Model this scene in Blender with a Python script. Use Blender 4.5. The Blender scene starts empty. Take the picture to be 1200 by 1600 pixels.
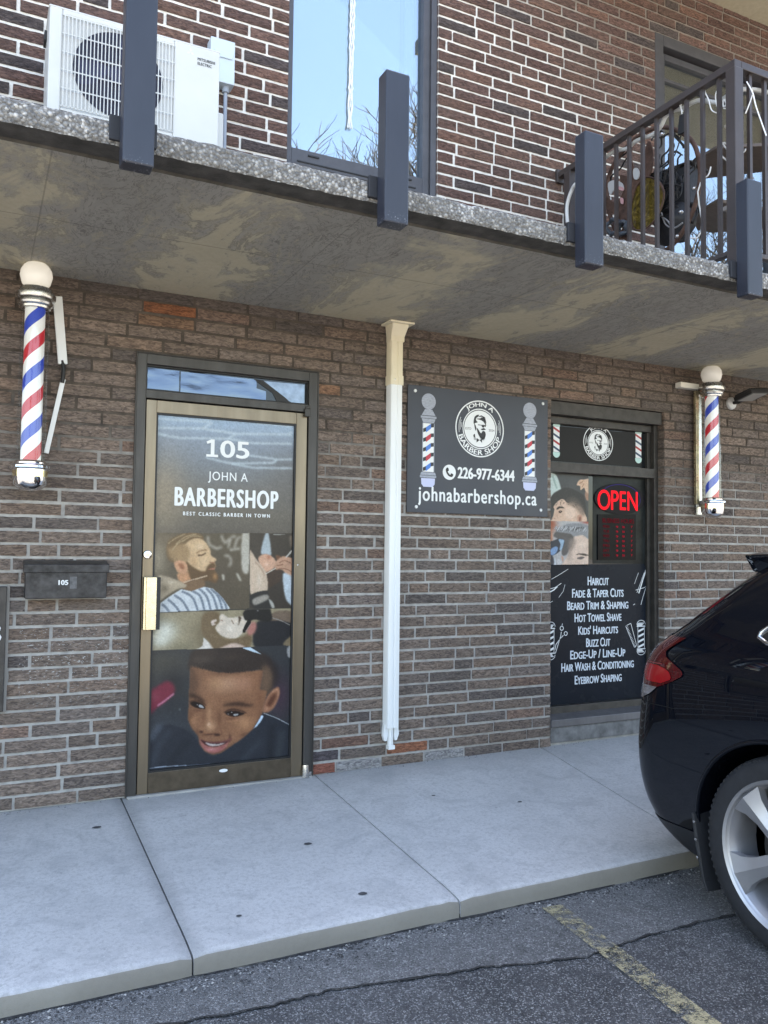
import bpy, math, random
import numpy as np
from mathutils import Vector, Matrix, noise as mnoise
random.seed(11); rng = np.random.default_rng(11)
R = math.radians
scene = bpy.context.scene
col = scene.collection

# ------------------------------------------------------------------ camera
cam_d = bpy.data.cameras.new('camera'); cam = bpy.data.objects.new('camera', cam_d); col.objects.link(cam)
cam_d.sensor_fit = 'VERTICAL'; cam_d.sensor_height = 24.0; cam_d.lens = 24.0 * 1285.95 / 1600.0
cam_d.clip_start = 0.05; cam_d.clip_end = 2000
_r = Vector((0.89592366, -0.44405291, 0.0117394)); _u = Vector((-0.03152267, -0.03719482, 0.99881073)); _f = Vector((0.44308817, 0.89522821, 0.04732145))
cam.matrix_world = Matrix(((_r.x, _u.x, -_f.x, -0.80894), (_r.y, _u.y, -_f.y, -4.55686), (_r.z, _u.z, -_f.z, 1.31865), (0, 0, 0, 1)))
scene.camera = cam

# ------------------------------------------------------------------ sky, sun, exposure
SUN_EL, SUN_AZ = 69.0, 14.0      # the sun stands behind the building: the whole street face is in open shade
w = bpy.data.worlds.new("World"); scene.world = w; w.use_nodes = True
wn = w.node_tree; wn.nodes.clear()
sky = wn.nodes.new('ShaderNodeTexSky'); sky.sky_type = 'NISHITA'; sky.sun_disc = False
sky.sun_elevation = R(SUN_EL); sky.sun_rotation = R(SUN_AZ); sky.dust_density = 1.5; sky.air_density = 1.0; sky.ozone_density = 1.0
bg = wn.nodes.new('ShaderNodeBackground'); bg.inputs['Strength'].default_value = 0.15
wo = wn.nodes.new('ShaderNodeOutputWorld')
wn.links.new(sky.outputs[0], bg.inputs[0]); wn.links.new(bg.outputs[0], wo.inputs[0])
sd = bpy.data.lights.new('sun', 'SUN'); sd.energy = 5.0; sd.angle = R(0.5); sd.color = (1.0, 0.95, 0.88)
sun = bpy.data.objects.new('sun', sd); col.objects.link(sun)
_az = R(SUN_AZ); _el = R(SUN_EL)
_sd = Vector((math.sin(_az) * math.cos(_el), math.cos(_az) * math.cos(_el), math.sin(_el)))   # towards the sun
sun.rotation_euler = _sd.to_track_quat('Z', 'Y').to_euler(); sun.location = (0, 20, 30)
vs = scene.view_settings
scene.display_settings.display_device = 'sRGB'
vs.view_transform = 'Standard'; vs.look = 'None'; vs.gamma = 1.0; vs.exposure = 2.55; vs.use_curve_mapping = False
try:
    vs.use_white_balance = True; vs.white_balance_temperature = 7600; vs.white_balance_tint = 10
except Exception:
    pass
scene.cycles.max_bounces = 8; scene.cycles.diffuse_bounces = 4; scene.cycles.glossy_bounces = 4; scene.cycles.transparent_max_bounces = 12

# ------------------------------------------------------------------ mesh helpers
WLOC = {}
def link(o, parent=None):
    col.objects.link(o)
    if parent is not None: o.parent = parent
    return o
def tag(o, label=None, cat=None, group=None, kind=None):
    if label: o['label'] = label
    if cat: o['category'] = cat
    if group: o['group'] = group
    if kind: o['kind'] = kind
    return o
def thing(name, loc, label, cat, group=None):
    o = bpy.data.objects.new(name, None); o.empty_display_size = .1; col.objects.link(o); o.location = loc
    WLOC[o] = Vector(loc)
    return tag(o, label, cat, group)

class MB:
    """collects geometry in world coordinates and links it as ONE mesh object"""
    def __init__(s): s.v = []; s.f = []; s.mi = []; s.m = 0
    def add(s, vs_, fs_):
        b = len(s.v); s.v += [tuple(p) for p in vs_]
        for f in fs_: s.f.append([b + i for i in f]); s.mi.append(s.m)
        return s
    def box(s, x0, x1, y0, y1, z0, z1, rot=None, c=None):
        vs_ = [Vector((x, y, z)) for z in (z0, z1) for y in (y0, y1) for x in (x0, x1)]
        if rot is not None:
            c = Vector(c) if c is not None else Vector(((x0 + x1) / 2, (y0 + y1) / 2, (z0 + z1) / 2))
            vs_ = [c + rot @ (p - c) for p in vs_]
        return s.add(vs_, [(0, 2, 3, 1), (4, 5, 7, 6), (0, 1, 5, 4), (2, 6, 7, 3), (0, 4, 6, 2), (1, 3, 7, 5)])
    def bar(s, p, q, w_, h_, up=(0, 0, 1)):
        p = Vector(p); q = Vector(q); d = (q - p).normalized(); u = Vector(up)
        sx = d.cross(u)
        if sx.length < 1e-4: sx = d.cross(Vector((1, 0, 0)))
        sx.normalize(); sz = sx.cross(d)
        vs_ = [e + sx * a * w_ / 2 + sz * b * h_ / 2 for e in (p, q) for a, b in ((-1, -1), (1, -1), (1, 1), (-1, 1))]
        return s.add(vs_, [(3, 2, 1, 0), (4, 5, 6, 7), (0, 1, 5, 4), (1, 2, 6, 5), (2, 3, 7, 6), (3, 0, 4, 7)])
    def tube(s, pts, r, n=8, cap=True, closed=False):
        pts = [Vector(p) for p in pts]; k = len(pts); rs = r if isinstance(r, (list, tuple)) else [r] * k
        base = len(s.v); prev = None
        for i, p in enumerate(pts):
            if closed: d = pts[(i + 1) % k] - pts[i - 1]
            else: d = pts[min(i + 1, k - 1)] - pts[max(i - 1, 0)]
            d.normalize()
            if prev is None:
                a = d.cross(Vector((0, 0, 1)))
                if a.length < .01: a = d.cross(Vector((1, 0, 0)))
            else: a = prev - d * prev.dot(d)
            a.normalize(); prev = a; b = d.cross(a)
            for j in range(n):
                t = 2 * math.pi * j / n; s.v.append(tuple(p + (a * math.cos(t) + b * math.sin(t)) * rs[i]))
        for i in range(k if closed else k - 1):
            i2 = (i + 1) % k
            for j in range(n):
                j2 = (j + 1) % n; s.f.append([base + i * n + j, base + i * n + j2, base + i2 * n + j2, base + i2 * n + j]); s.mi.append(s.m)
        if cap and not closed:
            s.f.append([base + j for j in range(n)][::-1]); s.mi.append(s.m)
            s.f.append([base + (k - 1) * n + j for j in range(n)]); s.mi.append(s.m)
        return s
    def lathe(s, prof, c, n=32, axis='Z', cap=True):
        """prof: list of (r, h); c: centre; axis Z or X or Y"""
        base = len(s.v); c = Vector(c)
        for r_, h in prof:
            for j in range(n):
                t = 2 * math.pi * j / n; a, b = r_ * math.cos(t), r_ * math.sin(t)
                s.v.append(tuple(c + (Vector((a, b, h)) if axis == 'Z' else Vector((h, a, b)) if axis == 'X' else Vector((b, h, a)))))
        for i in range(len(prof) - 1):
            for j in range(n):
                j2 = (j + 1) % n; s.f.append([base + i * n + j, base + i * n + j2, base + (i + 1) * n + j2, base + (i + 1) * n + j]); s.mi.append(s.m)
        if cap and prof[0][0] > 1e-5: s.f.append([base + j for j in range(n)][::-1]); s.mi.append(s.m)
        if cap and prof[-1][0] > 1e-5: s.f.append([base + (len(prof) - 1) * n + j for j in range(n)]); s.mi.append(s.m)
        return s
    def prism(s, pts, y0, y1):
        """polygon of (x, z) points extruded from y0 (front) to y1"""
        n = len(pts); ar = sum(pts[i][0] * pts[(i + 1) % n][1] - pts[(i + 1) % n][0] * pts[i][1] for i in range(n))
        if ar < 0: pts = pts[::-1]
        vs_ = [(x, y0, z) for x, z in pts] + [(x, y1, z) for x, z in pts]
        fs_ = [list(range(n)), list(range(2 * n - 1, n - 1, -1))] + [[i, n + i, n + (i + 1) % n, (i + 1) % n] for i in range(n)]
        return s.add(vs_, fs_)
    def flat(s, pts, y):
        n = len(pts); ar = sum(pts[i][0] * pts[(i + 1) % n][1] - pts[(i + 1) % n][0] * pts[i][1] for i in range(n))
        if ar < 0: pts = pts[::-1]
        return s.add([(x, y, z) for x, z in pts], [list(range(n))])
    def build(s, name, mats, parent=None, smooth=None, bevel=None, seg=2):
        loc = Vector((0, 0, 0))
        if parent is not None: loc = WLOC[parent]
        me = bpy.data.meshes.new(name)
        me.from_pydata([tuple(Vector(p) - loc) for p in s.v], [], s.f)
        mats = mats if isinstance(mats, (list, tuple)) else [mats]
        for m in mats: me.materials.append(m)
        if len(mats) > 1: me.polygons.foreach_set('material_index', s.mi)
        me.validate(); me.update()
        if smooth is not None:
            me.polygons.foreach_set('use_smooth', [True] * len(me.polygons))
            try: me.set_sharp_from_angle(angle=R(smooth))
            except Exception: pass
        o = bpy.data.objects.new(name, me); link(o, parent); WLOC[o] = loc
        if bevel:
            b = o.modifiers.new('bevel', 'BEVEL'); b.width = bevel; b.segments = seg; b.limit_method = 'ANGLE'; b.angle_limit = R(40)
        return o

def spline(pts, k=6, closed=True):
    """Catmull-Rom through 2-D or 3-D points"""
    n = len(pts); P = [np.array(p, float) for p in pts]; out = []
    rngi = range(n) if closed else range(n - 1)
    for i in rngi:
        if closed: a, b, c, d = P[i - 1], P[i], P[(i + 1) % n], P[(i + 2) % n]
        else: a, b, c, d = P[max(i - 1, 0)], P[i], P[i + 1], P[min(i + 2, n - 1)]
        for j in range(k):
            t = j / k; out.append(.5 * (2 * b + (c - a) * t + (2 * a - 5 * b + 4 * c - d) * t * t + (3 * b - a - 3 * c + d) * t ** 3))
    if not closed: out.append(P[-1])
    return [tuple(float(x) for x in q) for q in out]

# ------------------------------------------------------------------ material helpers
def lin(c):
    c = np.asarray(c, float) / 255.0
    return np.where(c <= .04045, c / 12.92, ((c + .055) / 1.055) ** 2.4)
class NT:
    def __init__(s, name):
        s.m = bpy.data.materials.new(name); s.m.use_nodes = True; s.t = s.m.node_tree; s.t.nodes.clear()
        s.out = s.t.nodes.new('ShaderNodeOutputMaterial')
    def n(s, typ, **kw):
        nd = s.t.nodes.new('ShaderNode' + typ)
        for k, v in kw.items():
            if k.startswith('_'): setattr(nd, k[1:], v)
            else:
                key = int(k[1:]) if k[0] == 'i' and k[1:].isdigit() else k.replace('__', ' ')
                s.set(nd, key, v)
        return nd
    def set(s, nd, key, v):
        sock = nd.inputs[key]
        if isinstance(v, bpy.types.NodeSocket): s.t.links.new(v, sock)
        elif isinstance(v, bpy.types.Node): s.t.links.new(v.outputs[0], sock)
        else:
            if hasattr(sock.default_value, '__len__') and len(sock.default_value) == 4 and len(v) == 3: v = (*v, 1)
            sock.default_value = v
    def coord(s, scale=(1, 1, 1), loc=(0, 0, 0), rot=(0, 0, 0)):
        g = s.n('NewGeometry'); mp = s.n('Mapping', i0=g.outputs['Position'], Scale=scale, Location=loc, Rotation=rot); return mp.outputs[0]
    def noise(s, vec, scale, detail=4, rough=.55, dist=0.):
        nd = s.n('TexNoise', Vector=vec, Scale=scale, Detail=detail, Roughness=rough, Distortion=dist); return nd.outputs[0]
    def ramp(s, fac, stops):
        nd = s.t.nodes.new('ShaderNodeValToRGB'); s.t.links.new(fac, nd.inputs[0]); e = nd.color_ramp.elements
        while len(e) < len(stops): e.new(.5)
        for i, (p, c) in enumerate(stops):
            e[i].position = p; c = c if hasattr(c, '__len__') else (c, c, c); e[i].color = (*c[:3], 1)
        return nd.outputs[0]
    def math(s, op, a, b=0., clamp=False):
        nd = s.n('Math', _operation=op, _use_clamp=clamp); s.set(nd, 0, a); s.set(nd, 1, b); return nd.outputs[0]
    def mix(s, fac, a, b, mode='MIX'):
        nd = s.n('Mix', _data_type='RGBA', _blend_type=mode); s.set(nd, 0, fac); s.set(nd, 6, a); s.set(nd, 7, b); return nd.outputs[2]
    def bump(s, h, strength=.5, dist=.01, normal=None):
        nd = s.n('Bump', Height=h, Strength=strength, Distance=dist)
        if normal is not None: s.set(nd, 'Normal', normal)
        return nd.outputs[0]
    def surf(s, **kw):
        p = s.n('BsdfPrincipled')
        for k, v in kw.items(): s.set(p, k.replace('__', ' '), v)
        s.t.links.new(p.outputs[0], s.out.inputs[0]); return s.m
def simple(name, c, rough=.5, metal=0., coat=0., var=.0, vscale=30., bumps=0., bscale=200., spec=.5, stretch=(1, 1, 1)):
    """plain surface with a little procedural wear"""
    t = NT(name); c = tuple(c); v = t.coord(stretch); base = c
    kw = {}
    if var:
        f = t.noise(v, vscale, 5, .6)
        lo = tuple(x * (1 - var) for x in c); hi = tuple(min(1, x * (1 + var)) for x in c)
        base = t.ramp(f, [(.3, lo), (.7, hi)])
        kw['Roughness'] = t.math('ADD', t.math('MULTIPLY', t.noise(v, vscale * 2.3, 3), .25), rough - .125)
    else: kw['Roughness'] = rough
    if bumps: kw['Normal'] = t.bump(t.noise(v, bscale, 3), bumps, .004)
    return t.surf(Base__Color=base, Metallic=metal, Coat__Weight=coat, Specular__IOR__Level=spec, **kw)
def attr_mat(name, rough=.4, coat=0., spec=.4, gain=1.0):
    t = NT(name); a = t.n('Attribute', _attribute_name='Col')
    c = a.outputs['Color']
    if gain != 1: c = t.mix(1.0, c, (gain, gain, gain), 'MULTIPLY')
    return t.surf(Base__Color=c, Roughness=rough, Coat__Weight=coat, Coat__Roughness=.04, Specular__IOR__Level=spec)

# ------------------------------------------------------------------ lettering
def text_polys(txt, bold=0., caps=False, space=1.0, sx=1.0, sc=.8):
    cu = bpy.data.curves.new('lettering', 'FONT'); cu.body = txt; cu.size = 1.0; cu.space_character = space
    if caps:
        cu.small_caps_scale = sc
        for i in range(len(txt)): cu.body_format[i].use_small_caps = True
    o = bpy.data.objects.new('lettering', cu)
    col.objects.link(o); dg = bpy.context.evaluated_depsgraph_get()
    c2 = o.to_curve(dg).copy(); o.to_curve_clear()
    for sp in c2.splines:
        for p in sp.bezier_points:
            p.handle_left_type = 'FREE'; p.handle_right_type = 'FREE'
        for p in sp.bezier_points:
            a, b, c = p.co.copy(), p.handle_left.copy(), p.handle_right.copy()
            a.x *= sx; b.x *= sx; c.x *= sx
            p.co = a; p.handle_left = b; p.handle_right = c
    c2.dimensions = '2D'; c2.fill_mode = 'BOTH'; c2.offset = 0; c2.resolution_u = 4; c2.extrude = 0; c2.bevel_depth = 0
    o2 = bpy.data.objects.new('lettering', c2)
    me = bpy.data.meshes.new_from_object(o2)
    V = np.array([v.co[:2] for v in me.vertices], float); F = [list(p.vertices) for p in me.polygons]
    bpy.data.objects.remove(o2); bpy.data.objects.remove(o); bpy.data.curves.remove(c2); bpy.data.curves.remove(cu); bpy.data.meshes.remove(me)
    return V, F
def put_text(mb, txt, x0, x1, z0, z1, y, bold=0., caps=False, sx=1.0, space=1.0, sc=.8):
    """lettering stretched to the box x0..x1, z0..z1 on the plane y, facing -Y; bold = fraction of the height the strokes gain"""
    V, F = text_polys(txt, 0., caps, space, sx, sc)
    a, b = V.min(0), V.max(0); e = max(0., bold) * (z1 - z0)
    X = x0 + e + (V[:, 0] - a[0]) / (b[0] - a[0]) * (x1 - x0 - 2 * e); Z = z0 + e * .5 + (V[:, 1] - a[1]) / (b[1] - a[1]) * (z1 - z0 - e)
    for k, (dx, dz) in enumerate([(0, 0)] if e == 0 else [(0, 0), (-e, 0), (e, 0), (-e * .5, e * .5), (e * .5, e * .5), (-e * .5, -e * .5), (e * .5, -e * .5)]):
        mb.add([(float(p + dx), y - k * .00012, float(q + dz)) for p, q in zip(X, Z)], F)
def arc_text(mb, txt, cx, cz, r0, r1, a0, a1, y, bold=0., inner=False, sq=1.0, sx=1.0):
    """lettering bent round a circle; r0 foot radius, r1 head radius, a0..a1 degrees clockwise from the top"""
    V, F = text_polys(txt, 0., sx=sx)
    a, b = V.min(0), V.max(0); tt = (V[:, 0] - a[0]) / (b[0] - a[0]); hh = (V[:, 1] - a[1]) / (b[1] - a[1])
    for k, e in enumerate((0, -bold, bold)):
        ang = np.radians(a0 + tt * (a1 - a0) + e * 57.3 * (r1 - r0) / r1); r_ = r0 + hh * (r1 - r0)
        X = cx + sq * r_ * np.sin(ang); Z = cz + r_ * np.cos(ang)
        mb.add([(float(p), y - k * .00012, float(q)) for p, q in zip(X, Z)], F)
def ring(mb, cx, cz, r0, r1, y, n=64, sq=1.0):
    vs_ = []; fs_ = []
    for j in range(n):
        t = 2 * math.pi * j / n
        for r_ in (r0, r1): vs_.append((cx + sq * r_ * math.sin(t), y, cz + r_ * math.cos(t)))
    for j in range(n):
        k = (j + 1) % n; fs_.append([2 * j, 2 * j + 1, 2 * k + 1, 2 * k][::-1])
    mb.add(vs_, fs_)
def disc(mb, cx, cz, r_, y, n=48, sq=1.0):
    mb.flat([(cx + sq * r_ * math.cos(2 * math.pi * j / n), cz + r_ * math.sin(2 * math.pi * j / n)) for j in range(n)], y)

# ------------------------------------------------------------------ printed pictures: a fine sheet of coloured cells
class Print:
    def __init__(s, x0, x1, z0, z1, cell=.003):
        s.x0, s.x1, s.z0, s.z1 = x0, x1, z0, z1
        s.nx = max(2, int((x1 - x0) / cell)); s.nz = max(2, int((z1 - z0) / cell))
        s.X, s.Z = np.meshgrid(np.linspace(x0, x1, s.nx), np.linspace(z1, z0, s.nz))
        s.c = np.zeros((s.nz, s.nx, 3)); s.px = (x1 - x0) / (s.nx - 1)
    def fill(s, c): s.c[:] = c
    def grad(s, stops):
        """vertical gradient, stops = [(z, colour)] from high to low"""
        zs = [q[0] for q in stops][::-1]; cs = [q[1] for q in stops][::-1]
        for k in range(3): s.c[:, :, k] = np.interp(s.Z, zs, [c[k] for c in cs])
    def blur(s, m, sig):
        sig = sig / s.px
        if sig < .3: return m
        n = int(3 * sig) + 1; k = np.exp(-.5 * (np.arange(-n, n + 1) / sig) ** 2); k /= k.sum()
        def conv(a):
            p = np.pad(a, ((n, n), (0, 0)), 'edge'); o = np.zeros_like(a)
            for i, q in enumerate(k): o += q * p[i:i + a.shape[0]]
            return o
        return conv(conv(m).T).T
    def mask(s, pts, soft, smooth=True):
        if smooth: pts = spline(pts, 6)
        P = np.array(pts); m = np.zeros((s.nz, s.nx)); pad = 3.5 * soft + 3 * s.px
        xa, xb = P[:, 0].min() - pad, P[:, 0].max() + pad; za, zb = P[:, 1].min() - pad, P[:, 1].max() + pad
        i0 = max(0, int((xa - s.x0) / s.px)); i1 = min(s.nx, int((xb - s.x0) / s.px) + 2)
        dz = (s.z1 - s.z0) / (s.nz - 1); j0 = max(0, int((s.z1 - zb) / dz)); j1 = min(s.nz, int((s.z1 - za) / dz) + 2)
        if i1 <= i0 or j1 <= j0: return None
        X = s.X[j0:j1, i0:i1]; Z = s.Z[j0:j1, i0:i1]; ins = np.zeros(X.shape, bool)
        for k in range(len(P)):
            (xa, za), (xb, zb) = P[k], P[(k + 1) % len(P)]
            if za == zb: continue
            c = ((za > Z) != (zb > Z)) & (X < (xb - xa) * (Z - za) / (zb - za) + xa); ins ^= c
        return (slice(j0, j1), slice(i0, i1)), s.blur(ins.astype(float), max(soft, .45 * s.px))
    def poly(s, pts, c, soft=.003, a=1., smooth=True, clip=None):
        r_ = s.mask(pts, soft, smooth)
        if r_ is None: return
        sl, m = r_; m = (m * a)[..., None]
        if clip is not None: m = m * clip[sl][..., None]
        s.c[sl] = s.c[sl] * (1 - m) + np.array(c, float) * m
    def blob(s, p, rx, rz, c, a=1., rot=0., clip=None):
        dx = s.X - p[0]; dz = s.Z - p[1]; ca, sa = math.cos(rot), math.sin(rot)
        u = (dx * ca + dz * sa) / rx; v = (-dx * sa + dz * ca) / rz
        m = (np.exp(-(u * u + v * v)) * a)[..., None]
        if clip is not None: m = m * clip[..., None]
        s.c[:] = s.c * (1 - m) + np.array(c, float) * m
    def line(s, pts, w_, c, soft=.002, a=1., smooth=True):
        if smooth and len(pts) > 2: pts = spline(pts, 5, False)
        for (xa, za), (xb, zb) in zip(pts[:-1], pts[1:]):
            L = math.hypot(xb - xa, zb - za) + 1e-9; nx, nz = -(zb - za) / L * w_ / 2, (xb - xa) / L * w_ / 2
            s.poly([(xa + nx, za + nz), (xb + nx, zb + nz), (xb - nx, zb - nz), (xa - nx, za - nz)], c, soft, a, False)
    def full(s, pts, soft=.002, smooth=True):
        r_ = s.mask(pts, soft, smooth); m = np.zeros((s.nz, s.nx)); m[r_[0]] = r_[1]; return m
    def grain(s, amp):
        s.c += rng.normal(0, amp, s.c.shape[:2])[..., None]
    def build(s, name, m, parent, y, gain=1.0):
        loc = WLOC[parent] if parent is not None else Vector((0, 0, 0))
        n = s.nx * s.nz; V = np.stack([s.X.ravel() - loc.x, np.full(n, y - loc.y), s.Z.ravel() - loc.z], 1)
        j, i = np.mgrid[0:s.nz - 1, 0:s.nx - 1]; a = (j * s.nx + i).ravel(); F = np.stack([a, a + s.nx, a + s.nx + 1, a + 1], 1)
        me = bpy.data.meshes.new(name); me.vertices.add(n); me.vertices.foreach_set('co', V.ravel())
        me.loops.add(F.size); me.loops.foreach_set('vertex_index', F.ravel().astype(np.int32))
        me.polygons.add(len(F)); me.polygons.foreach_set('loop_start', np.arange(0, F.size, 4, dtype=np.int32))
        me.update(calc_edges=True); me.validate()
        ca = me.color_attributes.new('Col', 'FLOAT_COLOR', 'POINT'); L = lin(np.clip(s.c.reshape(-1, 3), 0, 255)) * gain
        ca.data.foreach_set('color', np.concatenate([L, np.ones((n, 1))], 1).astype(np.float32).ravel())
        me.materials.append(m); o = bpy.data.objects.new(name, me); link(o, parent); WLOC[o] = loc; return o

# ================================================================== MATERIALS OF THE PLACE
def m_brick(name, mort_hi, mort_lo, gain, upper=False):
    t = NT(name); at_ = t.n('Attribute', _attribute_name='Col')
    v = t.coord((1, 1, 1)); sep = t.n('SeparateXYZ', i0=v)
    wob = t.noise(v, 9, 2, .5)
    st = t.n('Mapping', i0=v, Scale=(26, 26, 84)).outputs[0]
    n1 = t.noise(st, 1.0, 5, .62, 1.3)                       # bark-like horizontal streaks of the rug-faced brick
    n2 = t.noise(v, 160, 3, .6)
    n3 = t.noise(v, 2.2, 4, .55)
    h = t.math('ADD', t.math('MULTIPLY', n1, 1.0), t.math('MULTIPLY', n2, .35))
    base = t.mix(t.ramp(n1, [(.38, .0), (.62, 1.)]), t.mix(1., at_.outputs['Color'], (.50, .49, .50), 'MULTIPLY'), t.mix(1., at_.outputs['Color'], (1.42, 1.38, 1.32), 'MULTIPLY'))
    base = t.mix(t.math('MULTIPLY', t.ramp(n3, [(.4, 0.), (.7, 1.)]), .22), base, (.16 * gain, .135 * gain, .11 * gain))
    if not upper:
        # lime flecks left on the wall beside the door
        fx = t.math('MULTIPLY', t.math('GREATER_THAN', sep.outputs[0], -.60), t.math('LESS_THAN', sep.outputs[0], -.06))
        dz = t.math('ABSOLUTE', t.math('SUBTRACT', sep.outputs[2], .74)); fz = t.math('SUBTRACT', 1., t.math('MULTIPLY', dz, 3.2), True)
        fl = t.ramp(t.noise(t.n('Mapping', i0=v, Scale=(60, 60, 130)).outputs[0], 1., 3, .7), [(.60, 0.), (.66, 1.)])
        base = t.mix(t.math('MULTIPLY', t.math('MULTIPLY', fx, fz), fl), base, (.62, .62, .6))
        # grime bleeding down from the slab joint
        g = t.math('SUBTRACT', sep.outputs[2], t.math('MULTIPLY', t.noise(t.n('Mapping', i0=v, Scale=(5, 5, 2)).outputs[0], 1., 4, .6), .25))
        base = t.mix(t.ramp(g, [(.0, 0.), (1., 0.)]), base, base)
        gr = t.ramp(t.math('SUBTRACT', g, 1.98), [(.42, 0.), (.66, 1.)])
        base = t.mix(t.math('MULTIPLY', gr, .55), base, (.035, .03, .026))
    return t.surf(Base__Color=base, Roughness=.88, Specular__IOR__Level=.25, Normal=t.bump(h, .9, .012))
def m_mortar(name, upper):
    t = NT(name); v = t.coord(); sep = t.n('SeparateXYZ', i0=v)
    n = t.noise(v, 14, 5, .65); n2 = t.noise(v, 220, 3, .6)
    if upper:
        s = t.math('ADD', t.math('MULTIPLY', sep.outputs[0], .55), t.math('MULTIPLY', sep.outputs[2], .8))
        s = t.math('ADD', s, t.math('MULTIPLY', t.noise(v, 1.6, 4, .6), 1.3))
        k = t.ramp(t.math('SUBTRACT', s, 5.55), [(.15, 0.), (.95, 1.)])       # white pointing, dulled by sheltered dirt and the upper balcony's painted-in shade
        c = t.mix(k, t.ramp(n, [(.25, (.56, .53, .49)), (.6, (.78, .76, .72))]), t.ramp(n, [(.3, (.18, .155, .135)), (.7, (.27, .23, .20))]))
    else:
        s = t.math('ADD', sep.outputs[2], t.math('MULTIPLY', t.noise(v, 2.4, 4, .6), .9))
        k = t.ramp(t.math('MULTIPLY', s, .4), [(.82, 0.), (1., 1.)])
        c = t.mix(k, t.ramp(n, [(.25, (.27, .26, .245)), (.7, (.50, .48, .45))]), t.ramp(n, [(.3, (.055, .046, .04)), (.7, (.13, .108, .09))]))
    return t.surf(Base__Color=c, Roughness=.95, Specular__IOR__Level=.2, Normal=t.bump(n2, .5, .004))
M = {}
M['brick_low'] = m_brick('street_brick', 0, 0, 1.0); M['brick_up'] = m_brick('upper_brick', 0, 0, .75, True)
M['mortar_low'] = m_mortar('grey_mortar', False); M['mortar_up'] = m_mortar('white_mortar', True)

def m_aggregate():
    t = NT('exposed_aggregate'); v = t.coord()
    vo = t.n('TexVoronoi', Vector=v, Scale=75.); vo2 = t.n('TexVoronoi', Vector=v, Scale=150.)
    sp = t.n('SeparateColor', i0=vo.outputs['Color']); r = sp.outputs[0]
    c = t.ramp(r, [(.0, (.07, .067, .063)), (.35, (.19, .18, .168)), (.72, (.34, .325, .30)), (.93, (.72, .70, .66))])
    sp2 = t.n('SeparateColor', i0=vo2.outputs['Color']); c = t.mix(.35, c, t.ramp(sp2.outputs[1], [(.0, .09), (.9, .5)]))
    c = t.mix(t.ramp(vo.outputs['Distance'], [(.35, 0.), (.75, .75)]), c, (.11, .105, .1))
    c = t.mix(t.math('MULTIPLY', t.ramp(t.noise(v, 3, 4), [(.4, 0.), (.65, 1.)]), .5), c, (.13, .125, .115))
    h = t.math('SUBTRACT', 1., vo.outputs['Distance'])
    return t.surf(Base__Color=c, Roughness=.85, Normal=t.bump(h, .9, .012))
M['aggregate'] = m_aggregate()
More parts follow.
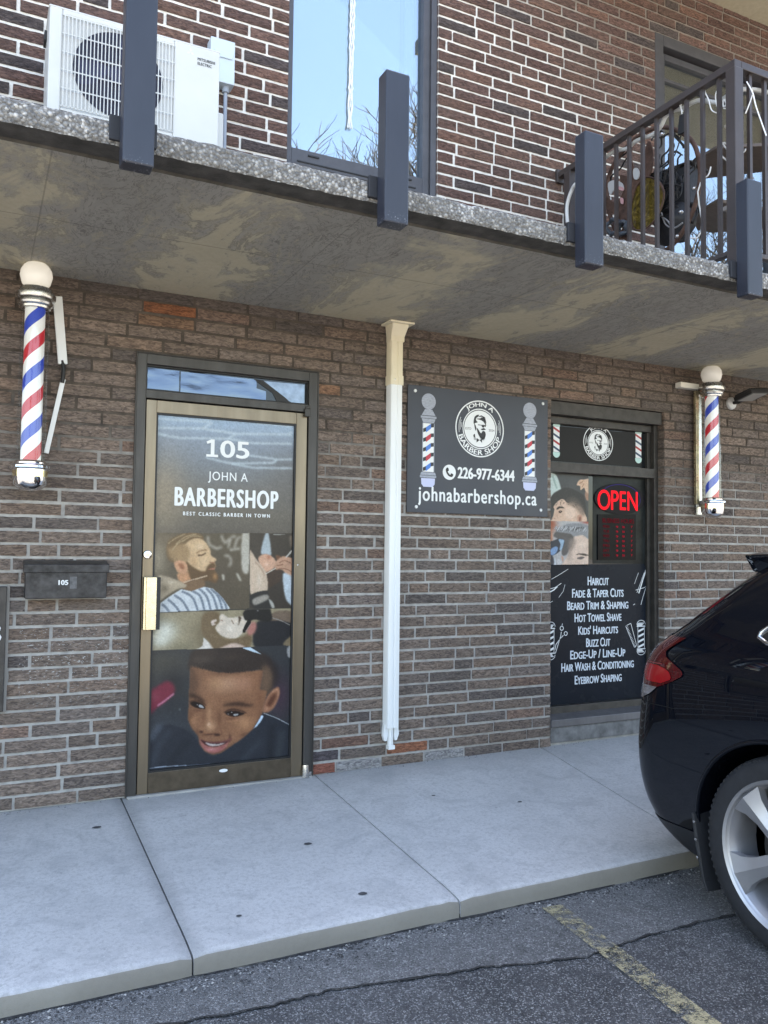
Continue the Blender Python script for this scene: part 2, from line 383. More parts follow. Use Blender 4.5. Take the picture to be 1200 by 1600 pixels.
def m_soffit(name, stains=True):
    t = NT(name); v = t.coord(); sep = t.n('SeparateXYZ', i0=v)
    n1 = t.noise(v, 1.3, 6, .6, .9); n2 = t.noise(v, 30, 4, .6); n3 = t.noise(t.n('Mapping', i0=v, Scale=(3.2, 1.4, 1), Rotation=(0, 0, .5)).outputs[0], 1.0, 8, .66, 2.6)
    tan = t.ramp(n2, [(.3, (.46, .41, .295)), (.7, (.53, .475, .345))])
    tan = t.mix(t.math('MULTIPLY', t.ramp(n1, [(.35, 0.), (.65, 1.)]), .4), tan, (.36, .32, .23))
    if stains:
        # streaks run in from each post foot at the slab edge
        ph = t.math('MULTIPLY', t.math('ADD', sep.outputs[0], t.math('MULTIPLY', t.noise(v, 1.1, 3), .7)), 6.2)
        near = t.math('MULTIPLY', t.math('ADD', t.math('COSINE', ph), 1.), .16)
        edge = t.math('MULTIPLY', t.math('SUBTRACT', t.math('MULTIPLY', sep.outputs[1], -1.), .7, True), .20)
        f = t.math('ADD', t.math('ADD', n3, near), edge)
        f = t.math('ADD', f, t.math('ADD', t.math('MULTIPLY', t.math('SUBTRACT', n2, .5), .22), t.math('MULTIPLY', t.math('SUBTRACT', t.noise(t.n('Mapping', i0=v, Scale=(9, 3.5, 1), Rotation=(0, 0, .45)).outputs[0], 1., 6, .7, 1.5), .5), .30)))
        g = t.ramp(n3, [(.2, (.18, .178, .168)), (.8, (.33, .32, .295))])
        c = t.mix(t.ramp(f, [(.56, 0.), (.76, .85)]), tan, g)
        tide = t.math('SUBTRACT', 1., t.math('MULTIPLY', t.math('ABSOLUTE', t.math('SUBTRACT', f, .645)), 30.), True); c = t.mix(t.math('MULTIPLY', tide, t.math('MULTIPLY', t.ramp(n1, [(.4, 0.), (.6, 1.)]), .55)), c, (.09, .085, .075))
        n4 = t.noise(t.n('Mapping', i0=v, Scale=(7, 3, 1), Rotation=(0, 0, .35)).outputs[0], 1., 6, .7, 3.)
        ed = t.math('ABSOLUTE', t.math('SUBTRACT', n4, .5))
        c = t.mix(t.math('MULTIPLY', t.ramp(ed, [(.0, 1.), (.02, 0.)]), t.ramp(f, [(.60, 0.), (.8, .75)])), c, (.055, .05, .045))
        n5 = t.noise(t.n('Mapping', i0=v, Scale=(6, 2, 1), Rotation=(0, 0, .6)).outputs[0], 1., 7, .75, 2.)
        c = t.mix(t.math('MULTIPLY', t.ramp(n5, [(.66, 0.), (.72, .7)]), t.ramp(f, [(.6, 0.), (.75, .8)])), c, (.42, .40, .37))
        # joints of the old form boards
        fr = t.math('ABSOLUTE', t.math('SUBTRACT', t.math('FRACT', t.math('MULTIPLY', sep.outputs[0], .82)), .5))
        c = t.mix(t.math('MULTIPLY', t.math('LESS_THAN', fr, .0025), .35), c, (.06, .055, .05))
        fy = t.math('ABSOLUTE', t.math('ADD', sep.outputs[1], t.math('ADD', .80, t.math('MULTIPLY', sep.outputs[0], .02))))
        c = t.mix(t.math('MULTIPLY', t.math('LESS_THAN', fy, .003), .5), c, (.07, .065, .055))
    else: c = tan
    return t.surf(Base__Color=c, Roughness=.82, Normal=t.bump(t.math('ADD', n2, t.math('MULTIPLY', n3, .8)), .35, .01))
M['soffit'] = m_soffit('stained_soffit'); M['soffit_clean'] = m_soffit('tan_soffit', False)
M['drip'] = simple('dark_drip_edge', (.06, .057, .052), .9, var=.5, vscale=12, bumps=.6, bscale=90)
M['slabtop'] = simple('slab_top', (.33, .32, .3), .9, var=.25, vscale=6, bumps=.3)
M['bronze_dark'] = simple('dark_bronze_frame', lin((90, 87, 84)) * .66, .45, .5, var=.22, vscale=14, stretch=(1, 1, .15))
M['frame_grey'] = simple('grey_frame', lin((118, 116, 118)) * .8, .5, .35, var=.2, vscale=10, stretch=(1, 1, .2))
M['bronze'] = simple('bronze_anodised', (.215, .174, .126), .36, .8, var=.18, vscale=9, stretch=(1, 1, .12))
M['kick'] = simple('brown_kick_rail', (.105, .082, .058), .4, .6, var=.25, vscale=16)
M['black_rub'] = simple('black_rubber', (.012, .012, .013), .5)
M['steel'] = simple('brushed_steel', (.62, .61, .6), .25, 1., var=.1, vscale=40)
M['brass'] = simple('pale_brass', (.70, .62, .44), .28, .9, var=.15, vscale=30)
M['chrome'] = simple('chrome', (.82, .82, .83), .07, 1.)
M['white_ink'] = simple('white_vinyl', (.80, .82, .82), .4)
M['black_ink'] = simple('black_vinyl', (.018, .018, .02), .45)
M['upframe'] = simple('window_frame', lin((106, 105, 110)) * .55, .42, .3, var=.15, vscale=8)
M['browntrim'] = simple('brown_trim', lin((94, 92, 96)) * .6, .5, .2, var=.15, vscale=8)
def m_glass(name, refl=.42, tint=(1, 1, 1), rough=.0, dark=(.02, .022, .025)):
    """coated pane: part mirror, part clear"""
    t = NT(name); g = t.n('BsdfGlossy', Color=tint, Roughness=rough); tr = t.n('BsdfTransparent', Color=(.72, .76, .78))
    lw = t.n('LayerWeight', Blend=.35); f = t.math('ADD', t.math('MULTIPLY', lw.outputs['Fresnel'], .45), refl, True)
    mx = t.n('MixShader', i0=f, i1=tr, i2=g); t.t.links.new(mx.outputs[0], t.out.inputs[0]); return t.m
M['pane'] = m_glass('coated_pane', .36, (.86, .95, 1.0)); M['clear'] = m_glass('clear_pane', .05)
M['darkglass'] = simple('dark_glass', (.012, .014, .016), .04, 0, 0, spec=.5)
M['win_frame'] = simple('dark_brown_window_frame', (.052, .047, .042), .5, .3, var=.35, vscale=16, bumps=.1)
M['film'] = simple('silver_film', (.12, .16, .23), .14, .55, bumps=.15, bscale=14, stretch=(1, 1, 2.5))
M['blind'] = simple('pale_blind', (.62, .67, .70), .8)
M['room'] = simple('dim_room', (.06, .06, .06), .9)
M['print'] = attr_mat('printed_film', .34, .12, .25, .80)
M['dark_film'] = simple('dark_vinyl_film', (.014, .018, .025), .26, var=.12, vscale=4, spec=.08)
M['black_panel'] = simple('dark_grey_sign_panel', lin((66, 70, 80)) * .72, .42, var=.06, vscale=3)

# ================================================================== THE SETTING: GROUND
G = .0043
def walk_z(x, y): return G * x - .107 * min(max(-y, 0) / 1.614, 1.0)
def m_concrete():
    t = NT('sidewalk_concrete'); v = t.coord(); sep = t.n('SeparateXYZ', i0=v)
    n1 = t.noise(v, 1.7, 5, .6, .4); n2 = t.noise(v, 260, 3, .7); n3 = t.noise(t.n('Mapping', i0=v, Scale=(3, 40, 1)).outputs[0], 1.5, 4, .6)
    c = t.ramp(n1, [(.3, (.53, .525, .52)), (.7, (.64, .635, .63))])
    c = t.mix(t.math('MULTIPLY', t.ramp(n2, [(.35, 1.), (.5, 0.)]), .35), c, (.2, .2, .2))
    c = t.mix(t.math('MULTIPLY', n3, .25), c, (.40, .40, .40))
    wl = t.math('ADD', sep.outputs[1], t.math('MULTIPLY', t.noise(v, 5, 4), .25))
    c = t.mix(t.ramp(t.math('ADD', wl, .5), [(.30, 0.), (.66, .5)]), c, (.26, .26, .26))       # darker along the wall foot
    n6 = t.noise(v, 55, 4, .75); c = t.mix(t.math('MULTIPLY', t.ramp(n6, [(.34, 1.), (.52, 0.)]), .5), c, (.30, .30, .30))
    n7 = t.noise(v, 4.5, 5, .7, 1.2); c = t.mix(t.math('MULTIPLY', t.ramp(n7, [(.48, 0.), (.66, 1.)]), .45), c, (.34, .345, .35))
    n8 = t.noise(v, 120, 2, .5); c = t.mix(t.ramp(n8, [(.66, 0.), (.72, .5)]), c, (.68, .68, .68))
    n9 = t.noise(v, 24, 3, .6); c = t.mix(t.ramp(n9, [(.70, 0.), (.76, .45)]), c, (.20, .20, .20))
    jx_ = t.math('ABSOLUTE', t.math('SUBTRACT', sep.outputs[0], -.079)); c = t.mix(t.math('MULTIPLY', t.ramp(t.math('ADD', jx_, t.math('MULTIPLY', t.noise(v, 9, 4), .06)), [(.03, 1.), (.10, 0.)]), .45), c, (.22, .22, .22))
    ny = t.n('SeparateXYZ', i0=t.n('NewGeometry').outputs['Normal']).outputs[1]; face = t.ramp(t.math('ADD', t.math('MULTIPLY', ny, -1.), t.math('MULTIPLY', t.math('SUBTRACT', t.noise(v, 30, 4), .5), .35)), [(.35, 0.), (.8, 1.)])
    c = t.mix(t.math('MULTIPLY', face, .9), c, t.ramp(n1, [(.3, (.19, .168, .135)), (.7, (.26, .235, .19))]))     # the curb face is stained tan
    return t.surf(Base__Color=c, Roughness=.9, Specular__IOR__Level=.25, Normal=t.bump(t.math('ADD', n2, t.math('MULTIPLY', n3, .3)), .35, .004))
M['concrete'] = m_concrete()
def m_asphalt(name, lo, hi, stone, sc=210.):
    t = NT(name); v = t.coord(); vo = t.n('TexVoronoi', Vector=v, Scale=sc); sp = t.n('SeparateColor', i0=vo.outputs['Color'])
    n1 = t.noise(v, 2.2, 5, .62, .5); n2 = t.noise(v, 18, 4, .6)
    c = t.ramp(n1, [(.32, lo), (.68, hi)])
    c = t.mix(t.ramp(sp.outputs[0], [(.72, 0.), (.9, .75)]), c, stone)
    c = t.mix(t.ramp(sp.outputs[1], [(.0, .8), (.3, 0.)]), c, tuple(x * .35 for x in lo))
    c = t.mix(t.math('MULTIPLY', t.ramp(n2, [(.35, 1.), (.55, 0.)]), .35), c, tuple(x * .6 for x in lo))
    h = t.math('ADD', t.math('SUBTRACT', 1., vo.outputs['Distance']), t.math('MULTIPLY', n2, .8))
    return t.surf(Base__Color=c, Roughness=.86, Specular__IOR__Level=.35, Normal=t.bump(h, .9, .008))
M['asphalt'] = m_asphalt('asphalt', (.070, .072, .077), (.150, .153, .160), (.42, .425, .43))
M['asphalt_old'] = m_asphalt('greyed_asphalt', (.145, .146, .148), (.225, .226, .228), (.42, .42, .42), 190.)
M['crack'] = simple('crack_filler', (.035, .035, .036), .95, var=.5, vscale=60, bumps=.8, bscale=140)

AZ = -.186
mb = MB(); mb.add([(-150, -150, AZ), (150, -150, AZ), (150, 60, AZ), (-150, 60, AZ)], [(0, 1, 2, 3)])
tag(mb.build('road', M['asphalt']), kind='structure')
crackline = [(-5.0, -1.78), (-1.2, -1.86), (-.4, -1.84), (.0, -1.90), (.373, -1.905), (.60, -1.95), (.852, -1.985), (1.10, -2.05), (1.282, -2.088), (1.55, -2.06), (1.884, -2.051), (2.4, -2.10), (3.4, -2.06), (8.0, -2.1)]
cl = []
for (xa, ya), (xb, yb) in zip(crackline[:-1], crackline[1:]):
    k = max(2, int((xb - xa) / .022))
    for i in range(k): u_ = i / k; x = xa + (xb - xa) * u_; cl.append((x, ya + (yb - ya) * u_ + .016 * (mnoise.noise((x * 14, 3, 0))) + .012 * mnoise.noise((x * 45, 7, 0))))
mb = MB()
for (xa, ya), (xb, yb) in zip(cl[:-1], cl[1:]): mb.add([(xa, ya, AZ + .004), (xb, yb, AZ + .004), (xb, -1.6, AZ + .004), (xa, -1.6, AZ + .004)], [(0, 1, 2, 3)])
tag(mb.build('road_patch', M['asphalt_old']), kind='structure')
mb = MB()
for (xa, ya), (xb, yb) in zip(cl[:-1], cl[1:]):
    wa = max(.0045 + .008 * mnoise.noise((xa * 9, 1, 5)), .0012); wb = max(.0045 + .008 * mnoise.noise((xb * 9, 1, 5)), .0012)
    mb.add([(xa, ya - wa, AZ + .008), (xb, yb - wb, AZ + .008), (xb, yb + wb * .6, AZ + .008), (xa, ya + wa * .6, AZ + .008)], [(0, 1, 2, 3)])
# dirt packed into the foot of the curb
for i in range(420):
    x = -4 + i * .03; wa = .02 + .022 * mnoise.noise((x * 5, 9, 0)) + .01 * mnoise.noise((x * 31, 2, 0)); wb = .02 + .022 * mnoise.noise(((x + .03) * 5, 9, 0)) + .01 * mnoise.noise(((x + .03) * 31, 2, 0))
    mb.add([(x, -1.606 - max(wa, .006), AZ + .008), (x + .03, -1.606 - max(wb, .006), AZ + .008), (x + .03, -1.60, AZ + .008), (x, -1.60, AZ + .008)], [(0, 1, 2, 3)])
tag(mb.build('road_crack', M['crack']), kind='structure')

def m_line():
    t = NT('worn_yellow_paint'); v = t.coord(); n = t.noise(v, 26, 6, .72); n2 = t.noise(v, 150, 3, .6); n3 = t.noise(v, 3.1, 3)
    p = t.n('BsdfPrincipled', Roughness=.75); t.set(p, 'Base Color', t.ramp(n2, [(.3, (.34, .30, .17)), (.7, (.47, .42, .27))]))
    tr = t.n('BsdfTransparent'); f = t.math('ADD', t.math('MULTIPLY', n, .7), t.math('ADD', t.math('MULTIPLY', n2, .22), t.math('MULTIPLY', n3, .25)))
    mx = t.n('MixShader', i0=t.ramp(f, [(.535, 0.), (.66, .9)]), i1=tr, i2=p); t.t.links.new(mx.outputs[0], t.out.inputs[0]); return t.m
M['line'] = m_line()
mb = MB(); a, b = Vector((1.425, -1.69)), Vector((1.325, -2.59)); d = b - a
for x0_ in (0, 2.75):
    p = [a, a + d * 6]; n_ = Vector((d.y, -d.x)).normalized() * .049
    mb.add([(q.x + n_.x * s_ + x0_, q.y + n_.y * s_, AZ + .012) for q, s_ in ((p[0], -1), (p[0], 1), (p[1], 1), (p[1], -1))], [(0, 1, 2, 3)])
tag(mb.build('parking_line', M['line']), kind='structure')

# sidewalk: panels with tooled joints and a rounded curb edge
JX = [-4.3, -3.2, -2.15, -1.1, -.079, 1.017, 2.47, 3.6, 4.7, 5.8, 6.9, 9.0]
skew = {2.47: .17}
mb = MB()
def jx(i, y): x = JX[i]; return x + skew.get(x, 0) * (1 + (y + .2) / 1.2 if False else (y + 1.2) / 1.1) 
ys = [.02, -.1, -.3, -.55, -.8, -1.05, -1.3, -1.5, -1.575, -1.598, -1.610, -1.6145, -1.616, -1.617]
dzs = [0, 0, 0, 0, 0, 0, 0, 0, 0, -.002, -.008, -.018, -.05, -.12]
for i in range(len(JX) - 1):
    nxs = 24; rows = []
    for y, dz in zip(ys, dzs):
        row = []
        xa = jx(i, y) + .0035; xb = jx(i + 1, y) - .0035
        for k in range(nxs + 1):
            u_ = k / nxs; x = xa + (xb - xa) * u_
            e = min(k, nxs - k); jz = -.005 if e == 0 else 0
            z = walk_z(x, y) + dz + jz + .0025 * mnoise.noise((x * 2.3, y * 2.3, 1)); yy = y
            if dz < 0 or y == -1.575: yy += .006 * mnoise.noise((x * 3, 0, 7)) + .004 * mnoise.noise((x * 17, 0, 3)); z += .003 * mnoise.noise((x * 21, 4, 3))
            if e == 0 and y < -1.56: yy += .004; z -= .004
            row.append((x, yy, z))
        rows.append(row)
    b0 = len(mb.v); mb.v += [q for r_ in rows for q in r_]
    for r_ in range(len(rows) - 1):
        for k in range(nxs): a_ = b0 + r_ * (nxs + 1) + k; mb.f.append([a_, a_ + nxs + 1, a_ + nxs + 2, a_ + 1]); mb.mi.append(0)
    # joint walls
    for k in (0, nxs):
        for r_ in range(len(rows) - 1):
            p, q = rows[r_][k], rows[r_ + 1][k]; b1 = len(mb.v); mb.v += [p, q, (q[0], q[1], q[2] - .05), (p[0], p[1], p[2] - .05)]; mb.f.append([b1, b1 + 1, b1 + 2, b1 + 3] if k == 0 else [b1 + 3, b1 + 2, b1 + 1, b1]); mb.mi.append(0)
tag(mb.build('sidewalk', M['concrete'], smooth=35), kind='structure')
mb = MB(); mb.add([(-4.3, .02, -.03), (9, .02, .0), (9, -1.60, -.12), (-4.3, -1.60, -.15), (9, -1.60, -.2), (-4.3, -1.60, -.2)], [(0, 3, 2, 1), (3, 5, 4, 2)])
tag(mb.build('sidewalk_bed', M['crack']), kind='structure')

# loose grit washed up against the curb and over the asphalt
mb = MB()
def pebble(mb, x, y, z, r_):
    vs_ = []
    for t_ in ((1, 0, 0), (-1, 0, 0), (0, 1, 0), (0, -1, 0), (0, 0, 1), (0, 0, -1)):
        k = r_ * random.uniform(.6, 1.3); vs_.append((x + t_[0] * k, y + t_[1] * k, z + t_[2] * k * .6))
    mb.add(vs_, [(0, 2, 4), (2, 1, 4), (1, 3, 4), (3, 0, 4), (2, 0, 5), (1, 2, 5), (3, 1, 5), (0, 3, 5)])
for i in range(1500):
    x = random.uniform(-1.6, 4.5); y = -1.628 - abs(random.gauss(0, .045)); mb.m = random.choice((0, 0, 0, 1, 2)); pebble(mb, x, y, AZ + .006, random.uniform(.0025, .007))
for i in range(700):
    x = random.uniform(-1.6, 3.5); y = random.uniform(-3.0, -1.65); mb.m = random.choice((0, 1, 1, 2)); pebble(mb, x, y, AZ + .004, random.uniform(.0015, .0042))
for i in range(260):
    x = random.uniform(-1., 3.2); y = -.006 - abs(random.gauss(0, .02)); mb.m = random.choice((0, 1, 2)); pebble(mb, x, y, walk_z(x, y) + .001, random.uniform(.0015, .004))
tag(mb.build('gravel', [simple('dark_grit', (.05, .05, .052), .9), simple('grey_grit', (.2, .2, .2), .9), simple('pale_grit', (.42, .41, .39), .9)]), kind='stuff',
    label='loose grit scattered along the curb foot and asphalt')
mb = MB()
for x, y, r_ in ((-.246, -.353, .022), (.627, -.893, .02), (.662, -1.43, .02), (.144, -1.415, .012), (1.9, -.8, .014), (1.5, -.55, .012)):
    mb.add([(x + r_ * random.uniform(.8, 1.1) * math.cos(k * .524), y + r_ * .75 * math.sin(k * .524), walk_z(x, y) + .0035) for k in range(12)], [list(range(12))])
tag(mb.build('gum_spots', simple('old_gum', (.075, .075, .08), .9, var=.3)), kind='stuff', label='dark flattened gum spots on the sidewalk')

# ================================================================== THE BUILDING
bld = thing('brick_building', (1.0, 0, 0), 'two tone brown brick building with a barbershop under a concrete balcony slab', 'building')
SY, ST, SB = -1.575, 2.830, 2.742       # slab: front edge, top, underside
OP_LOW = [(-.056, .991, -.1, 2.377), (2.726, 3.778, .03, 2.382)]
OP_UP = [(.775, 1.806, 2.7, 5.25), (3.70, 5.15, 2.7, 5.295)]
def cells(x0, x1, z0, z1, ops):
    xs = sorted({x0, x1, *[min(max(o[i], x0), x1) for o in ops for i in (0, 1)]}); zs = sorted({z0, z1, *[min(max(o[i], z0), z1) for o in ops for i in (2, 3)]})
    for xa, xb in zip(xs[:-1], xs[1:]):
        for za, zb in zip(zs[:-1], zs[1:]):
            cx, cz = (xa + xb) / 2, (za + zb) / 2
            if not any(o[0] < cx < o[1] and o[2] < cz < o[3] for o in ops): yield xa, xb, za, zb
def brick_wall(name, x0, x1, z0, z1, ops, course, pal, wts, mats, fine, joint=.0105, special=(), depth=.12, rev=()):
    V = []; F = []; MI = []; C = []
    def quad(ps, mi, c):
        b = len(V); V.extend(ps); F.append([b, b + 1, b + 2, b + 3]); MI.append(mi); C.extend([c] * 4)
    for xa, xb, za, zb in cells(x0, x1, z0, z1, ops): quad([(xa, .0045, za), (xb, .0045, za), (xb, .0045, zb), (xa, .0045, zb)], 1, (.3, .3, .3))
    for o in ops:                                            # reveals of the openings
        za, zb = max(o[2], z0), min(o[3], z1)
        for xx in (o[0], o[1]): quad([(xx, .0045, za), (xx, depth + .05, za), (xx, depth + .05, zb), (xx, .0045, zb)], 1, (.3, .3, .3))
        if o[3] < z1: quad([(o[0], .0045, zb), (o[1], .0045, zb), (o[1], depth + .05, zb), (o[0], depth + .05, zb)], 1, (.3, .3, .3))
        if o[2] > z0: quad([(o[0], .0045, za), (o[1], .0045, za), (o[1], depth + .05, za), (o[0], depth + .05, za)], 1, (.3, .3, .3))
    nrow = int((z1 - z0) / course) + 1
    for r_ in range(nrow):
        za = z0 + r_ * course + joint / 2; zb = min(za + course - joint, z1 - .002)
        if zb - za < .02: continue
        cz = (za + zb) / 2
        gaps = sorted((o[0], o[1]) for o in ops if o[2] < cz < o[3]); segs = []; s_ = x0
        for g in gaps: segs.append((s_, g[0])); s_ = g[1]
        segs.append((s_, x1))
        off = (r_ % 2) * .15 + random.choice((0, .04, .08, .21))
        for sa, sb in segs:
            if sb - sa < .02: continue
            x = sa; first = True
            while x < sb - .012:
                L = random.choice((.295, .300, .305, .30, .31, .145, .30)) if not first else max(.06, (.31 - (sa + off) % .305))
                first = False; xb = min(x + L, sb)
                if sb - xb < .05: xb = sb
                j = joint * random.uniform(.7, 1.35); a, b = x + j / 2, xb - j / 2
                if xb == sb and sb != x1: b = xb - .001
                if x == sa and sa != x0: a = x + .001
                x = xb
                if b - a < .015: continue
                c = np.array(pal[rng.choice(len(pal), p=wts)]) * rng.uniform(.86, 1.14)
                for (px_, pz_, cc) in special:
                    if a - .01 <= px_ <= b + .01 and za <= pz_ <= zb: c = np.array(cc)
                c = tuple(float(q) for q in c)
                cx = (a + b) / 2; det = fine[0] < cx < fine[1] and fine[2] < cz < fine[3]
                nx = max(2, int((b - a) / .022)) if det else 1; nz = 4 if det else 1
                yb = -.0035 + random.uniform(-.002, .002); tl = random.uniform(-.0012, .0012); B = len(V)
                sx = random.random() * 50
                for k in range(nz + 1):
                    for i in range(nx + 1):
                        X = a + (b - a) * i / nx; Z = za + (zb - za) * k / nz; edge = i in (0, nx) or k in (0, nz); Y = yb
                        if det:
                            Y += .0032 * mnoise.noise((X * 22 + sx, Z * 90, 1.)) + tl
                            if k in (0, nz): Z += .0024 * mnoise.noise((X * 34, sx, k)) + tl
                            if i in (0, nx): X += .002 * mnoise.noise((sx, Z * 60, i))
                            if edge: Y += .002
                        V.append((X, Y, Z)); C.append(c)
                W_ = nx + 1
                for k in range(nz):
                    for i in range(nx): p = B + k * W_ + i; F.append([p, p + 1, p + 1 + W_, p + W_]); MI.append(0)
                loop = [B + i for i in range(nx + 1)] + [B + k * W_ + nx for k in range(1, nz + 1)] + [B + nz * W_ + i for i in range(nx - 1, -1, -1)] + [B + k * W_ for k in range(nz - 1, 0, -1)]
                b2 = len(V)
                for q in loop: X, Y, Z = V[q]; V.append((X, .006, Z)); C.append(c)
                n_ = len(loop)
                for i in range(n_): F.append([loop[(i + 1) % n_], loop[i], b2 + i, b2 + (i + 1) % n_]); MI.append(0)
        for (xr, ra, rb) in rev:                             # bricks turned into the right-hand reveals
            if ra < cz < rb:
                c = tuple(float(q) for q in np.array(pal[rng.choice(len(pal), p=wts)]) * rng.uniform(.8, 1.15)); sp_ = random.uniform(.05, .11)
                for ya, yb_ in ((.006, sp_), (sp_ + .01, depth + .03)):
                    if yb_ - ya < .01: continue
                    xx = xr - .004; B = len(V); V.extend([(xx, ya, za), (xx, yb_, za), (xx, yb_, zb), (xx, ya, zb), (xr, ya, za), (xr, yb_, za), (xr, yb_, zb), (xr, ya, zb)]); C.extend([c] * 8)
                    for f in ((0, 3, 2, 1), (0, 1, 5, 4), (2, 3, 7, 6), (0, 4, 7, 3), (1, 2, 6, 5)): F.append([B + i for i in f]); MI.append(0)
    me = bpy.data.meshes.new(name); L0 = WLOC[bld]
    me.from_pydata([(x - L0.x, y - L0.y, z - L0.z) for x, y, z in V], [], F)
    for m in mats: me.materials.append(m)
    me.polygons.foreach_set('material_index', MI)
    ca = me.color_attributes.new('Col', 'FLOAT_COLOR', 'POINT'); ca.data.foreach_set('color', np.concatenate([np.array(C), np.ones((len(C), 1))], 1).astype(np.float32).ravel())
    me.update(); o = bpy.data.objects.new(name, me); link(o, bld); WLOC[o] = L0; return o
palL = [lin(c) * np.array((1.01, .965, .955)) for c in ((126, 115, 107), (120, 110, 103), (116, 108, 103), (126, 112, 102), (108, 102, 99), (128, 110, 100), (98, 93, 91))]
orange = lin((150, 98, 70))
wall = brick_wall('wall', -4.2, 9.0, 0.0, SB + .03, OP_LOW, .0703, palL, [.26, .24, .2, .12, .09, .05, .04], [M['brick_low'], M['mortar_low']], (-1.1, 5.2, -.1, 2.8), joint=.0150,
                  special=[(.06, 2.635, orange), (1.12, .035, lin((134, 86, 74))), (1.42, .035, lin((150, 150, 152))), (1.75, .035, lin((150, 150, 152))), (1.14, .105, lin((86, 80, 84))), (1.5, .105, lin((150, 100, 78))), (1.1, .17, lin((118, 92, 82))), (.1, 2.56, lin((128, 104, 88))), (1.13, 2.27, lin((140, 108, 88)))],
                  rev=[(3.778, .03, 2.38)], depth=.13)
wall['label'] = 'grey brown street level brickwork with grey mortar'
palU = [lin(c) * 1.0 for c in ((104, 82, 76), (100, 78, 72), (94, 74, 70), (108, 84, 76), (78, 70, 70), (112, 86, 77))]
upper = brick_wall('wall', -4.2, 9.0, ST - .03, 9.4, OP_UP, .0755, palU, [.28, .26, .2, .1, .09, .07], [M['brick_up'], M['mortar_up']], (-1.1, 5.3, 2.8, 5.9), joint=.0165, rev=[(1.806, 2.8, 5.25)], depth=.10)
upper['label'] = 'red brown upper storey brickwork with white mortar'

# backing mass, roof and floors: keeps the light out and casts the long shade of the building
mb = MB(); mb.box(-4.2, 9.0, .6, 9.0, .0, 9.4); mb.box(-4.35, 9.15, -.15, 9.15, 9.4, 9.6)
mb.box(-4.2, -3.9, .01, .6, 0, 9.4); mb.box(8.7, 9.0, .01, .6, 0, 9.4); mb.box(-3.9, 8.7, .02, .6, 2.60, 2.742); mb.box(-3.9, 8.7, .02, .6, 5.72, 5.85)
mb.build('shell', M['room'], bld)

# concrete balcony slab: exposed aggregate edge, stained underside, drip strip
def slab(name, x0, x1, y1, zt, zb, mats, n=520):
    mb = MB(); NZ = 7; rows = []; dz = zt - zb
    for k in range(NZ + 1):
        row = []
        for i in range(n + 1):
            x = x0 + (x1 - x0) * i / n; z = zt - dz * k / NZ
            y = y1 + .007 * mnoise.noise((x * 42, z * 42, 2)) + .006 * mnoise.noise((x * 11, z * 11, 5)) + (.012 if k == 0 else .006 if k == NZ else 0)
            if k == 0: z += .006 * mnoise.noise((x * 30, 8, 1)) + .004 * mnoise.noise((x * 5, 1, 1))
            if k == NZ: z = zb + .005 * mnoise.noise((x * 26, 3, 2))
            row.append((x, y, z))
        rows.append(row)
    b = len(mb.v); mb.v += [q for r_ in rows for q in r_]; W_ = n + 1
    for k in range(NZ):
        for i in range(n): p = b + k * W_ + i; mb.f.append([p, p + W_, p + W_ + 1, p + 1]); mb.mi.append(0)
    def strip(pa, pb, mi):
        b = len(mb.v); mb.v += pa + pb; k = len(pa)
        for i in range(k - 1): mb.f.append([b + i, b + i + 1, b + k + i + 1, b + k + i]); mb.mi.append(mi)
    bot = rows[-1]; top = rows[0]
    drip = [(x, y1 + .115 + .004 * mnoise.noise((x * 9, 0, 0)), zb - .001) for x, y, z in bot]; drip2 = [(x, y + .0015, z - .012) for x, y, z in drip]
    strip(bot, drip, 1); strip(drip, drip2, 1)
    strip(drip2, [(x, .004, zb - .012) for x, y, z in bot], 2)
    strip([(x, .004, zt) for x, y, z in top], top, 3)
    for xe, i in ((x0, 0), (x1, -1)): mb.add([(xe, y1, zt), (xe, y1, zb), (xe, .0, zb), (xe, .0, zt)], [(0, 1, 2, 3)])
    o = mb.build(name, mats, bld, smooth=50); return o
slab('balcony_slab', -4.2, 9.0, SY, ST, SB, [M['aggregate'], M['drip'], M['soffit'], M['slabtop']])['label'] = 'lower balcony slab with pebbly edge and stained underside'
slab('balcony_slab', 2.55, 9.0, SY, 5.84, 5.72, [M['aggregate'], M['soffit_clean'], M['soffit_clean'], M['slabtop']], 120)['label'] = 'upper balcony slab with clean tan underside'

# ================================================================== SHOP DOOR
def frame_rect(mb, x0, x1, z0, z1, wl, wr, wt, wb, y0, y1):
    """four butted members of a frame"""
    mb.box(x0, x0 + wl, y0, y1, z0, z1); mb.box(x1 - wr, x1, y0, y1, z0, z1)
    if wt: mb.box(x0 + wl, x1 - wr, y0, y1, z1 - wt, z1)
    if wb: mb.box(x0 + wl, x1 - wr, y0, y1, z0, z0 + wb)
FY = -.012
mb = MB(); mb.box(-.056, -.007, FY, .09, 0, 2.377); mb.box(.936, .991, FY, .09, 0, 2.377)
mb.box(-.007, .936, FY, .09, 2.321, 2.377); mb.box(-.007, .936, FY, .09, 2.134, 2.180)
mb.box(-.063, -.056, FY - .004, .004, 0, 2.384); mb.box(.991, .998, FY - .004, .004, 0, 2.384); mb.box(-.056, .991, FY - .004, .004, 2.377, 2.384)
dframe = mb.build('door_frame', M['bronze_dark'], bld, bevel=.003)
mb = MB(); frame_rect(mb, -.007, .936, 2.180, 2.321, .008, .008, .008, .008, .012, .03); mb.build('glazing_bead', M['black_rub'], dframe)
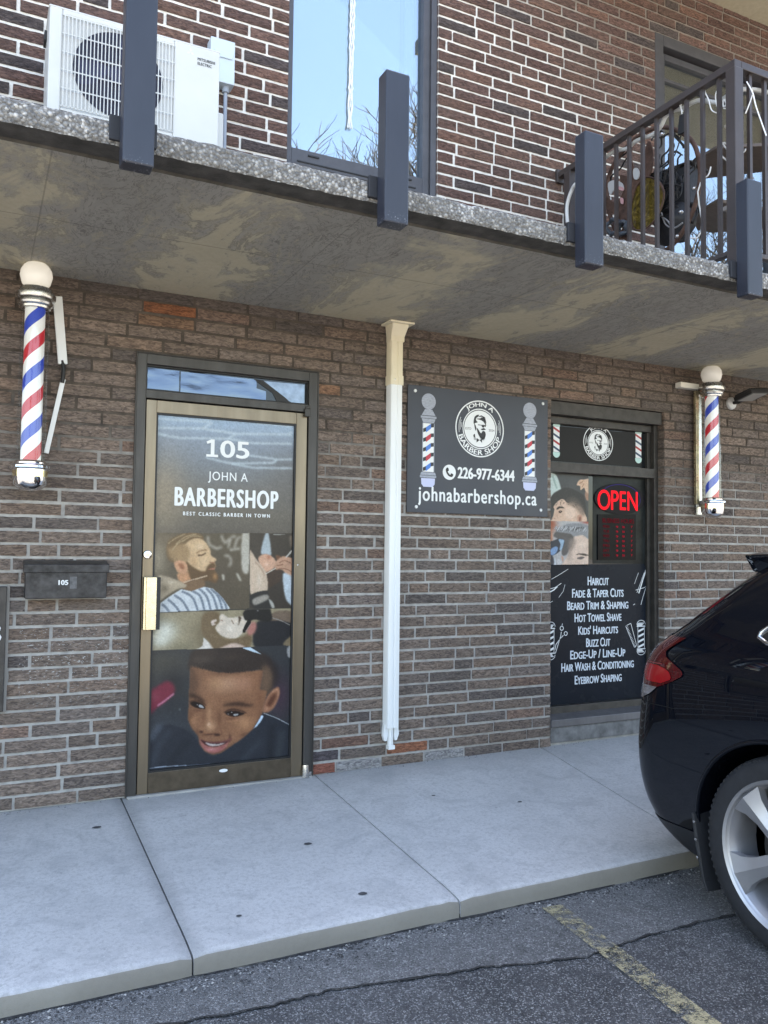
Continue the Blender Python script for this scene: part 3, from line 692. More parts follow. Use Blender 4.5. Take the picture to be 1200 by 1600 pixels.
# transom pane backed with crinkled silver film, one piece peeling off
mb = MB(); mb.box(.001, .928, .024, .05, 2.188, 2.313); mb.build('transom_pane', M['darkglass'], dframe)
def crinkle(pts_box, y, seed, amp):
    x0, x1, z0, z1 = pts_box; mb = MB(); nx = max(4, int((x1 - x0) / .012)); nz = 9; b = 0
    for k in range(nz + 1):
        for i in range(nx + 1):
            x = x0 + (x1 - x0) * i / nx; z = z0 + (z1 - z0) * k / nz
            mb.v.append((x + .003 * mnoise.noise((z * 40, seed, 1)), y + amp * mnoise.noise((x * 9 + seed, z * 26, 0)), z))
    for k in range(nz):
        for i in range(nx): p = k * (nx + 1) + i; mb.f.append([p, p + 1, p + nx + 2, p + nx + 1]); mb.mi.append(0)
    return mb
crinkle((.004, .176, 2.192, 2.306), .0215, 3, .0016).build('silver_film', M['film'], dframe, smooth=80)
mb = crinkle((.184, .68, 2.190, 2.304), .0212, 11, .0018)
for i, (x, y, z) in enumerate(mb.v): mb.v[i] = (x, y, z) if x < .55 else (min(x, .55 + (x - .55) * (1.35 if z < 2.25 else .55)), y, z)
mb.build('silver_film', M['film'], dframe, smooth=80)
mb = MB(); mb.flat([(.66, 2.300), (.918, 2.304), (.918, 2.192), (.835, 2.190), (.79, 2.215)], .0208); mb.build('silver_film', simple('pale_film', (.22, .27, .34), .2, .4, var=.3, vscale=20), dframe)
mb = MB(); mb.flat([(.60, 2.306), (.66, 2.303), (.80, 2.214), (.83, 2.190), (.745, 2.190), (.72, 2.235)], .0202); mb.build('peeling_film', M['black_rub'], dframe)

DY = -.004          # face of the leaf
mb = MB(); frame_rect(mb, -.002, .930, .008, 2.128, .056, .067, .069, 0, DY, .045)
door = mb.build('door', M['bronze'], bld, bevel=.003)
door['label'] = 'bronze framed glass shop door with printed film'
mb = MB(); mb.box(.0545, .8625, DY - .003, .045, .008, .118); mb.build('kick_rail', M['kick'], door, bevel=.003)
mb = MB(); frame_rect(mb, .054, .863, .118, 2.059, .009, .009, .009, .009, DY + .004, .03); mb.build('gasket', M['black_rub'], door)
mb = MB(); mb.box(.063, .854, .016, .024, .127, 2.05); mb.build('glass', M['darkglass'], door)
# --- printed film on the glass
PY = .0150
p = Print(.0635, .8535, .1275, 2.0495)
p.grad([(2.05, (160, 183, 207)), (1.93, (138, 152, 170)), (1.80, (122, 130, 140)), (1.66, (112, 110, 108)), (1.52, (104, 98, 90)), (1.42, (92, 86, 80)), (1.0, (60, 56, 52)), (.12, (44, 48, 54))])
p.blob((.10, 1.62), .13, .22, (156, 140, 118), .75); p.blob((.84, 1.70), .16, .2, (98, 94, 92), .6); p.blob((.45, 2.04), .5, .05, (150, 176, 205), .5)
# pale zigzag lines across the top of the film
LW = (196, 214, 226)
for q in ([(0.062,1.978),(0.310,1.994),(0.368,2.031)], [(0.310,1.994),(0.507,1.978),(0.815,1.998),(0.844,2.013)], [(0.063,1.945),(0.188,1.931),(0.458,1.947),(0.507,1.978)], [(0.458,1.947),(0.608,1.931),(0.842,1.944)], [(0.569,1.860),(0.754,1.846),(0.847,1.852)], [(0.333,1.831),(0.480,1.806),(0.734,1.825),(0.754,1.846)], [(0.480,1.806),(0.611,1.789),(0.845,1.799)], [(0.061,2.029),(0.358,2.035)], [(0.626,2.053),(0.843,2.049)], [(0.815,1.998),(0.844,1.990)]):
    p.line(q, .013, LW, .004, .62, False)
# upper left picture: bearded client in a striped cape
b1 = p.full([(0.026,1.402),(0.595,1.412),(0.603,0.982),(0.037,0.969)], .001, False); sv = p.c.copy()
p.poly([(0.026,1.402),(0.595,1.412),(0.603,0.982),(0.037,0.969)], (88, 78, 64), .001, 1, False)
p.blob([(0.070,1.273)][0], .06, .12, (158, 146, 126), .9); p.blob([(0.396,1.153)][0], .12, .10, (74, 64, 54), .7); p.blob([(0.136,1.364)][0], .07, .05, (118, 104, 86), .8)
p.blob([(0.486,1.052)][0], .12, .06, (84, 74, 62), .7)
for q in ([(0.355,1.389),(0.363,1.346),(0.407,1.322),(0.436,1.333)], [(0.431,1.398),(0.451,1.355),(0.480,1.377)], [(0.473,1.326),(0.487,1.384),(0.516,1.392)], [(0.510,1.327),(0.524,1.378),(0.546,1.389)], [(0.481,1.315),(0.540,1.323)], [(0.452,1.283),(0.482,1.276),(0.490,1.240),(0.475,1.222)]): p.line(q, .014, (196, 190, 178), .006, .8)
p.poly([(0.553,1.407),(0.593,1.408),(0.594,1.196),(0.554,1.211)], (182, 176, 164), .005); p.poly([(0.440,1.175),(0.451,1.173),(0.455,1.145),(0.444,1.146)], (190, 184, 170), .004); p.poly([(0.521,1.178),(0.532,1.180),(0.553,1.144),(0.542,1.141)], (176, 170, 156), .004)
p.poly([(0.132,1.273),(0.129,1.329),(0.140,1.364),(0.181,1.389),(0.233,1.409),(0.294,1.408),(0.328,1.387),(0.323,1.363),(0.263,1.331),(0.222,1.295),(0.195,1.245),(0.153,1.245)], (112, 88, 62), .004)
p.poly([(0.228,1.344),(0.284,1.377),(0.334,1.364),(0.371,1.311),(0.376,1.283),(0.406,1.262),(0.397,1.245),(0.404,1.224),(0.388,1.207),(0.359,1.195),(0.349,1.168),(0.288,1.168),(0.245,1.189),(0.220,1.239),(0.194,1.288)], (206, 172, 134), .003)
p.poly([(0.132,1.315),(0.158,1.329),(0.228,1.344),(0.257,1.288),(0.238,1.249),(0.195,1.245),(0.160,1.256)], (158, 128, 94), .008); p.blob([(0.313,1.331)][0], .03, .02, (222, 192, 158), .7); p.blob([(0.336,1.253)][0], .022, .02, (222, 188, 150), .6); p.blob([(0.279,1.246)][0], .02, .03, (176, 138, 100), .6)
p.poly([(0.193,1.182),(0.256,1.189),(0.268,1.147),(0.243,1.120),(0.201,1.140)], (192, 140, 104), .004)
p.poly([(0.233,1.249),(0.266,1.225),(0.302,1.203),(0.341,1.193),(0.355,1.221),(0.384,1.243),(0.404,1.225),(0.394,1.207),(0.414,1.175),(0.420,1.150),(0.404,1.128),(0.361,1.139),(0.310,1.136),(0.267,1.150),(0.249,1.189)], (96, 70, 46), .004)
p.blob([(0.400,1.164)][0], .012, .018, (176, 128, 84), .8); p.poly([(0.359,1.203),(0.388,1.212),(0.401,1.209),(0.388,1.202)], (172, 112, 92), .002)
p.poly([(0.171,1.238),(0.188,1.252),(0.223,1.249),(0.243,1.225),(0.240,1.186),(0.214,1.181),(0.186,1.196)], (202, 150, 116), .003); p.poly([(0.192,1.231),(0.216,1.235),(0.227,1.214),(0.217,1.203)], (150, 96, 70), .004)
p.line([(0.300,1.283),(0.321,1.283),(0.344,1.295)], .008, (82, 58, 40), .002); p.line([(0.293,1.294),(0.317,1.309),(0.350,1.313)], .007, (128, 96, 66), .003); p.line([(0.365,1.246),(0.384,1.242),(0.399,1.246)], .005, (140, 92, 68), .002)
for q in ([(0.136,1.343),(0.171,1.372),(0.226,1.399)], [(0.179,1.344),(0.227,1.383),(0.290,1.401)], [(0.213,1.358),(0.262,1.387),(0.319,1.387)], [(0.159,1.308),(0.186,1.344),(0.220,1.365)]): p.line(q, .006, (186, 164, 130), .002, .7)
p.poly([(0.226,1.098),(0.269,1.083),(0.340,1.107),(0.332,1.147),(0.268,1.147),(0.233,1.126)], (120, 92, 68), .004)
CA = [(0.098,0.968),(0.103,1.022),(0.147,1.054),(0.212,1.095),(0.269,1.083),(0.340,1.107),(0.390,1.096),(0.442,1.049),(0.492,0.982)]
p.poly(CA, (206, 212, 216), .002, 1, False); cm = p.full(CA, .002, False); s2 = p.c.copy()
for q in ([(0.110,1.016),(0.139,0.988),(0.153,0.966)], [(0.141,1.040),(0.176,1.011),(0.212,0.965)], [(0.175,1.064),(0.224,1.028),(0.261,0.964)], [(0.216,1.084),(0.277,1.048),(0.311,0.963)], [(0.269,1.087),(0.319,1.055),(0.346,0.969)], [(0.311,1.097),(0.355,1.054),(0.382,0.968)], [(0.351,1.100),(0.391,1.054),(0.418,0.975)], [(0.376,1.097),(0.420,1.053),(0.448,0.974)], [(0.405,1.082),(0.454,1.024),(0.473,0.974)]): p.line(q, .013, (112, 124, 138), .002)
p.c[:] = s2 * (1 - cm[..., None]) + p.c * cm[..., None]
p.poly([(0.080,1.160),(0.124,1.167),(0.197,1.142),(0.241,1.120),(0.233,1.105),(0.191,1.095),(0.144,1.067),(0.103,1.037),(0.083,1.037)], (178, 160, 136), .004); p.blob([(0.122,1.099)][0], .02, .02, (122, 108, 88), .8); p.blob([(0.156,1.134)][0], .02, .008, (206, 190, 166), .8)
p.line([(0.226,1.132),(0.289,1.150),(0.356,1.169)], .007, (196, 170, 144), .0015); p.line([(0.229,1.125),(0.289,1.148)], .004, (110, 80, 60), .0015)
p.c[:] = sv * (1 - b1[..., None]) + p.c * b1[..., None]
# upper right picture: a close shave
b1 = p.full([(0.597,1.413),(0.894,1.417),(0.902,0.979),(0.606,0.982)], .001, False); sv = p.c.copy()
p.poly([(0.597,1.413),(0.894,1.417),(0.902,0.979),(0.606,0.982)], (56, 49, 44), .001, 1, False); p.blob([(0.632,1.240)][0], .05, .2, (70, 62, 56), .8)
p.poly([(0.690,1.410),(0.709,1.410),(0.727,1.289),(0.692,1.291),(0.665,1.303)], (172, 184, 190), .004); p.line([(0.737,1.407),(0.811,1.409)], .005, (150, 150, 146), .002); p.poly([(0.839,1.398),(0.862,1.398),(0.864,1.331),(0.844,1.346)], (110, 96, 84), .005)
p.poly([(0.651,1.270),(0.692,1.293),(0.739,1.274),(0.759,1.233),(0.710,1.187),(0.671,1.211)], (206, 160, 134), .003); p.blob([(0.712,1.274)][0], .012, .012, (160, 96, 72), .7); p.blob([(0.701,1.233)][0], .012, .01, (226, 190, 168), .7)
p.poly([(0.698,1.178),(0.748,1.204),(0.787,1.215),(0.788,1.144),(0.750,1.115),(0.711,1.101)], (66, 50, 40), .003); p.poly([(0.754,1.285),(0.774,1.285),(0.794,1.269),(0.767,1.256)], (110, 70, 50), .004)
p.poly([(0.599,1.302),(0.612,1.302),(0.639,1.262),(0.682,1.211),(0.701,1.178),(0.706,1.082),(0.621,1.059),(0.601,1.109)], (202, 178, 156), .003); p.blob([(0.657,1.145)][0], .015, .04, (222, 204, 184), .7); p.line([(0.632,1.248),(0.671,1.204),(0.691,1.167)], .006, (160, 128, 108), .003, .8)
p.poly([(0.755,1.247),(0.786,1.274),(0.817,1.280),(0.897,1.249),(0.899,1.159),(0.835,1.166),(0.795,1.202),(0.752,1.207)], (190, 146, 120), .003)
for q in ([(0.775,1.241),(0.810,1.256),(0.849,1.241)], [(0.768,1.207),(0.818,1.207),(0.858,1.189)], [(0.763,1.226),(0.802,1.233)]): p.line(q, .006, (122, 82, 64), .002, .8)
p.line([(0.695,1.178),(0.756,1.211)], .006, (200, 190, 176), .001); p.line([(0.817,1.274),(0.854,1.314)], .009, (182, 178, 170), .001)
p.poly([(0.803,1.181),(0.851,1.170),(0.898,1.166),(0.902,0.987),(0.830,1.018),(0.806,1.107)], (188, 200, 208), .004); p.blob([(0.860,1.077)][0], .012, .05, (160, 172, 182), .7)
p.poly([(0.609,1.056),(0.704,1.082),(0.720,1.034),(0.741,0.983),(0.630,0.981)], (44, 42, 42), .002); p.poly([(0.623,1.034),(0.701,1.060),(0.714,1.034),(0.637,1.001)], (156, 148, 138), .004); p.poly([(0.717,1.034),(0.744,1.012),(0.752,0.982),(0.737,0.983)], (170, 168, 160), .003)
p.c[:] = sv * (1 - b1[..., None]) + p.c * b1[..., None]
# middle picture: client leaning back, black gloves and razor
b1 = p.full([(0.037,0.968),(0.343,0.971),(0.902,0.978),(0.906,0.756),(0.042,0.750)], .001, False); sv = p.c.copy()
p.poly([(0.037,0.968),(0.343,0.971),(0.902,0.978),(0.906,0.756),(0.042,0.750)], (150, 138, 112), .001, 1, False)
p.blob([(0.128,0.870)][0], .062, .055, (222, 222, 208), 1); p.blob([(0.108,0.822)][0], .05, .04, (218, 218, 204), .8); p.blob([(0.331,0.842)][0], .05, .09, (112, 98, 76), .8); p.blob([(0.234,0.776)][0], .07, .03, (116, 108, 86), .7); p.blob([(0.379,0.961)][0], .05, .02, (126, 114, 92), .7)
p.poly([(0.294,0.756),(0.336,0.779),(0.343,0.822),(0.361,0.810),(0.401,0.760)], (218, 210, 200), .002)
p.poly([(0.326,0.902),(0.339,0.955),(0.379,0.970),(0.428,0.960),(0.431,0.910),(0.410,0.882),(0.421,0.857),(0.462,0.820),(0.558,0.820),(0.610,0.847),(0.619,0.782),(0.567,0.748),(0.420,0.750),(0.368,0.809),(0.335,0.849)], (112, 92, 68), .005)
p.poly([(0.410,0.882),(0.432,0.910),(0.430,0.942),(0.448,0.954),(0.468,0.941),(0.496,0.931),(0.555,0.939),(0.597,0.924),(0.587,0.877),(0.565,0.842),(0.521,0.814),(0.462,0.824),(0.421,0.854)], (216, 200, 182), .003)
p.blob([(0.490,0.873)][0], .022, .016, (234, 222, 206), .8); p.poly([(0.384,0.915),(0.409,0.925),(0.415,0.916),(0.400,0.905),(0.411,0.898),(0.389,0.891)], (206, 186, 172), .002); p.line([(0.438,0.921),(0.451,0.915)], .005, (120, 86, 70), .002)
p.poly([(0.539,0.937),(0.556,0.932),(0.549,0.907),(0.538,0.886),(0.543,0.914)], (74, 58, 46), .003); p.line([(0.500,0.919),(0.513,0.895)], .005, (120, 96, 80), .002); p.poly([(0.423,0.750),(0.463,0.774),(0.521,0.789),(0.582,0.758)], (206, 178, 162), .004)
for k in range(26): 
    u_ = k / 25; a_ = [(0.381,0.848),(0.566,0.802)]
    x_ = a_[0][0] + (a_[1][0] - a_[0][0]) * u_; z_ = a_[0][1] + (a_[1][1] - a_[0][1]) * u_; p.line([(x_, z_), (x_ + .006, z_ - .02)], .0025, (158, 136, 106), .001, .5)
p.poly([(0.632,0.876),(0.677,0.914),(0.761,0.919),(0.903,0.882),(0.905,0.793),(0.795,0.753),(0.642,0.759)], (32, 33, 38), .005)
p.poly([(0.707,0.928),(0.780,0.965),(0.902,0.949),(0.903,0.890),(0.793,0.906),(0.738,0.908)], (112, 94, 80), .003); p.line([(0.707,0.936),(0.793,0.908),(0.848,0.880)], .004, (150, 146, 140), .0015)
p.poly([(0.594,0.884),(0.631,0.905),(0.648,0.882),(0.633,0.839),(0.599,0.833)], (176, 116, 106), .006)
p.poly([(0.579,0.973),(0.714,0.979),(0.734,0.953),(0.738,0.913),(0.700,0.903),(0.639,0.918),(0.609,0.911),(0.575,0.921)], (30, 29, 29), .003); p.poly([(0.565,0.856),(0.597,0.919),(0.615,0.901),(0.581,0.847)], (22, 20, 20), .0015); p.line([(0.584,0.850),(0.615,0.898)], .004, (176, 150, 140), .001); p.blob([(0.653,0.968)][0], .005, .004, (150, 150, 150), .8)
p.poly([(0.811,0.767),(0.861,0.818),(0.905,0.808),(0.906,0.756)], (124, 108, 84), .004)
p.c[:] = sv * (1 - b1[..., None]) + p.c * b1[..., None]
# bottom picture: smiling boy with a sharp hairline
BP = [(-0.007,0.769),(0.398,0.763),(0.904,0.762),(0.917,-0.024),(0.010,0.078)]; b1 = p.full(BP, .001, False); sv = p.c.copy()
p.poly(BP, (48, 51, 55), .001, 1, False); p.blob([(0.136,0.692)][0], .12, .07, (70, 68, 62), .9); p.blob([(0.794,0.476)][0], .07, .12, (66, 48, 60), .9); p.blob([(0.152,0.304)][0], .16, .10, (58, 62, 70), .8); p.blob([(0.182,0.581)][0], .06, .1, (34, 36, 40), .8)
p.poly([(0.048,0.533),(0.096,0.572),(0.145,0.597),(0.178,0.582),(0.191,0.541),(0.155,0.497),(0.099,0.458),(0.050,0.426)], (118, 36, 56), .008); p.line([(0.099,0.467),(0.141,0.494),(0.186,0.527)], .009, (206, 130, 152), .003); p.blob([(0.083,0.516)][0], .03, .03, (140, 60, 76), .6)
p.poly([(0.024,0.076),(0.020,0.259),(0.061,0.298),(0.137,0.362),(0.260,0.323),(0.350,0.228),(0.411,0.164),(0.516,0.220),(0.638,0.314),(0.708,0.382),(0.805,0.330),(0.912,0.291),(0.917,-0.024)], (38, 42, 50), .004)
for q, c_ in (([(0.079,0.141),(0.111,0.251),(0.173,0.331)], (58, 64, 74)), ([(0.178,0.145),(0.212,0.206),(0.276,0.264)], (28, 31, 37)), ([(0.565,0.105),(0.610,0.159),(0.687,0.227)], (54, 60, 68)), ([(0.745,0.116),(0.747,0.222),(0.749,0.312)], (26, 28, 33)), ([(0.793,0.126),(0.807,0.216),(0.814,0.276)], (58, 64, 68)), ([(0.061,0.284),(0.095,0.330),(0.122,0.364)], (92, 100, 112))): p.line(q, .03, c_, .012, .8)
p.line([(0.700,0.382),(0.780,0.347),(0.858,0.303)], .005, (146, 150, 154), .001); p.blob([(0.220,0.439)][0], .006, .006, (100, 104, 104), .8)
p.poly([(0.266,0.649),(0.267,0.722),(0.298,0.761),(0.413,0.767),(0.551,0.767),(0.669,0.733),(0.734,0.693),(0.759,0.623),(0.757,0.547),(0.726,0.480),(0.698,0.497),(0.673,0.518),(0.687,0.630),(0.508,0.615),(0.348,0.645)], (50, 41, 38), .006)
p.poly([(0.671,0.624),(0.722,0.655),(0.752,0.593),(0.748,0.532),(0.720,0.484),(0.697,0.505),(0.673,0.518)], (112, 86, 68), .016, .9); p.poly([(0.693,0.717),(0.779,0.645),(0.785,0.553),(0.757,0.531),(0.751,0.615)], (40, 33, 34), .012, .8); p.blob([(0.340,0.704)][0], .05, .025, (84, 72, 66), .5); p.blob([(0.506,0.711)][0], .06, .02, (66, 54, 48), .6)
FACE = [(0.275,0.673),(0.348,0.651),(0.431,0.627),(0.508,0.620),(0.585,0.624),(0.690,0.630),(0.682,0.574),(0.673,0.517),(0.717,0.508),(0.710,0.459),(0.690,0.381),(0.638,0.297),(0.562,0.241),(0.501,0.208),(0.456,0.182),(0.411,0.176),(0.366,0.196),(0.337,0.236),(0.324,0.288),(0.289,0.330),(0.267,0.382),(0.269,0.460),(0.272,0.561)]
p.poly(FACE, (140, 96, 70), .004, 1, False); fm = p.full(FACE, .004, False)
def fshade(lst):
    for (q, rx, rz, c_, a_) in lst: p.blob(q[0], rx, rz, c_, a_, 0, fm)
p.poly([(0.265,0.660),(0.285,0.670),(0.307,0.574),(0.285,0.510),(0.267,0.526)], (74, 50, 40), .012, .75, clip=fm)
fshade((([(0.291,0.575)], .04, .09, (96, 66, 50), .9), ([(0.281,0.380)], .016, .06, (104, 66, 46), .8), ([(0.478,0.564)], .085, .045, (182, 136, 106), .95), ([(0.418,0.567)], .04, .03, (178, 130, 92), .6), ([(0.579,0.557)], .05, .04, (178, 126, 100), .7), ([(0.477,0.623)], .10, .014, (116, 78, 58), .8), ([(0.684,0.574)], .016, .05, (116, 76, 58), .8),
    ([(0.405,0.472)], .025, .03, (150, 104, 76), .8), ([(0.674,0.461)], .022, .05, (128, 84, 60), .8), ([(0.591,0.333)], .05, .035, (180, 128, 92), .95), ([(0.559,0.365)], .03, .014, (192, 142, 106), .6), ([(0.295,0.371)], .018, .025, (168, 118, 86), .8), ([(0.530,0.267)], .04, .02, (150, 104, 76), .8), ([(0.592,0.269)], .03, .014, (104, 68, 50), .8), ([(0.486,0.194)], .05, .016, (96, 62, 48), .8), ([(0.677,0.356)], .014, .05, (112, 72, 52), .7),
    ([(0.384,0.401)], .014, .05, (176, 128, 94), .85), ([(0.441,0.367)], .014, .04, (108, 70, 50), .75), ([(0.351,0.381)], .012, .04, (122, 80, 58), .6), ([(0.393,0.334)], .026, .026, (196, 148, 112), .9), ([(0.383,0.345)], .009, .010, (214, 172, 140), .75), ([(0.342,0.319)], .012, .011, (160, 112, 82), .8), ([(0.442,0.301)], .014, .010, (150, 102, 76), .7), ([(0.386,0.289)], .04, .006, (84, 50, 38), .8), ([(0.394,0.272)], .03, .007, (140, 96, 74), .7),
    ([(0.524,0.368)], .04, .010, (104, 66, 48), .75), ([(0.521,0.352)], .035, .008, (166, 116, 84), .6), ([(0.324,0.427)], .026, .010, (98, 62, 46), .75), ([(0.524,0.414)], .045, .012, (92, 58, 44), .7), ([(0.319,0.471)], .03, .012, (88, 56, 42), .7), ([(0.319,0.304)], .009, .024, (100, 64, 48), .6), ([(0.504,0.262)], .009, .020, (88, 54, 42), .75), ([(0.331,0.245)], .010, .016, (96, 60, 46), .6), ([(0.411,0.186)], .04, .008, (104, 66, 54), .7)))
p.poly([(0.693,0.393),(0.703,0.437),(0.718,0.473),(0.745,0.506),(0.773,0.524),(0.790,0.520),(0.794,0.487),(0.783,0.450),(0.763,0.413),(0.735,0.389),(0.708,0.385)], (158, 108, 82), .004); p.poly([(0.719,0.428),(0.734,0.465),(0.762,0.493),(0.774,0.477),(0.759,0.440),(0.735,0.415)], (92, 54, 40), .007); p.line([(0.749,0.498),(0.781,0.511),(0.786,0.476)], .006, (196, 146, 116), .003, .8); p.blob([(0.719,0.405)][0], .008, .010, (186, 134, 106), .7)
p.poly([(0.272,0.522),(0.307,0.514),(0.345,0.488),(0.358,0.462),(0.349,0.463),(0.315,0.489),(0.275,0.502)], (48, 30, 24), .007, .85); p.poly([(0.457,0.441),(0.496,0.454),(0.557,0.456),(0.604,0.442),(0.640,0.435),(0.612,0.425),(0.558,0.432),(0.496,0.438)], (50, 32, 26), .007, .85)
p.poly([(0.277,0.473),(0.308,0.476),(0.345,0.459),(0.362,0.437),(0.352,0.431),(0.322,0.437),(0.290,0.451)], (30, 19, 16), .003); p.poly([(0.324,0.456),(0.338,0.455),(0.351,0.444),(0.352,0.437),(0.337,0.439),(0.326,0.446)], (176, 174, 174), .002); p.line([(0.273,0.477),(0.315,0.482),(0.365,0.450)], .005, (52, 31, 24), .003); p.line([(0.283,0.452),(0.320,0.433),(0.353,0.428)], .003, (150, 104, 80), .002, .7); p.blob([(0.316,0.457)][0], .0025, .0025, (220, 220, 224), .9)
p.poly([(0.474,0.401),(0.497,0.410),(0.535,0.408),(0.570,0.397),(0.586,0.388),(0.559,0.378),(0.524,0.376),(0.491,0.386)], (30, 19, 16), .003); p.poly([(0.522,0.389),(0.532,0.392),(0.548,0.391),(0.551,0.385),(0.534,0.380),(0.523,0.382)], (176, 174, 174), .002); p.poly([(0.486,0.393),(0.494,0.397),(0.497,0.389),(0.491,0.388)], (140, 130, 128), .002, .8); p.line([(0.468,0.403),(0.512,0.419),(0.574,0.402),(0.596,0.390)], .006, (52, 31, 24), .003); p.line([(0.482,0.384),(0.521,0.369),(0.571,0.373)], .003, (164, 116, 90), .002, .7); p.blob([(0.512,0.401)][0], .003, .0025, (222, 222, 226), .9)
p.poly([(0.329,0.309),(0.341,0.314),(0.352,0.305),(0.343,0.299)], (58, 33, 26), .004); p.poly([(0.410,0.283),(0.431,0.290),(0.449,0.282),(0.439,0.275)], (54, 31, 25), .004); p.line([(0.450,0.307),(0.458,0.292),(0.451,0.279)], .004, (96, 60, 46), .003, .7)
p.poly([(0.326,0.279),(0.350,0.263),(0.380,0.252),(0.440,0.245),(0.493,0.252),(0.517,0.257),(0.497,0.234),(0.455,0.230),(0.395,0.236),(0.357,0.250)], (112, 64, 58), .003)
p.poly([(0.338,0.264),(0.365,0.252),(0.410,0.239),(0.455,0.238),(0.494,0.240),(0.470,0.223),(0.425,0.217),(0.388,0.222),(0.358,0.238)], (62, 28, 28), .002); p.poly([(0.365,0.247),(0.410,0.234),(0.455,0.233),(0.479,0.236),(0.455,0.225),(0.418,0.222),(0.387,0.228)], (206, 194, 188), .003)
p.poly([(0.333,0.261),(0.358,0.238),(0.388,0.222),(0.425,0.217),(0.470,0.223),(0.497,0.238),(0.480,0.207),(0.448,0.190),(0.411,0.185),(0.373,0.200),(0.347,0.229)], (166, 98, 94), .004); p.blob([(0.403,0.206)][0], .022, .007, (206, 144, 138), .8); p.blob([(0.463,0.212)][0], .014, .008, (136, 78, 74), .6)
p.poly([(0.641,0.300),(0.669,0.341),(0.686,0.371),(0.700,0.367),(0.686,0.340),(0.662,0.312)], (198, 218, 234), .002, 1, False); p.poly([(0.564,0.759),(0.613,0.761),(0.679,0.719),(0.630,0.734)], (196, 216, 228), .0015, 1, False); p.poly([(0.836,0.749),(0.862,0.757),(0.863,0.694),(0.839,0.700)], (150, 150, 150), .003)
a_ = [(0.278,0.667),(0.348,0.651),(0.431,0.627),(0.508,0.620),(0.585,0.624),(0.687,0.628)]
for k in range(260):
    u_ = rng.uniform(0, 4.999); i_ = int(u_); f_ = u_ - i_; x_ = a_[i_][0] + (a_[i_ + 1][0] - a_[i_][0]) * f_; z_ = a_[i_][1] + (a_[i_ + 1][1] - a_[i_][1]) * f_; up2 = rng.uniform(0, .05) * rng.uniform(); p.line([(x_, z_ + .006 + up2), (x_ + rng.uniform(-.002, .002), z_ - .004 + up2)], .0018, [(36, 27, 24), (70, 58, 52)][k % 3 == 0], .0006, .6)
def photo_noise(p, m, a1, a2):
    """fine skin and cloth texture of a photograph"""
    n1 = p.blur(rng.normal(0, 1, p.X.shape), .0022); n1 /= n1.std(); n2 = p.blur(rng.normal(0, 1, p.X.shape), .010); n2 /= n2.std()
    p.c[:] *= 1 + ((n1 * a1 + n2 * a2) * m)[..., None]
p.c[:] = sv * (1 - b1[..., None]) + p.c * b1[..., None]
p.line([(0.044,0.136),(0.142,0.138),(0.264,0.132)], .004, (176, 190, 206), .0015, .8); p.line([(0.264,0.132),(0.397,0.126)], .003, (110, 122, 140), .0015, .7)
photo_noise(p, 1.0, .03, .012); p.c += np.array((9, 8, 6)); p.grain(2.5)
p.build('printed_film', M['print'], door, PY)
mb = MB(); TY = PY - .0008
q = [(0.335,1.837),(0.333,1.936),(0.585,1.900)]; w1_ = (q[2][0] - q[0][0]); h1_ = q[1][1] - q[0][1]; xa_ = q[0][0]; za_ = q[0][1]
mb.flat([(xa_ + w1_ * u, za_ + h1_ * v) for u, v in ((.0, 0), (.27, 0), (.27, .14), (.185, .14), (.185, 1.), (.11, 1.), (.0, .86), (.02, .73), (.10, .80), (.10, .14), (.0, .14))], TY)
put_text(mb, '05', xa_ + w1_ * .315, q[2][0], q[0][1], q[1][1], TY, .04); mb.build('lettering', M['white_ink'], door); mb = MB()
q = [(0.348,1.690),(0.347,1.755),(0.578,1.733)]; put_text(mb, 'JOHN A', q[0][0], q[2][0], q[0][1], q[1][1], TY, .008, sx=.5, space=1.12); mb.build('lettering', M['white_ink'], door); mb = MB()
q = [(0.164,1.554),(0.162,1.660),(0.765,1.633)]; put_text(mb, 'BARBERSHOP', q[0][0], q[2][0], q[0][1], q[1][1], TY, .042, sx=.5, space=1.14); mb.build('lettering', M['white_ink'], door); mb = MB()
q = [(0.213,1.503),(0.213,1.524),(0.715,1.527)]; put_text(mb, 'BEST CLASSIC BARBER IN TOWN', q[0][0], q[2][0], q[0][1], q[1][1], TY, .05, sx=.75, space=1.5)
mb.build('lettering', M['white_ink'], door)
# hardware
mb = MB(); mb.box(.006, .086, -.012, DY - .001, .884, 1.164); mb.box(.0, .012, -.055, -.012, .884, 1.164); mb.box(.012, .066, -.062, -.050, .884, 1.164); h = mb.build('handle', M['brass'], door, bevel=.002)
mb = MB(); mb.box(.066, .0862, -.058, -.012, .8845, 1.1635); mb.build('handle_grip', M['black_rub'], h)
mb = MB(); mb.lathe([(.0, -.012), (.012, -.0125), (.020, -.011), (.0235, -.006), (.0235, .0)], (.022, DY, 1.284), 28, 'Y'); lk = mb.build('lock', M['chrome'], door, smooth=40)
mb = MB(); mb.lathe([(.0, -.003), (.009, -.003), (.010, 0)], (.022, DY - .0122, 1.284), 16, 'Y'); mb.build('lock_core', M['brass'], lk, smooth=40)
mb = MB(); mb.box(.905, .937, -.030, -.013, 2.105, 2.155); mb.box(.912, .945, -.022, -.013, 2.155, 2.170); mb.build('pivot', M['bronze_dark'], door, bevel=.004)
mb = MB(); mb.lathe([(.0, .075), (.018, .07), (.021, .05), (.022, .0)], (.944, -.026, .006), 16); mb.box(.93, .985, -.02, -.013, .01, .03); mb.build('pivot', M['steel'], door, smooth=40)
mb = MB(); mb.lathe([(.0, -.002), (.0235, -.002), (.024, 0)], (.465, DY - .003, .088), 24, 'Y')
for i, (x, y, z) in enumerate(mb.v): mb.v[i] = (x, y, .088 + (z - .088) * .38)
mb.build('maker_sticker', M['white_ink'], door)
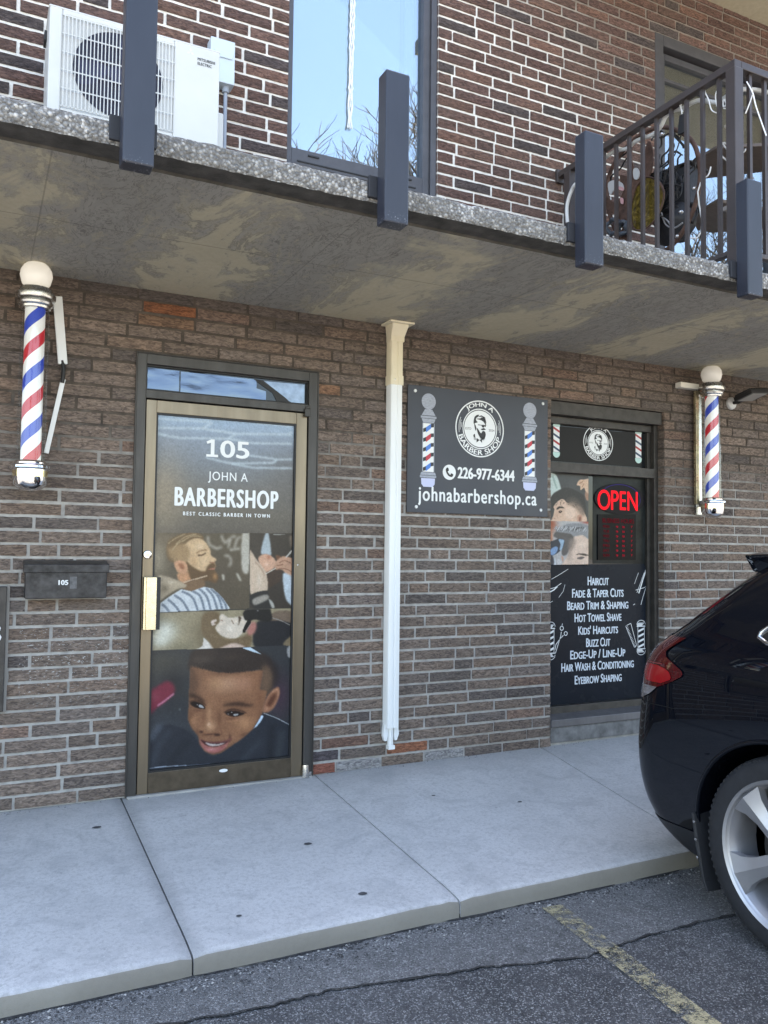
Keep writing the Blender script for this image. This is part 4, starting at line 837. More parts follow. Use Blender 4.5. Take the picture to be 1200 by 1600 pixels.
mb = MB(); mb.lathe([(.0, -.004), (.004, -.003), (.005, 0)], (.884, DY, 1.23), 10, 'Y'); mb.build('screw', M['steel'], door, smooth=40)
mb = MB(); mb.box(-.056, .991, -.03, .05, -.012, .008); mb.build('threshold', M['slabtop'], bld, bevel=.004)

# ================================================================== SHOP WINDOW
WX0, WX1 = 2.726, 3.778
GY = .125
mb = MB(); mb.box(WX0 + .002, WX1 - .002, .02, .17, 2.287, 2.378)                       # deep head member
mb.box(WX0 + .002, 3.735, .055, .17, 1.886, 1.958); mb.box(WX0 + .002, 3.735, .085, .17, 2.235, 2.285)
mb.box(3.735, WX1 - .006, .06, .17, .21, 2.286); mb.box(3.705, 3.735, .10, .17, .255, 2.235); mb.box(WX0 + .002, WX0 + .04, .10, .17, .255, 2.235)
mb.box(WX0 + .002, 3.735, .075, .17, .195, .255)
win = mb.build('shop_window', M['win_frame'], bld, bevel=.003)
win['label'] = 'dark framed shop window set back in the brickwork'
mb = MB(); mb.add([(WX0 - .004, -.02, .185), (WX1 + .004, -.02, .185), (WX1 + .004, .10, .212), (WX0 - .004, .10, .212), (WX0 - .004, -.02, .135), (WX1 + .004, -.02, .135), (WX1 + .004, .10, .135), (WX0 - .004, .10, .135)], [(0, 1, 2, 3), (4, 5, 1, 0), (7, 6, 5, 4), (1, 5, 6, 2), (4, 0, 3, 7)])
mb.build('sill', M['frame_grey'], win, bevel=.004)
mb = MB(); mb.box(WX0 - .001, WX1 + .001, -.008, .12, .028, .134); mb.build('sill_base', simple('grimy_concrete', (.17, .168, .165), .9, var=.4, vscale=14, bumps=.3), win, bevel=.004)
mb = MB(); mb.box(2.73, 3.72, GY, GY + .006, .25, 1.90); mb.build('glass', M['darkglass'], win)
mb = MB(); mb.box(2.73, 3.72, GY, GY + .006, 1.95, 2.24); mb.build('glass', M['darkglass'], win)
WYP = GY - .002
mb = MB(); q = [(2.820,2.267),(3.734,2.005)]; mb.flat([(2.70, 1.97), (3.67, 1.97), (3.67, 2.225), (2.70, 2.225)], WYP); mb.build('transom_film', simple('brown_black_film', (.022, .020, .019), .3, spec=.10), win)
# services film with torn corners
mb = MB(); q = [(2.816,1.234),(3.681,1.246),(3.718,1.216),(3.730,1.179),(3.719,0.365),(3.677,0.257),(3.652,0.218),(2.818,0.225)]; mb.flat([(2.70, q[0][1])] + q[1:7] + [(2.70, q[7][1])], WYP); mb.build('services_film', M['dark_film'], win)
mb = MB(); LY = WYP - .0012
pale = simple('pale_lettering', (.66, .72, .78), .5)
for t_, q in (('Haircut', [(3.151,1.088),(3.151,1.152),(3.348,1.152)]), ('Fade & Taper Cuts', [(3.010,1.001),(3.010,1.065),(3.489,1.060)]), ('Beard Trim & Shaping', [(2.966,0.914),(2.966,0.977),(3.535,0.968)]), ('Hot Towel Shave', [(3.032,0.826),(3.031,0.889),(3.468,0.879)]), ("Kids' Haircuts", [(3.065,0.736),(3.065,0.799),(3.435,0.788)]), ('Buzz Cut', [(3.137,0.646),(3.137,0.710),(3.361,0.702)]), ('Edge-Up / Line-Up', [(2.994,0.565),(2.994,0.628),(3.505,0.606)]), ('Hair Wash & Conditioning', [(2.915,0.480),(2.915,0.543),(3.586,0.509)]), ('Eyebrow Shaping', [(3.034,0.386),(3.034,0.449),(3.469,0.425)])):
    put_text(mb, t_, q[0][0], q[2][0], q[0][1], q[1][1], LY, .03, caps=True, sx=.55, sc=.82); mb.build('lettering', pale, win); mb = MB()

# brush strokes, scissors, comb and striped poles drawn on the services film
def stroke(mb, pts, w_, y):
    """a tapering drawn line"""
    for k, ((xa, za), (xb, zb)) in enumerate(zip(pts[:-1], pts[1:])):
        L = math.hypot(xb - xa, zb - za) + 1e-9; nx, nz = -(zb - za) / L * w_ / 2, (xb - xa) / L * w_ / 2
        mb.flat([(xa + nx, za + nz), (xb + nx, zb + nz), (xb - nx, zb - nz), (xa - nx, za - nz)], y)
mb = MB()
for q, w_ in (([(2.827,1.134),(2.881,1.158),(2.976,1.206)], .003), ([(2.816,1.067),(2.859,1.075),(2.914,1.105)], .004), ([(2.816,1.045),(2.849,1.059),(2.881,1.083)], .008), ([(2.892,1.005),(2.931,1.048),(2.947,1.096)], .003), ([(2.816,0.971),(2.840,0.981)], .003),
             ([(3.712,1.207),(3.680,1.132),(3.637,1.026)], .010), ([(3.691,1.179),(3.656,1.105),(3.619,1.031)], .004), ([(3.634,1.179),(3.595,1.096)], .003), ([(3.711,1.076),(3.680,1.003),(3.658,0.940)], .004), ([(3.607,1.050),(3.692,1.067),(3.715,1.081)], .004), ([(3.600,0.947),(3.582,0.940)], .005)): mb = MB(); stroke(mb, q, w_, LY); mb.build('brush_stroke', M['white_ink'], win)
mb = MB()
def drawn_pole(mb, x0, x1, z0, z1):
    w_ = x1 - x0; h = z1 - z0; cx = (x0 + x1) / 2
    for zc, s_ in ((z1 - h * .13, 1), (z0 + h * .13, -1)):
        P_ = [(cx + w_ * .5 * math.cos(t), zc + s_ * h * .125 * math.sin(t)) for t in [math.pi * k / 14 for k in range(15)]]
        for a, b in zip(P_[:-1], P_[1:]): stroke(mb, [a, b], .004, LY)
        for k in (.15, .45, .8): stroke(mb, [(cx - w_ * (.5 - .1 * k), zc + s_ * h * .09 * k - s_ * .008), (cx + w_ * (.1 + .3 * k), zc + s_ * h * .09 * k - s_ * .008)], .006, LY)
        stroke(mb, [(x0, zc - s_ * .012), (x1, zc - s_ * .012)], .007, LY)
    for xx in (x0 + w_ * .12, x1 - w_ * .12): stroke(mb, [(xx, z0 + h * .17), (xx, z1 - h * .17)], .004, LY)
    n = 4; zb, zt = z0 + h * .2, z1 - h * .2
    for k in range(n):
        za = zb + (zt - zb) * k / n; sh = (zt - zb) / n * .45; mb.flat([(x0 + w_ * .17, za), (x1 - w_ * .17, za + sh * 1.1), (x1 - w_ * .17, za + sh * 2), (x0 + w_ * .17, za + sh * .9)], LY)
q = [(3.617,0.567),(3.701,0.826)]; drawn_pole(mb, q[0][0], q[1][0], q[0][1], q[1][1]); mb.build('barber_pole_drawing', M['white_ink'], win); mb = MB()
q = [(2.787,0.570),(2.860,0.836)]; drawn_pole(mb, q[0][0], q[1][0], q[0][1], q[1][1]); mb.build('barber_pole_drawing', M['white_ink'], win); mb = MB()
q = [(3.508,0.786),(3.558,0.805),(3.614,0.641),(3.593,0.626)]; q.append(q[0]); stroke(mb, q, .004, LY)
for k in range(17):
    u_ = k / 16; a = q[0]; b = q[3]; c_ = (a[0] + (b[0] - a[0]) * u_, a[1] + (b[1] - a[1]) * u_); stroke(mb, [c_, (c_[0] + .016, c_[1] + .006)], .0028, LY)
mb.build('comb_drawing', M['white_ink'], win); mb = MB()
for c_, rr in ([(2.919,0.788)][0], .017), ([(2.954,0.750)][0], .016): ring(mb, c_[0], c_[1], rr - .005, rr, LY, 24)
for q in ([(2.915,0.764),(2.910,0.734),(2.863,0.614)], [(2.934,0.738),(2.910,0.721),(2.867,0.675),(2.860,0.640)], [(2.925,0.821),(2.921,0.807)]): stroke(mb, q, .005, LY)
mb.build('scissors_drawing', M['white_ink'], win)
# two printed portraits on the left of the pane
q = [(2.822,1.233),(3.159,1.898)]; pr = Print(2.70, q[1][0], q[0][1], q[1][1], .0025)
pr.fill((66, 67, 68)); pr.blob([(3.024,1.786)][0], .06, .1, (80, 80, 80), .6)
pr.poly([(2.759,1.874),(2.859,1.877),(2.906,1.794),(2.906,1.750),(2.844,1.722),(2.759,1.694)], (206, 222, 216), .004); pr.line([(2.836,1.866),(2.875,1.774)], .012, (150, 176, 168), .004)
pr.poly([(3.052,1.810),(3.076,1.846),(3.120,1.852),(3.169,1.852),(3.169,1.742),(3.137,1.760),(3.120,1.791),(3.088,1.773),(3.082,1.802)], (222, 184, 156), .002); pr.line([(3.076,1.821),(3.104,1.835),(3.112,1.845)], .006, (160, 112, 84), .002); pr.line([(3.100,1.796),(3.120,1.823)], .006, (168, 120, 92), .002); pr.poly([(3.128,1.759),(3.169,1.745),(3.169,1.703),(3.137,1.708)], (170, 128, 106), .003)
pr.poly([(2.824,1.715),(2.898,1.768),(2.984,1.785),(3.104,1.745),(3.128,1.702),(3.137,1.613),(3.120,1.561),(3.096,1.586),(3.064,1.668),(2.977,1.664),(2.949,1.689),(2.914,1.700),(2.875,1.667),(2.844,1.629)], (44, 41, 41), .003)
pr.poly([(2.827,1.553),(2.846,1.591),(2.852,1.629),(2.845,1.647),(2.883,1.685),(2.929,1.704),(2.973,1.677),(3.024,1.698),(3.072,1.674),(3.120,1.619),(3.124,1.536),(2.813,1.528)], (224, 188, 164), .002); pr.poly([(2.973,1.674),(3.024,1.701),(3.064,1.680),(3.112,1.631),(3.120,1.587),(3.088,1.599),(3.048,1.635),(3.000,1.653)], (150, 126, 110), .009)
pr.poly([(2.957,1.702),(3.024,1.723),(3.080,1.694),(3.120,1.644),(3.128,1.600),(3.088,1.649),(3.024,1.682),(2.977,1.676)], (84, 74, 68), .007, .85)
pr.blob([(2.875,1.592)][0], .018, .02, (206, 164, 140), .6); pr.blob([(3.024,1.578)][0], .03, .012, (206, 168, 146), .7); pr.blob([(2.937,1.657)][0], .03, .014, (236, 204, 182), .7); pr.line([(2.830,1.557),(2.844,1.566),(2.863,1.559)], .004, (166, 116, 98), .002)
hq_ = [(2.836,1.641),(3.120,1.765)]
for k in range(120):
    u_ = rng.uniform(); v_ = rng.uniform(0, 1); fx = hq_[0][0] + (hq_[1][0] - hq_[0][0]) * u_; fz = hq_[0][1] + (hq_[1][1] - hq_[0][1]) * (.15 + .85 * math.sin(u_ * 2.6 + .3)) * v_ + .012; a__ = rng.uniform(0, 6.28)
    pr.line([(fx, fz), (fx + .006 * math.cos(a__), fz + .006 * math.sin(a__)), (fx + .010 * math.cos(a__ + .9), fz + .010 * math.sin(a__ + .9))], .0028, [(30, 28, 28), (74, 70, 70), (54, 50, 50)][k % 3], .0009, .7); pr.blob([(2.993,1.608)][0], .022, .02, (238, 206, 184), .7)
pr.poly([(3.060,1.553),(3.056,1.579),(3.074,1.595),(3.098,1.593),(3.101,1.561),(3.092,1.535),(3.064,1.535)], (206, 156, 132), .002); pr.poly([(3.072,1.573),(3.088,1.583),(3.092,1.561),(3.076,1.548)], (140, 92, 76), .003)
pr.poly([(2.869,1.629),(2.890,1.648),(2.926,1.647),(2.941,1.637),(2.906,1.638),(2.881,1.627)], (48, 38, 34), .0015); pr.poly([(2.889,1.611),(2.906,1.621),(2.923,1.616),(2.906,1.602)], (70, 46, 38), .0015); pr.blob([(2.906,1.614)][0], .003, .003, (210, 200, 196), .9); pr.line([(2.914,1.697),(2.906,1.656)], .003, (60, 50, 46), .001)
b1 = pr.full([(2.760,1.543),(3.169,1.549),(3.169,1.225),(2.761,1.228)], .001, False); sv = pr.c.copy()
pr.poly([(2.760,1.543),(3.169,1.549),(3.169,1.225),(2.761,1.228)], (186, 184, 184), .001, 1, False); pr.blob([(2.821,1.522)][0], .05, .05, (168, 78, 48), 1); pr.blob([(2.821,1.429)][0], .02, .06, (196, 112, 74), .8); pr.blob([(3.153,1.543)][0], .05, .012, (150, 62, 50), .9)
pr.poly([(3.001,1.426),(3.025,1.442),(3.104,1.450),(3.169,1.429),(3.169,1.225),(2.930,1.225),(2.958,1.281),(2.985,1.325)], (226, 198, 180), .004); pr.blob([(3.104,1.383)][0], .03, .02, (240, 216, 198), .8); pr.blob([(2.985,1.306)][0], .02, .05, (178, 156, 142), .7)
pr.poly([(2.844,1.442),(2.891,1.486),(2.961,1.507),(3.024,1.477),(3.025,1.426),(3.009,1.376),(2.985,1.344),(2.958,1.306),(2.922,1.306),(2.914,1.374),(2.883,1.418)], (92, 88, 88), .004); pr.poly([(2.868,1.473),(2.945,1.519),(3.048,1.534),(3.169,1.512),(3.169,1.423),(3.104,1.450),(3.025,1.439),(2.993,1.457)], (140, 142, 146), .003)
pr.poly([(2.989,1.413),(3.025,1.426),(3.048,1.408),(3.025,1.357),(2.995,1.325),(2.977,1.344)], (150, 132, 122), .010, .8); pr.blob([(3.056,1.257)][0], .03, .016, (206, 176, 158), .7); pr.blob([(3.145,1.346)][0], .014, .03, (206, 176, 158), .6)
for k in range(90):
    x_ = rng.uniform(100, 450); 
    a_ = [(2.883,1.499),(3.137,1.505)]; fx = a_[0][0] + (a_[1][0] - a_[0][0]) * (x_ - 120) / 320; fz = a_[0][1] + rng.uniform(-.01, .014); pr.line([(fx, fz), (fx - .012, fz - rng.uniform(.008, .024))], .0035, [(225, 228, 232), (58, 58, 62)][k % 2], .0008, .8)
pr.poly([(2.760,1.385),(2.837,1.404),(2.895,1.421),(2.939,1.412),(2.938,1.375),(2.907,1.337),(2.852,1.305),(2.760,1.292)], (44, 52, 66), .002); pr.poly([(2.822,1.342),(2.860,1.364),(2.885,1.355),(2.868,1.318),(2.822,1.299)], (128, 164, 206), .003); pr.poly([(2.891,1.415),(2.938,1.412),(2.936,1.387),(2.918,1.343),(2.899,1.343),(2.907,1.381)], (160, 190, 214), .003)
pr.poly([(2.837,1.268),(2.860,1.281),(2.868,1.231),(2.837,1.231)], (214, 220, 228), .003); pr.poly([(2.883,1.275),(2.919,1.262),(2.907,1.231),(2.880,1.231)], (206, 204, 206), .003); pr.poly([(2.760,1.305),(2.837,1.299),(2.845,1.231),(2.761,1.231)], (52, 54, 64), .004); pr.poly([(2.915,1.300),(2.934,1.287),(2.930,1.256),(2.919,1.275)], (196, 150, 128), .003)
pr.poly([(3.045,1.307),(3.072,1.317),(3.120,1.317),(3.161,1.305),(3.129,1.301),(3.080,1.309)], (70, 58, 52), .002); pr.poly([(3.056,1.285),(3.096,1.295),(3.125,1.289),(3.096,1.276),(3.068,1.277)], (104, 92, 88), .002); pr.blob([(3.095,1.285)][0], .004, .003, (58, 60, 66), 1)
pr.c[:] = sv * (1 - b1[..., None]) + pr.c * b1[..., None]; photo_noise(pr, 1.0, .03, .012); pr.grain(2.5)
pr.build('printed_portraits', M['print'], win, WYP)
# greenish interior lining left clear around the lit sign
mb = MB(); q = [(3.202,1.884),(3.707,1.909),(3.701,1.245),(3.200,1.245)]; mb.flat(q, WYP); mb.build('clear_film', simple('smoky_film', (.020, .023, .023), .2, var=.6, vscale=5, spec=.10), win)

# ================================================================== UPPER FLOOR OPENINGS
mb = MB(); frame_rect(mb, .777, 1.76, 2.85, 5.25, .036, .05, .05, 0, .03, .12); mb.box(.813, 1.71, .03, .12, 3.635, 3.735); mb.box(1.76, 1.804, .012, .12, 2.85, 5.25)
uw = mb.build('upper_window', M['upframe'], bld, bevel=.003); uw['label'] = 'grey framed balcony window reflecting blue sky'
mb = MB(); mb.box(.85, 1.66, .024, .0295, 3.655, 3.662); mb.box(.92, .99, .022, .03, 3.70, 3.709); mb.box(1.56, 1.63, .022, .03, 3.70, 3.709); mb.build('drain_slot', M['black_rub'], uw)
mb = MB(); mb.box(.813, 1.71, .07, .076, 3.735, 5.20); mb.box(.813, 1.71, .07, .076, 2.85, 3.635); mb.build('pane', M['pane'], uw)
mb = MB(); mb.box(.79, 1.62, .20, .21, 2.85, 5.25); mb.build('blind', M['blind'], uw)
mb = MB(); mb.box(1.645, 1.70, .15, .17, 2.85, 5.25); mb.build('curtain_edge', simple('white_curtain', (.8, .82, .84), .8), uw)
mb = MB(); frame_rect(mb, 3.702, 5.15, 2.85, 5.293, .085, .085, .085, 0, .0, .14); frame_rect(mb, 3.80, 5.05, 2.85, 5.19, .05, .05, .05, 0, .05, .12); mb.box(3.85, 5.0, .06, .11, 4.98, 5.005)
bd = mb.build('balcony_door', M['browntrim'], bld, bevel=.004); bd['label'] = 'brown framed patio door behind the railing'
mb = MB(); mb.box(3.84, 5.02, .08, .086, 2.85, 5.15); mb.build('pane', m_glass('door_pane', .20, (.9, .96, 1.)), bd)
mb = MB(); mb.box(3.80, 5.04, .2, .21, 2.85, 5.2); mb.build('curtain', simple('grey_curtain', (.12, .125, .145), .9, var=.3, vscale=4, stretch=(4, 1, .2)), bd)

# ================================================================== SIGN BOARD
SYF = -.014
sg = MB(); sg.box(1.598, 2.688, SYF, -.004, 1.564, 2.370)
sign = sg.build('shop_sign', M['black_panel'], None, bevel=.0015)
tag(sign, 'charcoal wall sign with white lettering, round bearded man emblem and two barber poles', 'sign')
L1, L2, L3 = SYF - .0012, SYF - .0024, SYF - .0036
def bearded_emblem(parent, cx, cz, r_, y, sq, white, black):
    """round emblem: ring lettering and a bearded man in sunglasses; r_ outer radius"""
    a = MB(); ring(a, cx, cz, r_ * .955, r_, y, sq=sq); ring(a, cx, cz, r_ * .675, r_ * .71, y, sq=sq); disc(a, cx, cz, r_ * .645, y, sq=sq)
    arc_text(a, 'JOHN A', cx, cz, r_ * .74, r_ * .93, -40, 40, y, .05, sq=sq, sx=.7)
    arc_text(a, 'BARBER SHOP', cx, cz, r_ * .925, r_ * .735, 252, 108, y, .04, sq=sq, sx=.7)
    for s_ in (-1, 1):
        for k in (.76, .81, .86):
            P_ = [(cx + sq * s_ * r_ * k * math.cos(t), cz + r_ * k * math.sin(t)) for t in np.linspace(-.10 - (k - .81) * 2, .33 + (k - .81) * 2, 8)]
            for p0_, p1_ in zip(P_[:-1], P_[1:]): stroke(a, [p0_, p1_], r_ * .016, y)
    a.build('emblem', white, parent)
    b = MB(); yb = y - .0009
    def P_(pts): return [(cx + sq * r_ * u * .70 / 100., cz + r_ * (v + 18) * .66 / 100.) for u, v in pts]
    b.flat(P_(spline([(-38, 8), (-34, 40), (-20, 54), (-6, 56), (-14, 44), (-24, 36), (-22, 24), (-14, 16), (-26, 12)], 4)), yb)          # hair at the back
    b.flat(P_(spline([(-24, 34), (0, 30), (16, 24), (26, 14), (36, 2), (30, 30), (20, 44), (8, 44), (0, 38)], 4)), yb)
    for k in range(5): stroke(b, P_([(-10 + 5 * k, 46 + k), (8 + 5 * k, 54 - 2 * k), (24 + 3 * k, 40 - 6 * k)]), r_ * .02, yb)
    b.flat(P_(spline([(-34, 8), (-26, -2), (-22, -18), (-26, -30), (-32, -10)], 4)), yb)                              # sideburn
    b.flat(P_([(-12, 5), (34, 3), (34, 0), (-12, 1)]), yb); b.flat(P_(spline([(10, 4), (24, 4), (24, -6), (18, -10), (11, -6)], 4)), yb); b.flat(P_(spline([(26, 4), (33, 4), (33, -4), (28, -6)], 4)), yb)
    b.flat(P_(spline([(-20, -14), (-10, -22), (0, -36), (8, -40), (16, -28), (28, -30), (34, -44), (30, -62), (20, -74), (10, -72), (-4, -58), (-14, -40)], 4)), yb)     # beard
    b.flat(P_(spline([(4, -20), (16, -14), (24, -12), (34, -20), (26, -22), (14, -24)], 4)), yb)                        # moustache
    for k in range(6): stroke(b, P_([(-2 + 6 * k, -60), (4 + 5 * k, -80 + abs(k - 3) * 3)]), r_ * .012, yb)
    b.flat(P_([(-20, -68), (-2, -78), (-20, -92)]), yb - .0002); b.flat(P_([(12, -92), (-2, -78), (12, -68)]), yb - .0002)
    b.flat(P_(spline([(-38, -52), (-30, -48), (-30, -64), (-38, -62)], 4)), yb)
    for k in range(3): stroke(b, P_([(-36 + 3 * k, -60), (-34 + 6 * k, -80)]), r_ * .014, yb)
    put_text(b, 'ESTD', cx - sq * r_ * .60, cx - sq * r_ * .36, cz - r_ * .06, cz + r_ * .02, yb, 0.); put_text(b, '2024', cx + sq * r_ * .36, cx + sq * r_ * .60, cz - r_ * .06, cz + r_ * .02, yb, 0.)
    b.build('bearded_man', black, parent)
q = [(2.132,2.315),(2.135,1.940),(1.947,2.114),(2.324,2.140)]; cz_ = (q[0][1] + q[1][1]) / 2; r_ = (q[0][1] - q[1][1]) / 2; cx_ = (q[2][0] + q[3][0]) / 2
bearded_emblem(sign, cx_, cz_, r_, L1, (q[3][0] - q[2][0]) / 2 / r_, M['white_ink'], M['black_ink'])
mb = MB(); q = [(1.966,1.798),(2.413,1.856)]; put_text(mb, '226-977-6344', q[0][0], q[1][0], q[0][1] - .005, q[1][1] + .012, L1, .05, sx=.85); mb.build('lettering', M['white_ink'], sign); mb = MB(); q = [(1.676,1.613),(2.595,1.702)]; put_text(mb, 'johnabarbershop.ca', q[0][0], q[1][0], q[0][1] - .004, q[1][1] + .028, L1, .022, space=1.14); mb.build('lettering', M['white_ink'], sign); mb = MB()
q = [(1.904,1.829),(1.957,1.832),(1.905,1.781)]; disc(mb, q[0][0], q[0][1], abs(q[2][1] - q[0][1]) * 1.02, L1, sq=1.0); mb.build('telephone_disc', M['white_ink'], sign)
c0 = q[0]; k_ = abs(q[2][1] - q[0][1]); mb = MB(); mb.flat([(c0[0] + k_ * u, c0[1] + k_ * v) for u, v in spline([(-.45, .55), (-.2, .6), (-.08, .25), (-.25, .08), (-.05, -.2), (.15, -.32), (.3, -.12), (.6, -.28), (.52, -.52), (.3, -.62), (-.1, -.5), (-.42, -.15), (-.56, .25)], 4)], L2); mb.build('handset', M['black_ink'], sign)
IC = {'grey': simple('silver_ink', lin((158, 164, 176)), .5, var=.25, vscale=60, stretch=(1, 1, 3)), 'blue': simple('blue_ink', lin((72, 128, 208)), .5), 'red': simple('red_ink', lin((196, 60, 74)), .5), 'pale': simple('pale_violet_ink', lin((196, 202, 232)), .5), 'white': M['white_ink'], 'dark': simple('charcoal_ink', (.03, .03, .035), .5)}
def pole_drawing(parent, x0, x1, zb, zt, y):
    """drawn barber pole: ball, cap, striped tube, base"""
    cx = (x0 + x1) / 2; w_ = x1 - x0; h = zt - zb; Z = lambda t: zb + h * t
    mats = [IC[k] for k in ('grey', 'white', 'blue', 'red', 'dark', 'pale')]; mb = MB()
    mb.m = 0; disc(mb, cx, Z(.915), w_ * .47, y, 28, 1.0)
    mb.flat([(cx - w_ * .24, Z(.83)), (cx + w_ * .24, Z(.83)), (cx + w_ * .46, Z(.765)), (cx - w_ * .46, Z(.765))], y)
    mb.flat([(cx - w_ * .52, Z(.758)), (cx + w_ * .52, Z(.758)), (cx + w_ * .52, Z(.735)), (cx - w_ * .52, Z(.735))], y); mb.flat([(cx - w_ * .46, Z(.73)), (cx + w_ * .46, Z(.73)), (cx + w_ * .36, Z(.685)), (cx - w_ * .36, Z(.685))], y)
    mb.flat([(cx - w_ * .40, Z(.682)), (cx - w_ * .36, Z(.682)), (cx - w_ * .36, Z(.16)), (cx - w_ * .40, Z(.16))], y); mb.flat([(cx + w_ * .36, Z(.682)), (cx + w_ * .40, Z(.682)), (cx + w_ * .40, Z(.16)), (cx + w_ * .36, Z(.16))], y)
    mb.m = 1; mb.flat([(cx - w_ * .355, Z(.68)), (cx + w_ * .355, Z(.68)), (cx + w_ * .355, Z(.16)), (cx - w_ * .355, Z(.16))], y)
    n = 5; H = .52 / n
    for k in range(n):
        t0 = .165 + H * k; mb.m = 4; mb.flat([(cx - w_ * .35, Z(t0)), (cx - w_ * .16, Z(t0 + .012)), (cx - w_ * .16, Z(t0 + .055)), (cx - w_ * .35, Z(t0 + .04))], y - .0008)
        mb.flat([(cx + w_ * .16, Z(t0 + .055)), (cx + w_ * .35, Z(t0 + .062)), (cx + w_ * .35, Z(t0 + H * .96)), (cx + w_ * .16, Z(t0 + H * .93))], y - .0008)
        mb.m = 2 if k % 2 == 0 else 3; mb.flat([(cx - w_ * .16, Z(t0 + .0)), (cx + w_ * .16, Z(t0 + .045)), (cx + w_ * .16, Z(t0 + H * .93)), (cx - w_ * .16, Z(t0 + .055))], y - .0008)
    mb.m = 0; mb.flat([(cx - w_ * .46, Z(.155)), (cx + w_ * .46, Z(.155)), (cx + w_ * .52, Z(.125)), (cx - w_ * .52, Z(.125))], y); mb.flat([(cx - w_ * .54, Z(.12)), (cx + w_ * .54, Z(.12)), (cx + w_ * .54, Z(.098)), (cx - w_ * .54, Z(.098))], y)
    mb.m = 5; mb.flat([(cx - w_ * .46, Z(.092)), (cx + w_ * .46, Z(.092)), (cx + w_ * .44, Z(.03)), (cx + w_ * .3, Z(.0)), (cx - w_ * .3, Z(.0)), (cx - w_ * .44, Z(.03))], y)
    mb.build('barber_pole_drawing', mats, parent)
q = [(1.693,1.728),(1.803,2.324)]; pole_drawing(sign, q[0][0], q[1][0], q[0][1], q[1][1], L1)
q = [(2.478,1.738),(2.594,2.334)]; pole_drawing(sign, q[0][0], q[1][0], q[0][1], q[1][1], L1)
for c in ([(1.650,2.334)][0], [(2.646,2.341)][0], [(1.665,1.599)][0], [(2.631,1.609)][0]):
    mb = MB(); mb.lathe([(0, -.006), (.008, -.0055), (.011, -.002), (.011, .001)], (c[0], SYF, c[1]), 14, 'Y'); mb.build('screw', M['white_ink'], sign, smooth=40)
# transom decals of the shop window
q = [(3.250,2.259),(3.249,1.996),(3.112,2.118),(3.390,2.137)]; r_ = (q[0][1] - q[1][1]) / 2
bearded_emblem(win, (q[2][0] + q[3][0]) / 2, (q[0][1] + q[1][1]) / 2, r_, WYP - .001, (q[3][0] - q[2][0]) / 2 / r_, M['white_ink'], M['black_ink'])
def small_pole(parent, x0, x1, zb, zt, y):
    w_ = x1 - x0; h = zt - zb; cx = (x0 + x1) / 2; mb = MB(); mats = [M['white_ink'], simple('pale_green_ink', lin((190, 222, 216)), .5), simple('brick_red_ink', lin((178, 52, 56)), .5), simple('navy_ink', lin((44, 66, 96)), .5)]
    mb.m = 1
    for s_, zz in ((1, zt), (-1, zb)): mb.flat([(cx + w_ * .5 * math.cos(t), zz - s_ * h * .11 + s_ * h * .11 * math.sin(t)) for t in np.linspace(0, math.pi, 12)] + [(x0, zz - s_ * h * .15), (x1, zz - s_ * h * .15)], y)
    mb.m = 0; za, zc = zb + h * .155, zt - h * .155; mb.flat([(x0 + w_ * .06, za), (x1 - w_ * .06, za), (x1 - w_ * .06, zc), (x0 + w_ * .06, zc)], y)
    n = 4; H = (zc - za) / n
    for k in range(n): mb.m = 2 if k % 2 else 3; z_ = za + H * k; mb.flat([(x0 + w_ * .06, z_ + H * .62), (x0 + w_ * .06, z_ + H * .98), (x1 - w_ * .06, z_ + H * .40), (x1 - w_ * .06, z_ + H * .04)], y - .0006)
    mb.build('barber_pole_decal', mats, parent)
q = [(2.839,1.996),(2.900,2.259)]; small_pole(win, q[0][0], q[1][0], q[0][1], q[1][1], WYP - .001)
q = [(3.606,2.000),(3.670,2.264)]; small_pole(win, q[0][0], q[1][0], q[0][1], q[1][1], WYP - .001)

# ================================================================== LIT OPEN SIGN in the window
OY = .113
mat_red = NT('red_led'); e = mat_red.n('Emission', Color=(1.0, .02, .035, 1), Strength=.26); mat_red.t.links.new(e.outputs[0], mat_red.out.inputs[0])
mat_dred = NT('dim_red_led'); e = mat_dred.n('Emission', Color=(.9, .03, .10, 1), Strength=.030); mat_dred.t.links.new(e.outputs[0], mat_dred.out.inputs[0])
mat_blu = NT('violet_led'); e = mat_blu.n('Emission', Color=(.12, .10, .62, 1), Strength=.07); mat_blu.t.links.new(e.outputs[0], mat_blu.out.inputs[0])
q = [(3.459,1.838),(3.459,1.609),(3.209,1.714),(3.692,1.733)]; oc = ((q[2][0] + q[3][0]) / 2, (q[0][1] + q[1][1]) / 2); orx = (q[3][0] - q[2][0]) / 2; orz = (q[0][1] - q[1][1]) / 2
mb = MB(); mb.prism([(oc[0] + orx * math.cos(t), oc[1] + orz * math.sin(t)) for t in np.linspace(0, 2 * math.pi, 49)[:-1]], OY, OY + .008)
board = mb.build('open_sign', simple('black_acrylic', (.008, .006, .010), .2, spec=.08), None); tag(board, 'lit oval sign reading OPEN in red above a board of business hours', 'open sign')
mb = MB(); q = [(3.240,1.603),(3.603,1.614),(3.601,1.274),(3.240,1.272)]; mb.prism(q, OY + .001, OY + .0085); mb.build('hours_board', simple('black_hours_board', (.006, .006, .008), .2, spec=.08, var=.4, vscale=7), board)
mb = MB(); q = [(3.234,1.635),(3.618,1.789)]; V_ = []
for t_, qq in (('O', [(3.234,1.637),(3.355,1.786)]), ('P', [(3.361,1.641),(3.434,1.783)]), ('E', [(3.444,1.642),(3.505,1.780)]), ('N', [(3.518,1.640),(3.618,1.782)])): put_text(mb, t_, qq[0][0], qq[1][0], qq[0][1], qq[1][1], OY - .0016, .014, sx=.6)
mb.build('open_lettering', mat_red.m, board)
mb = MB()
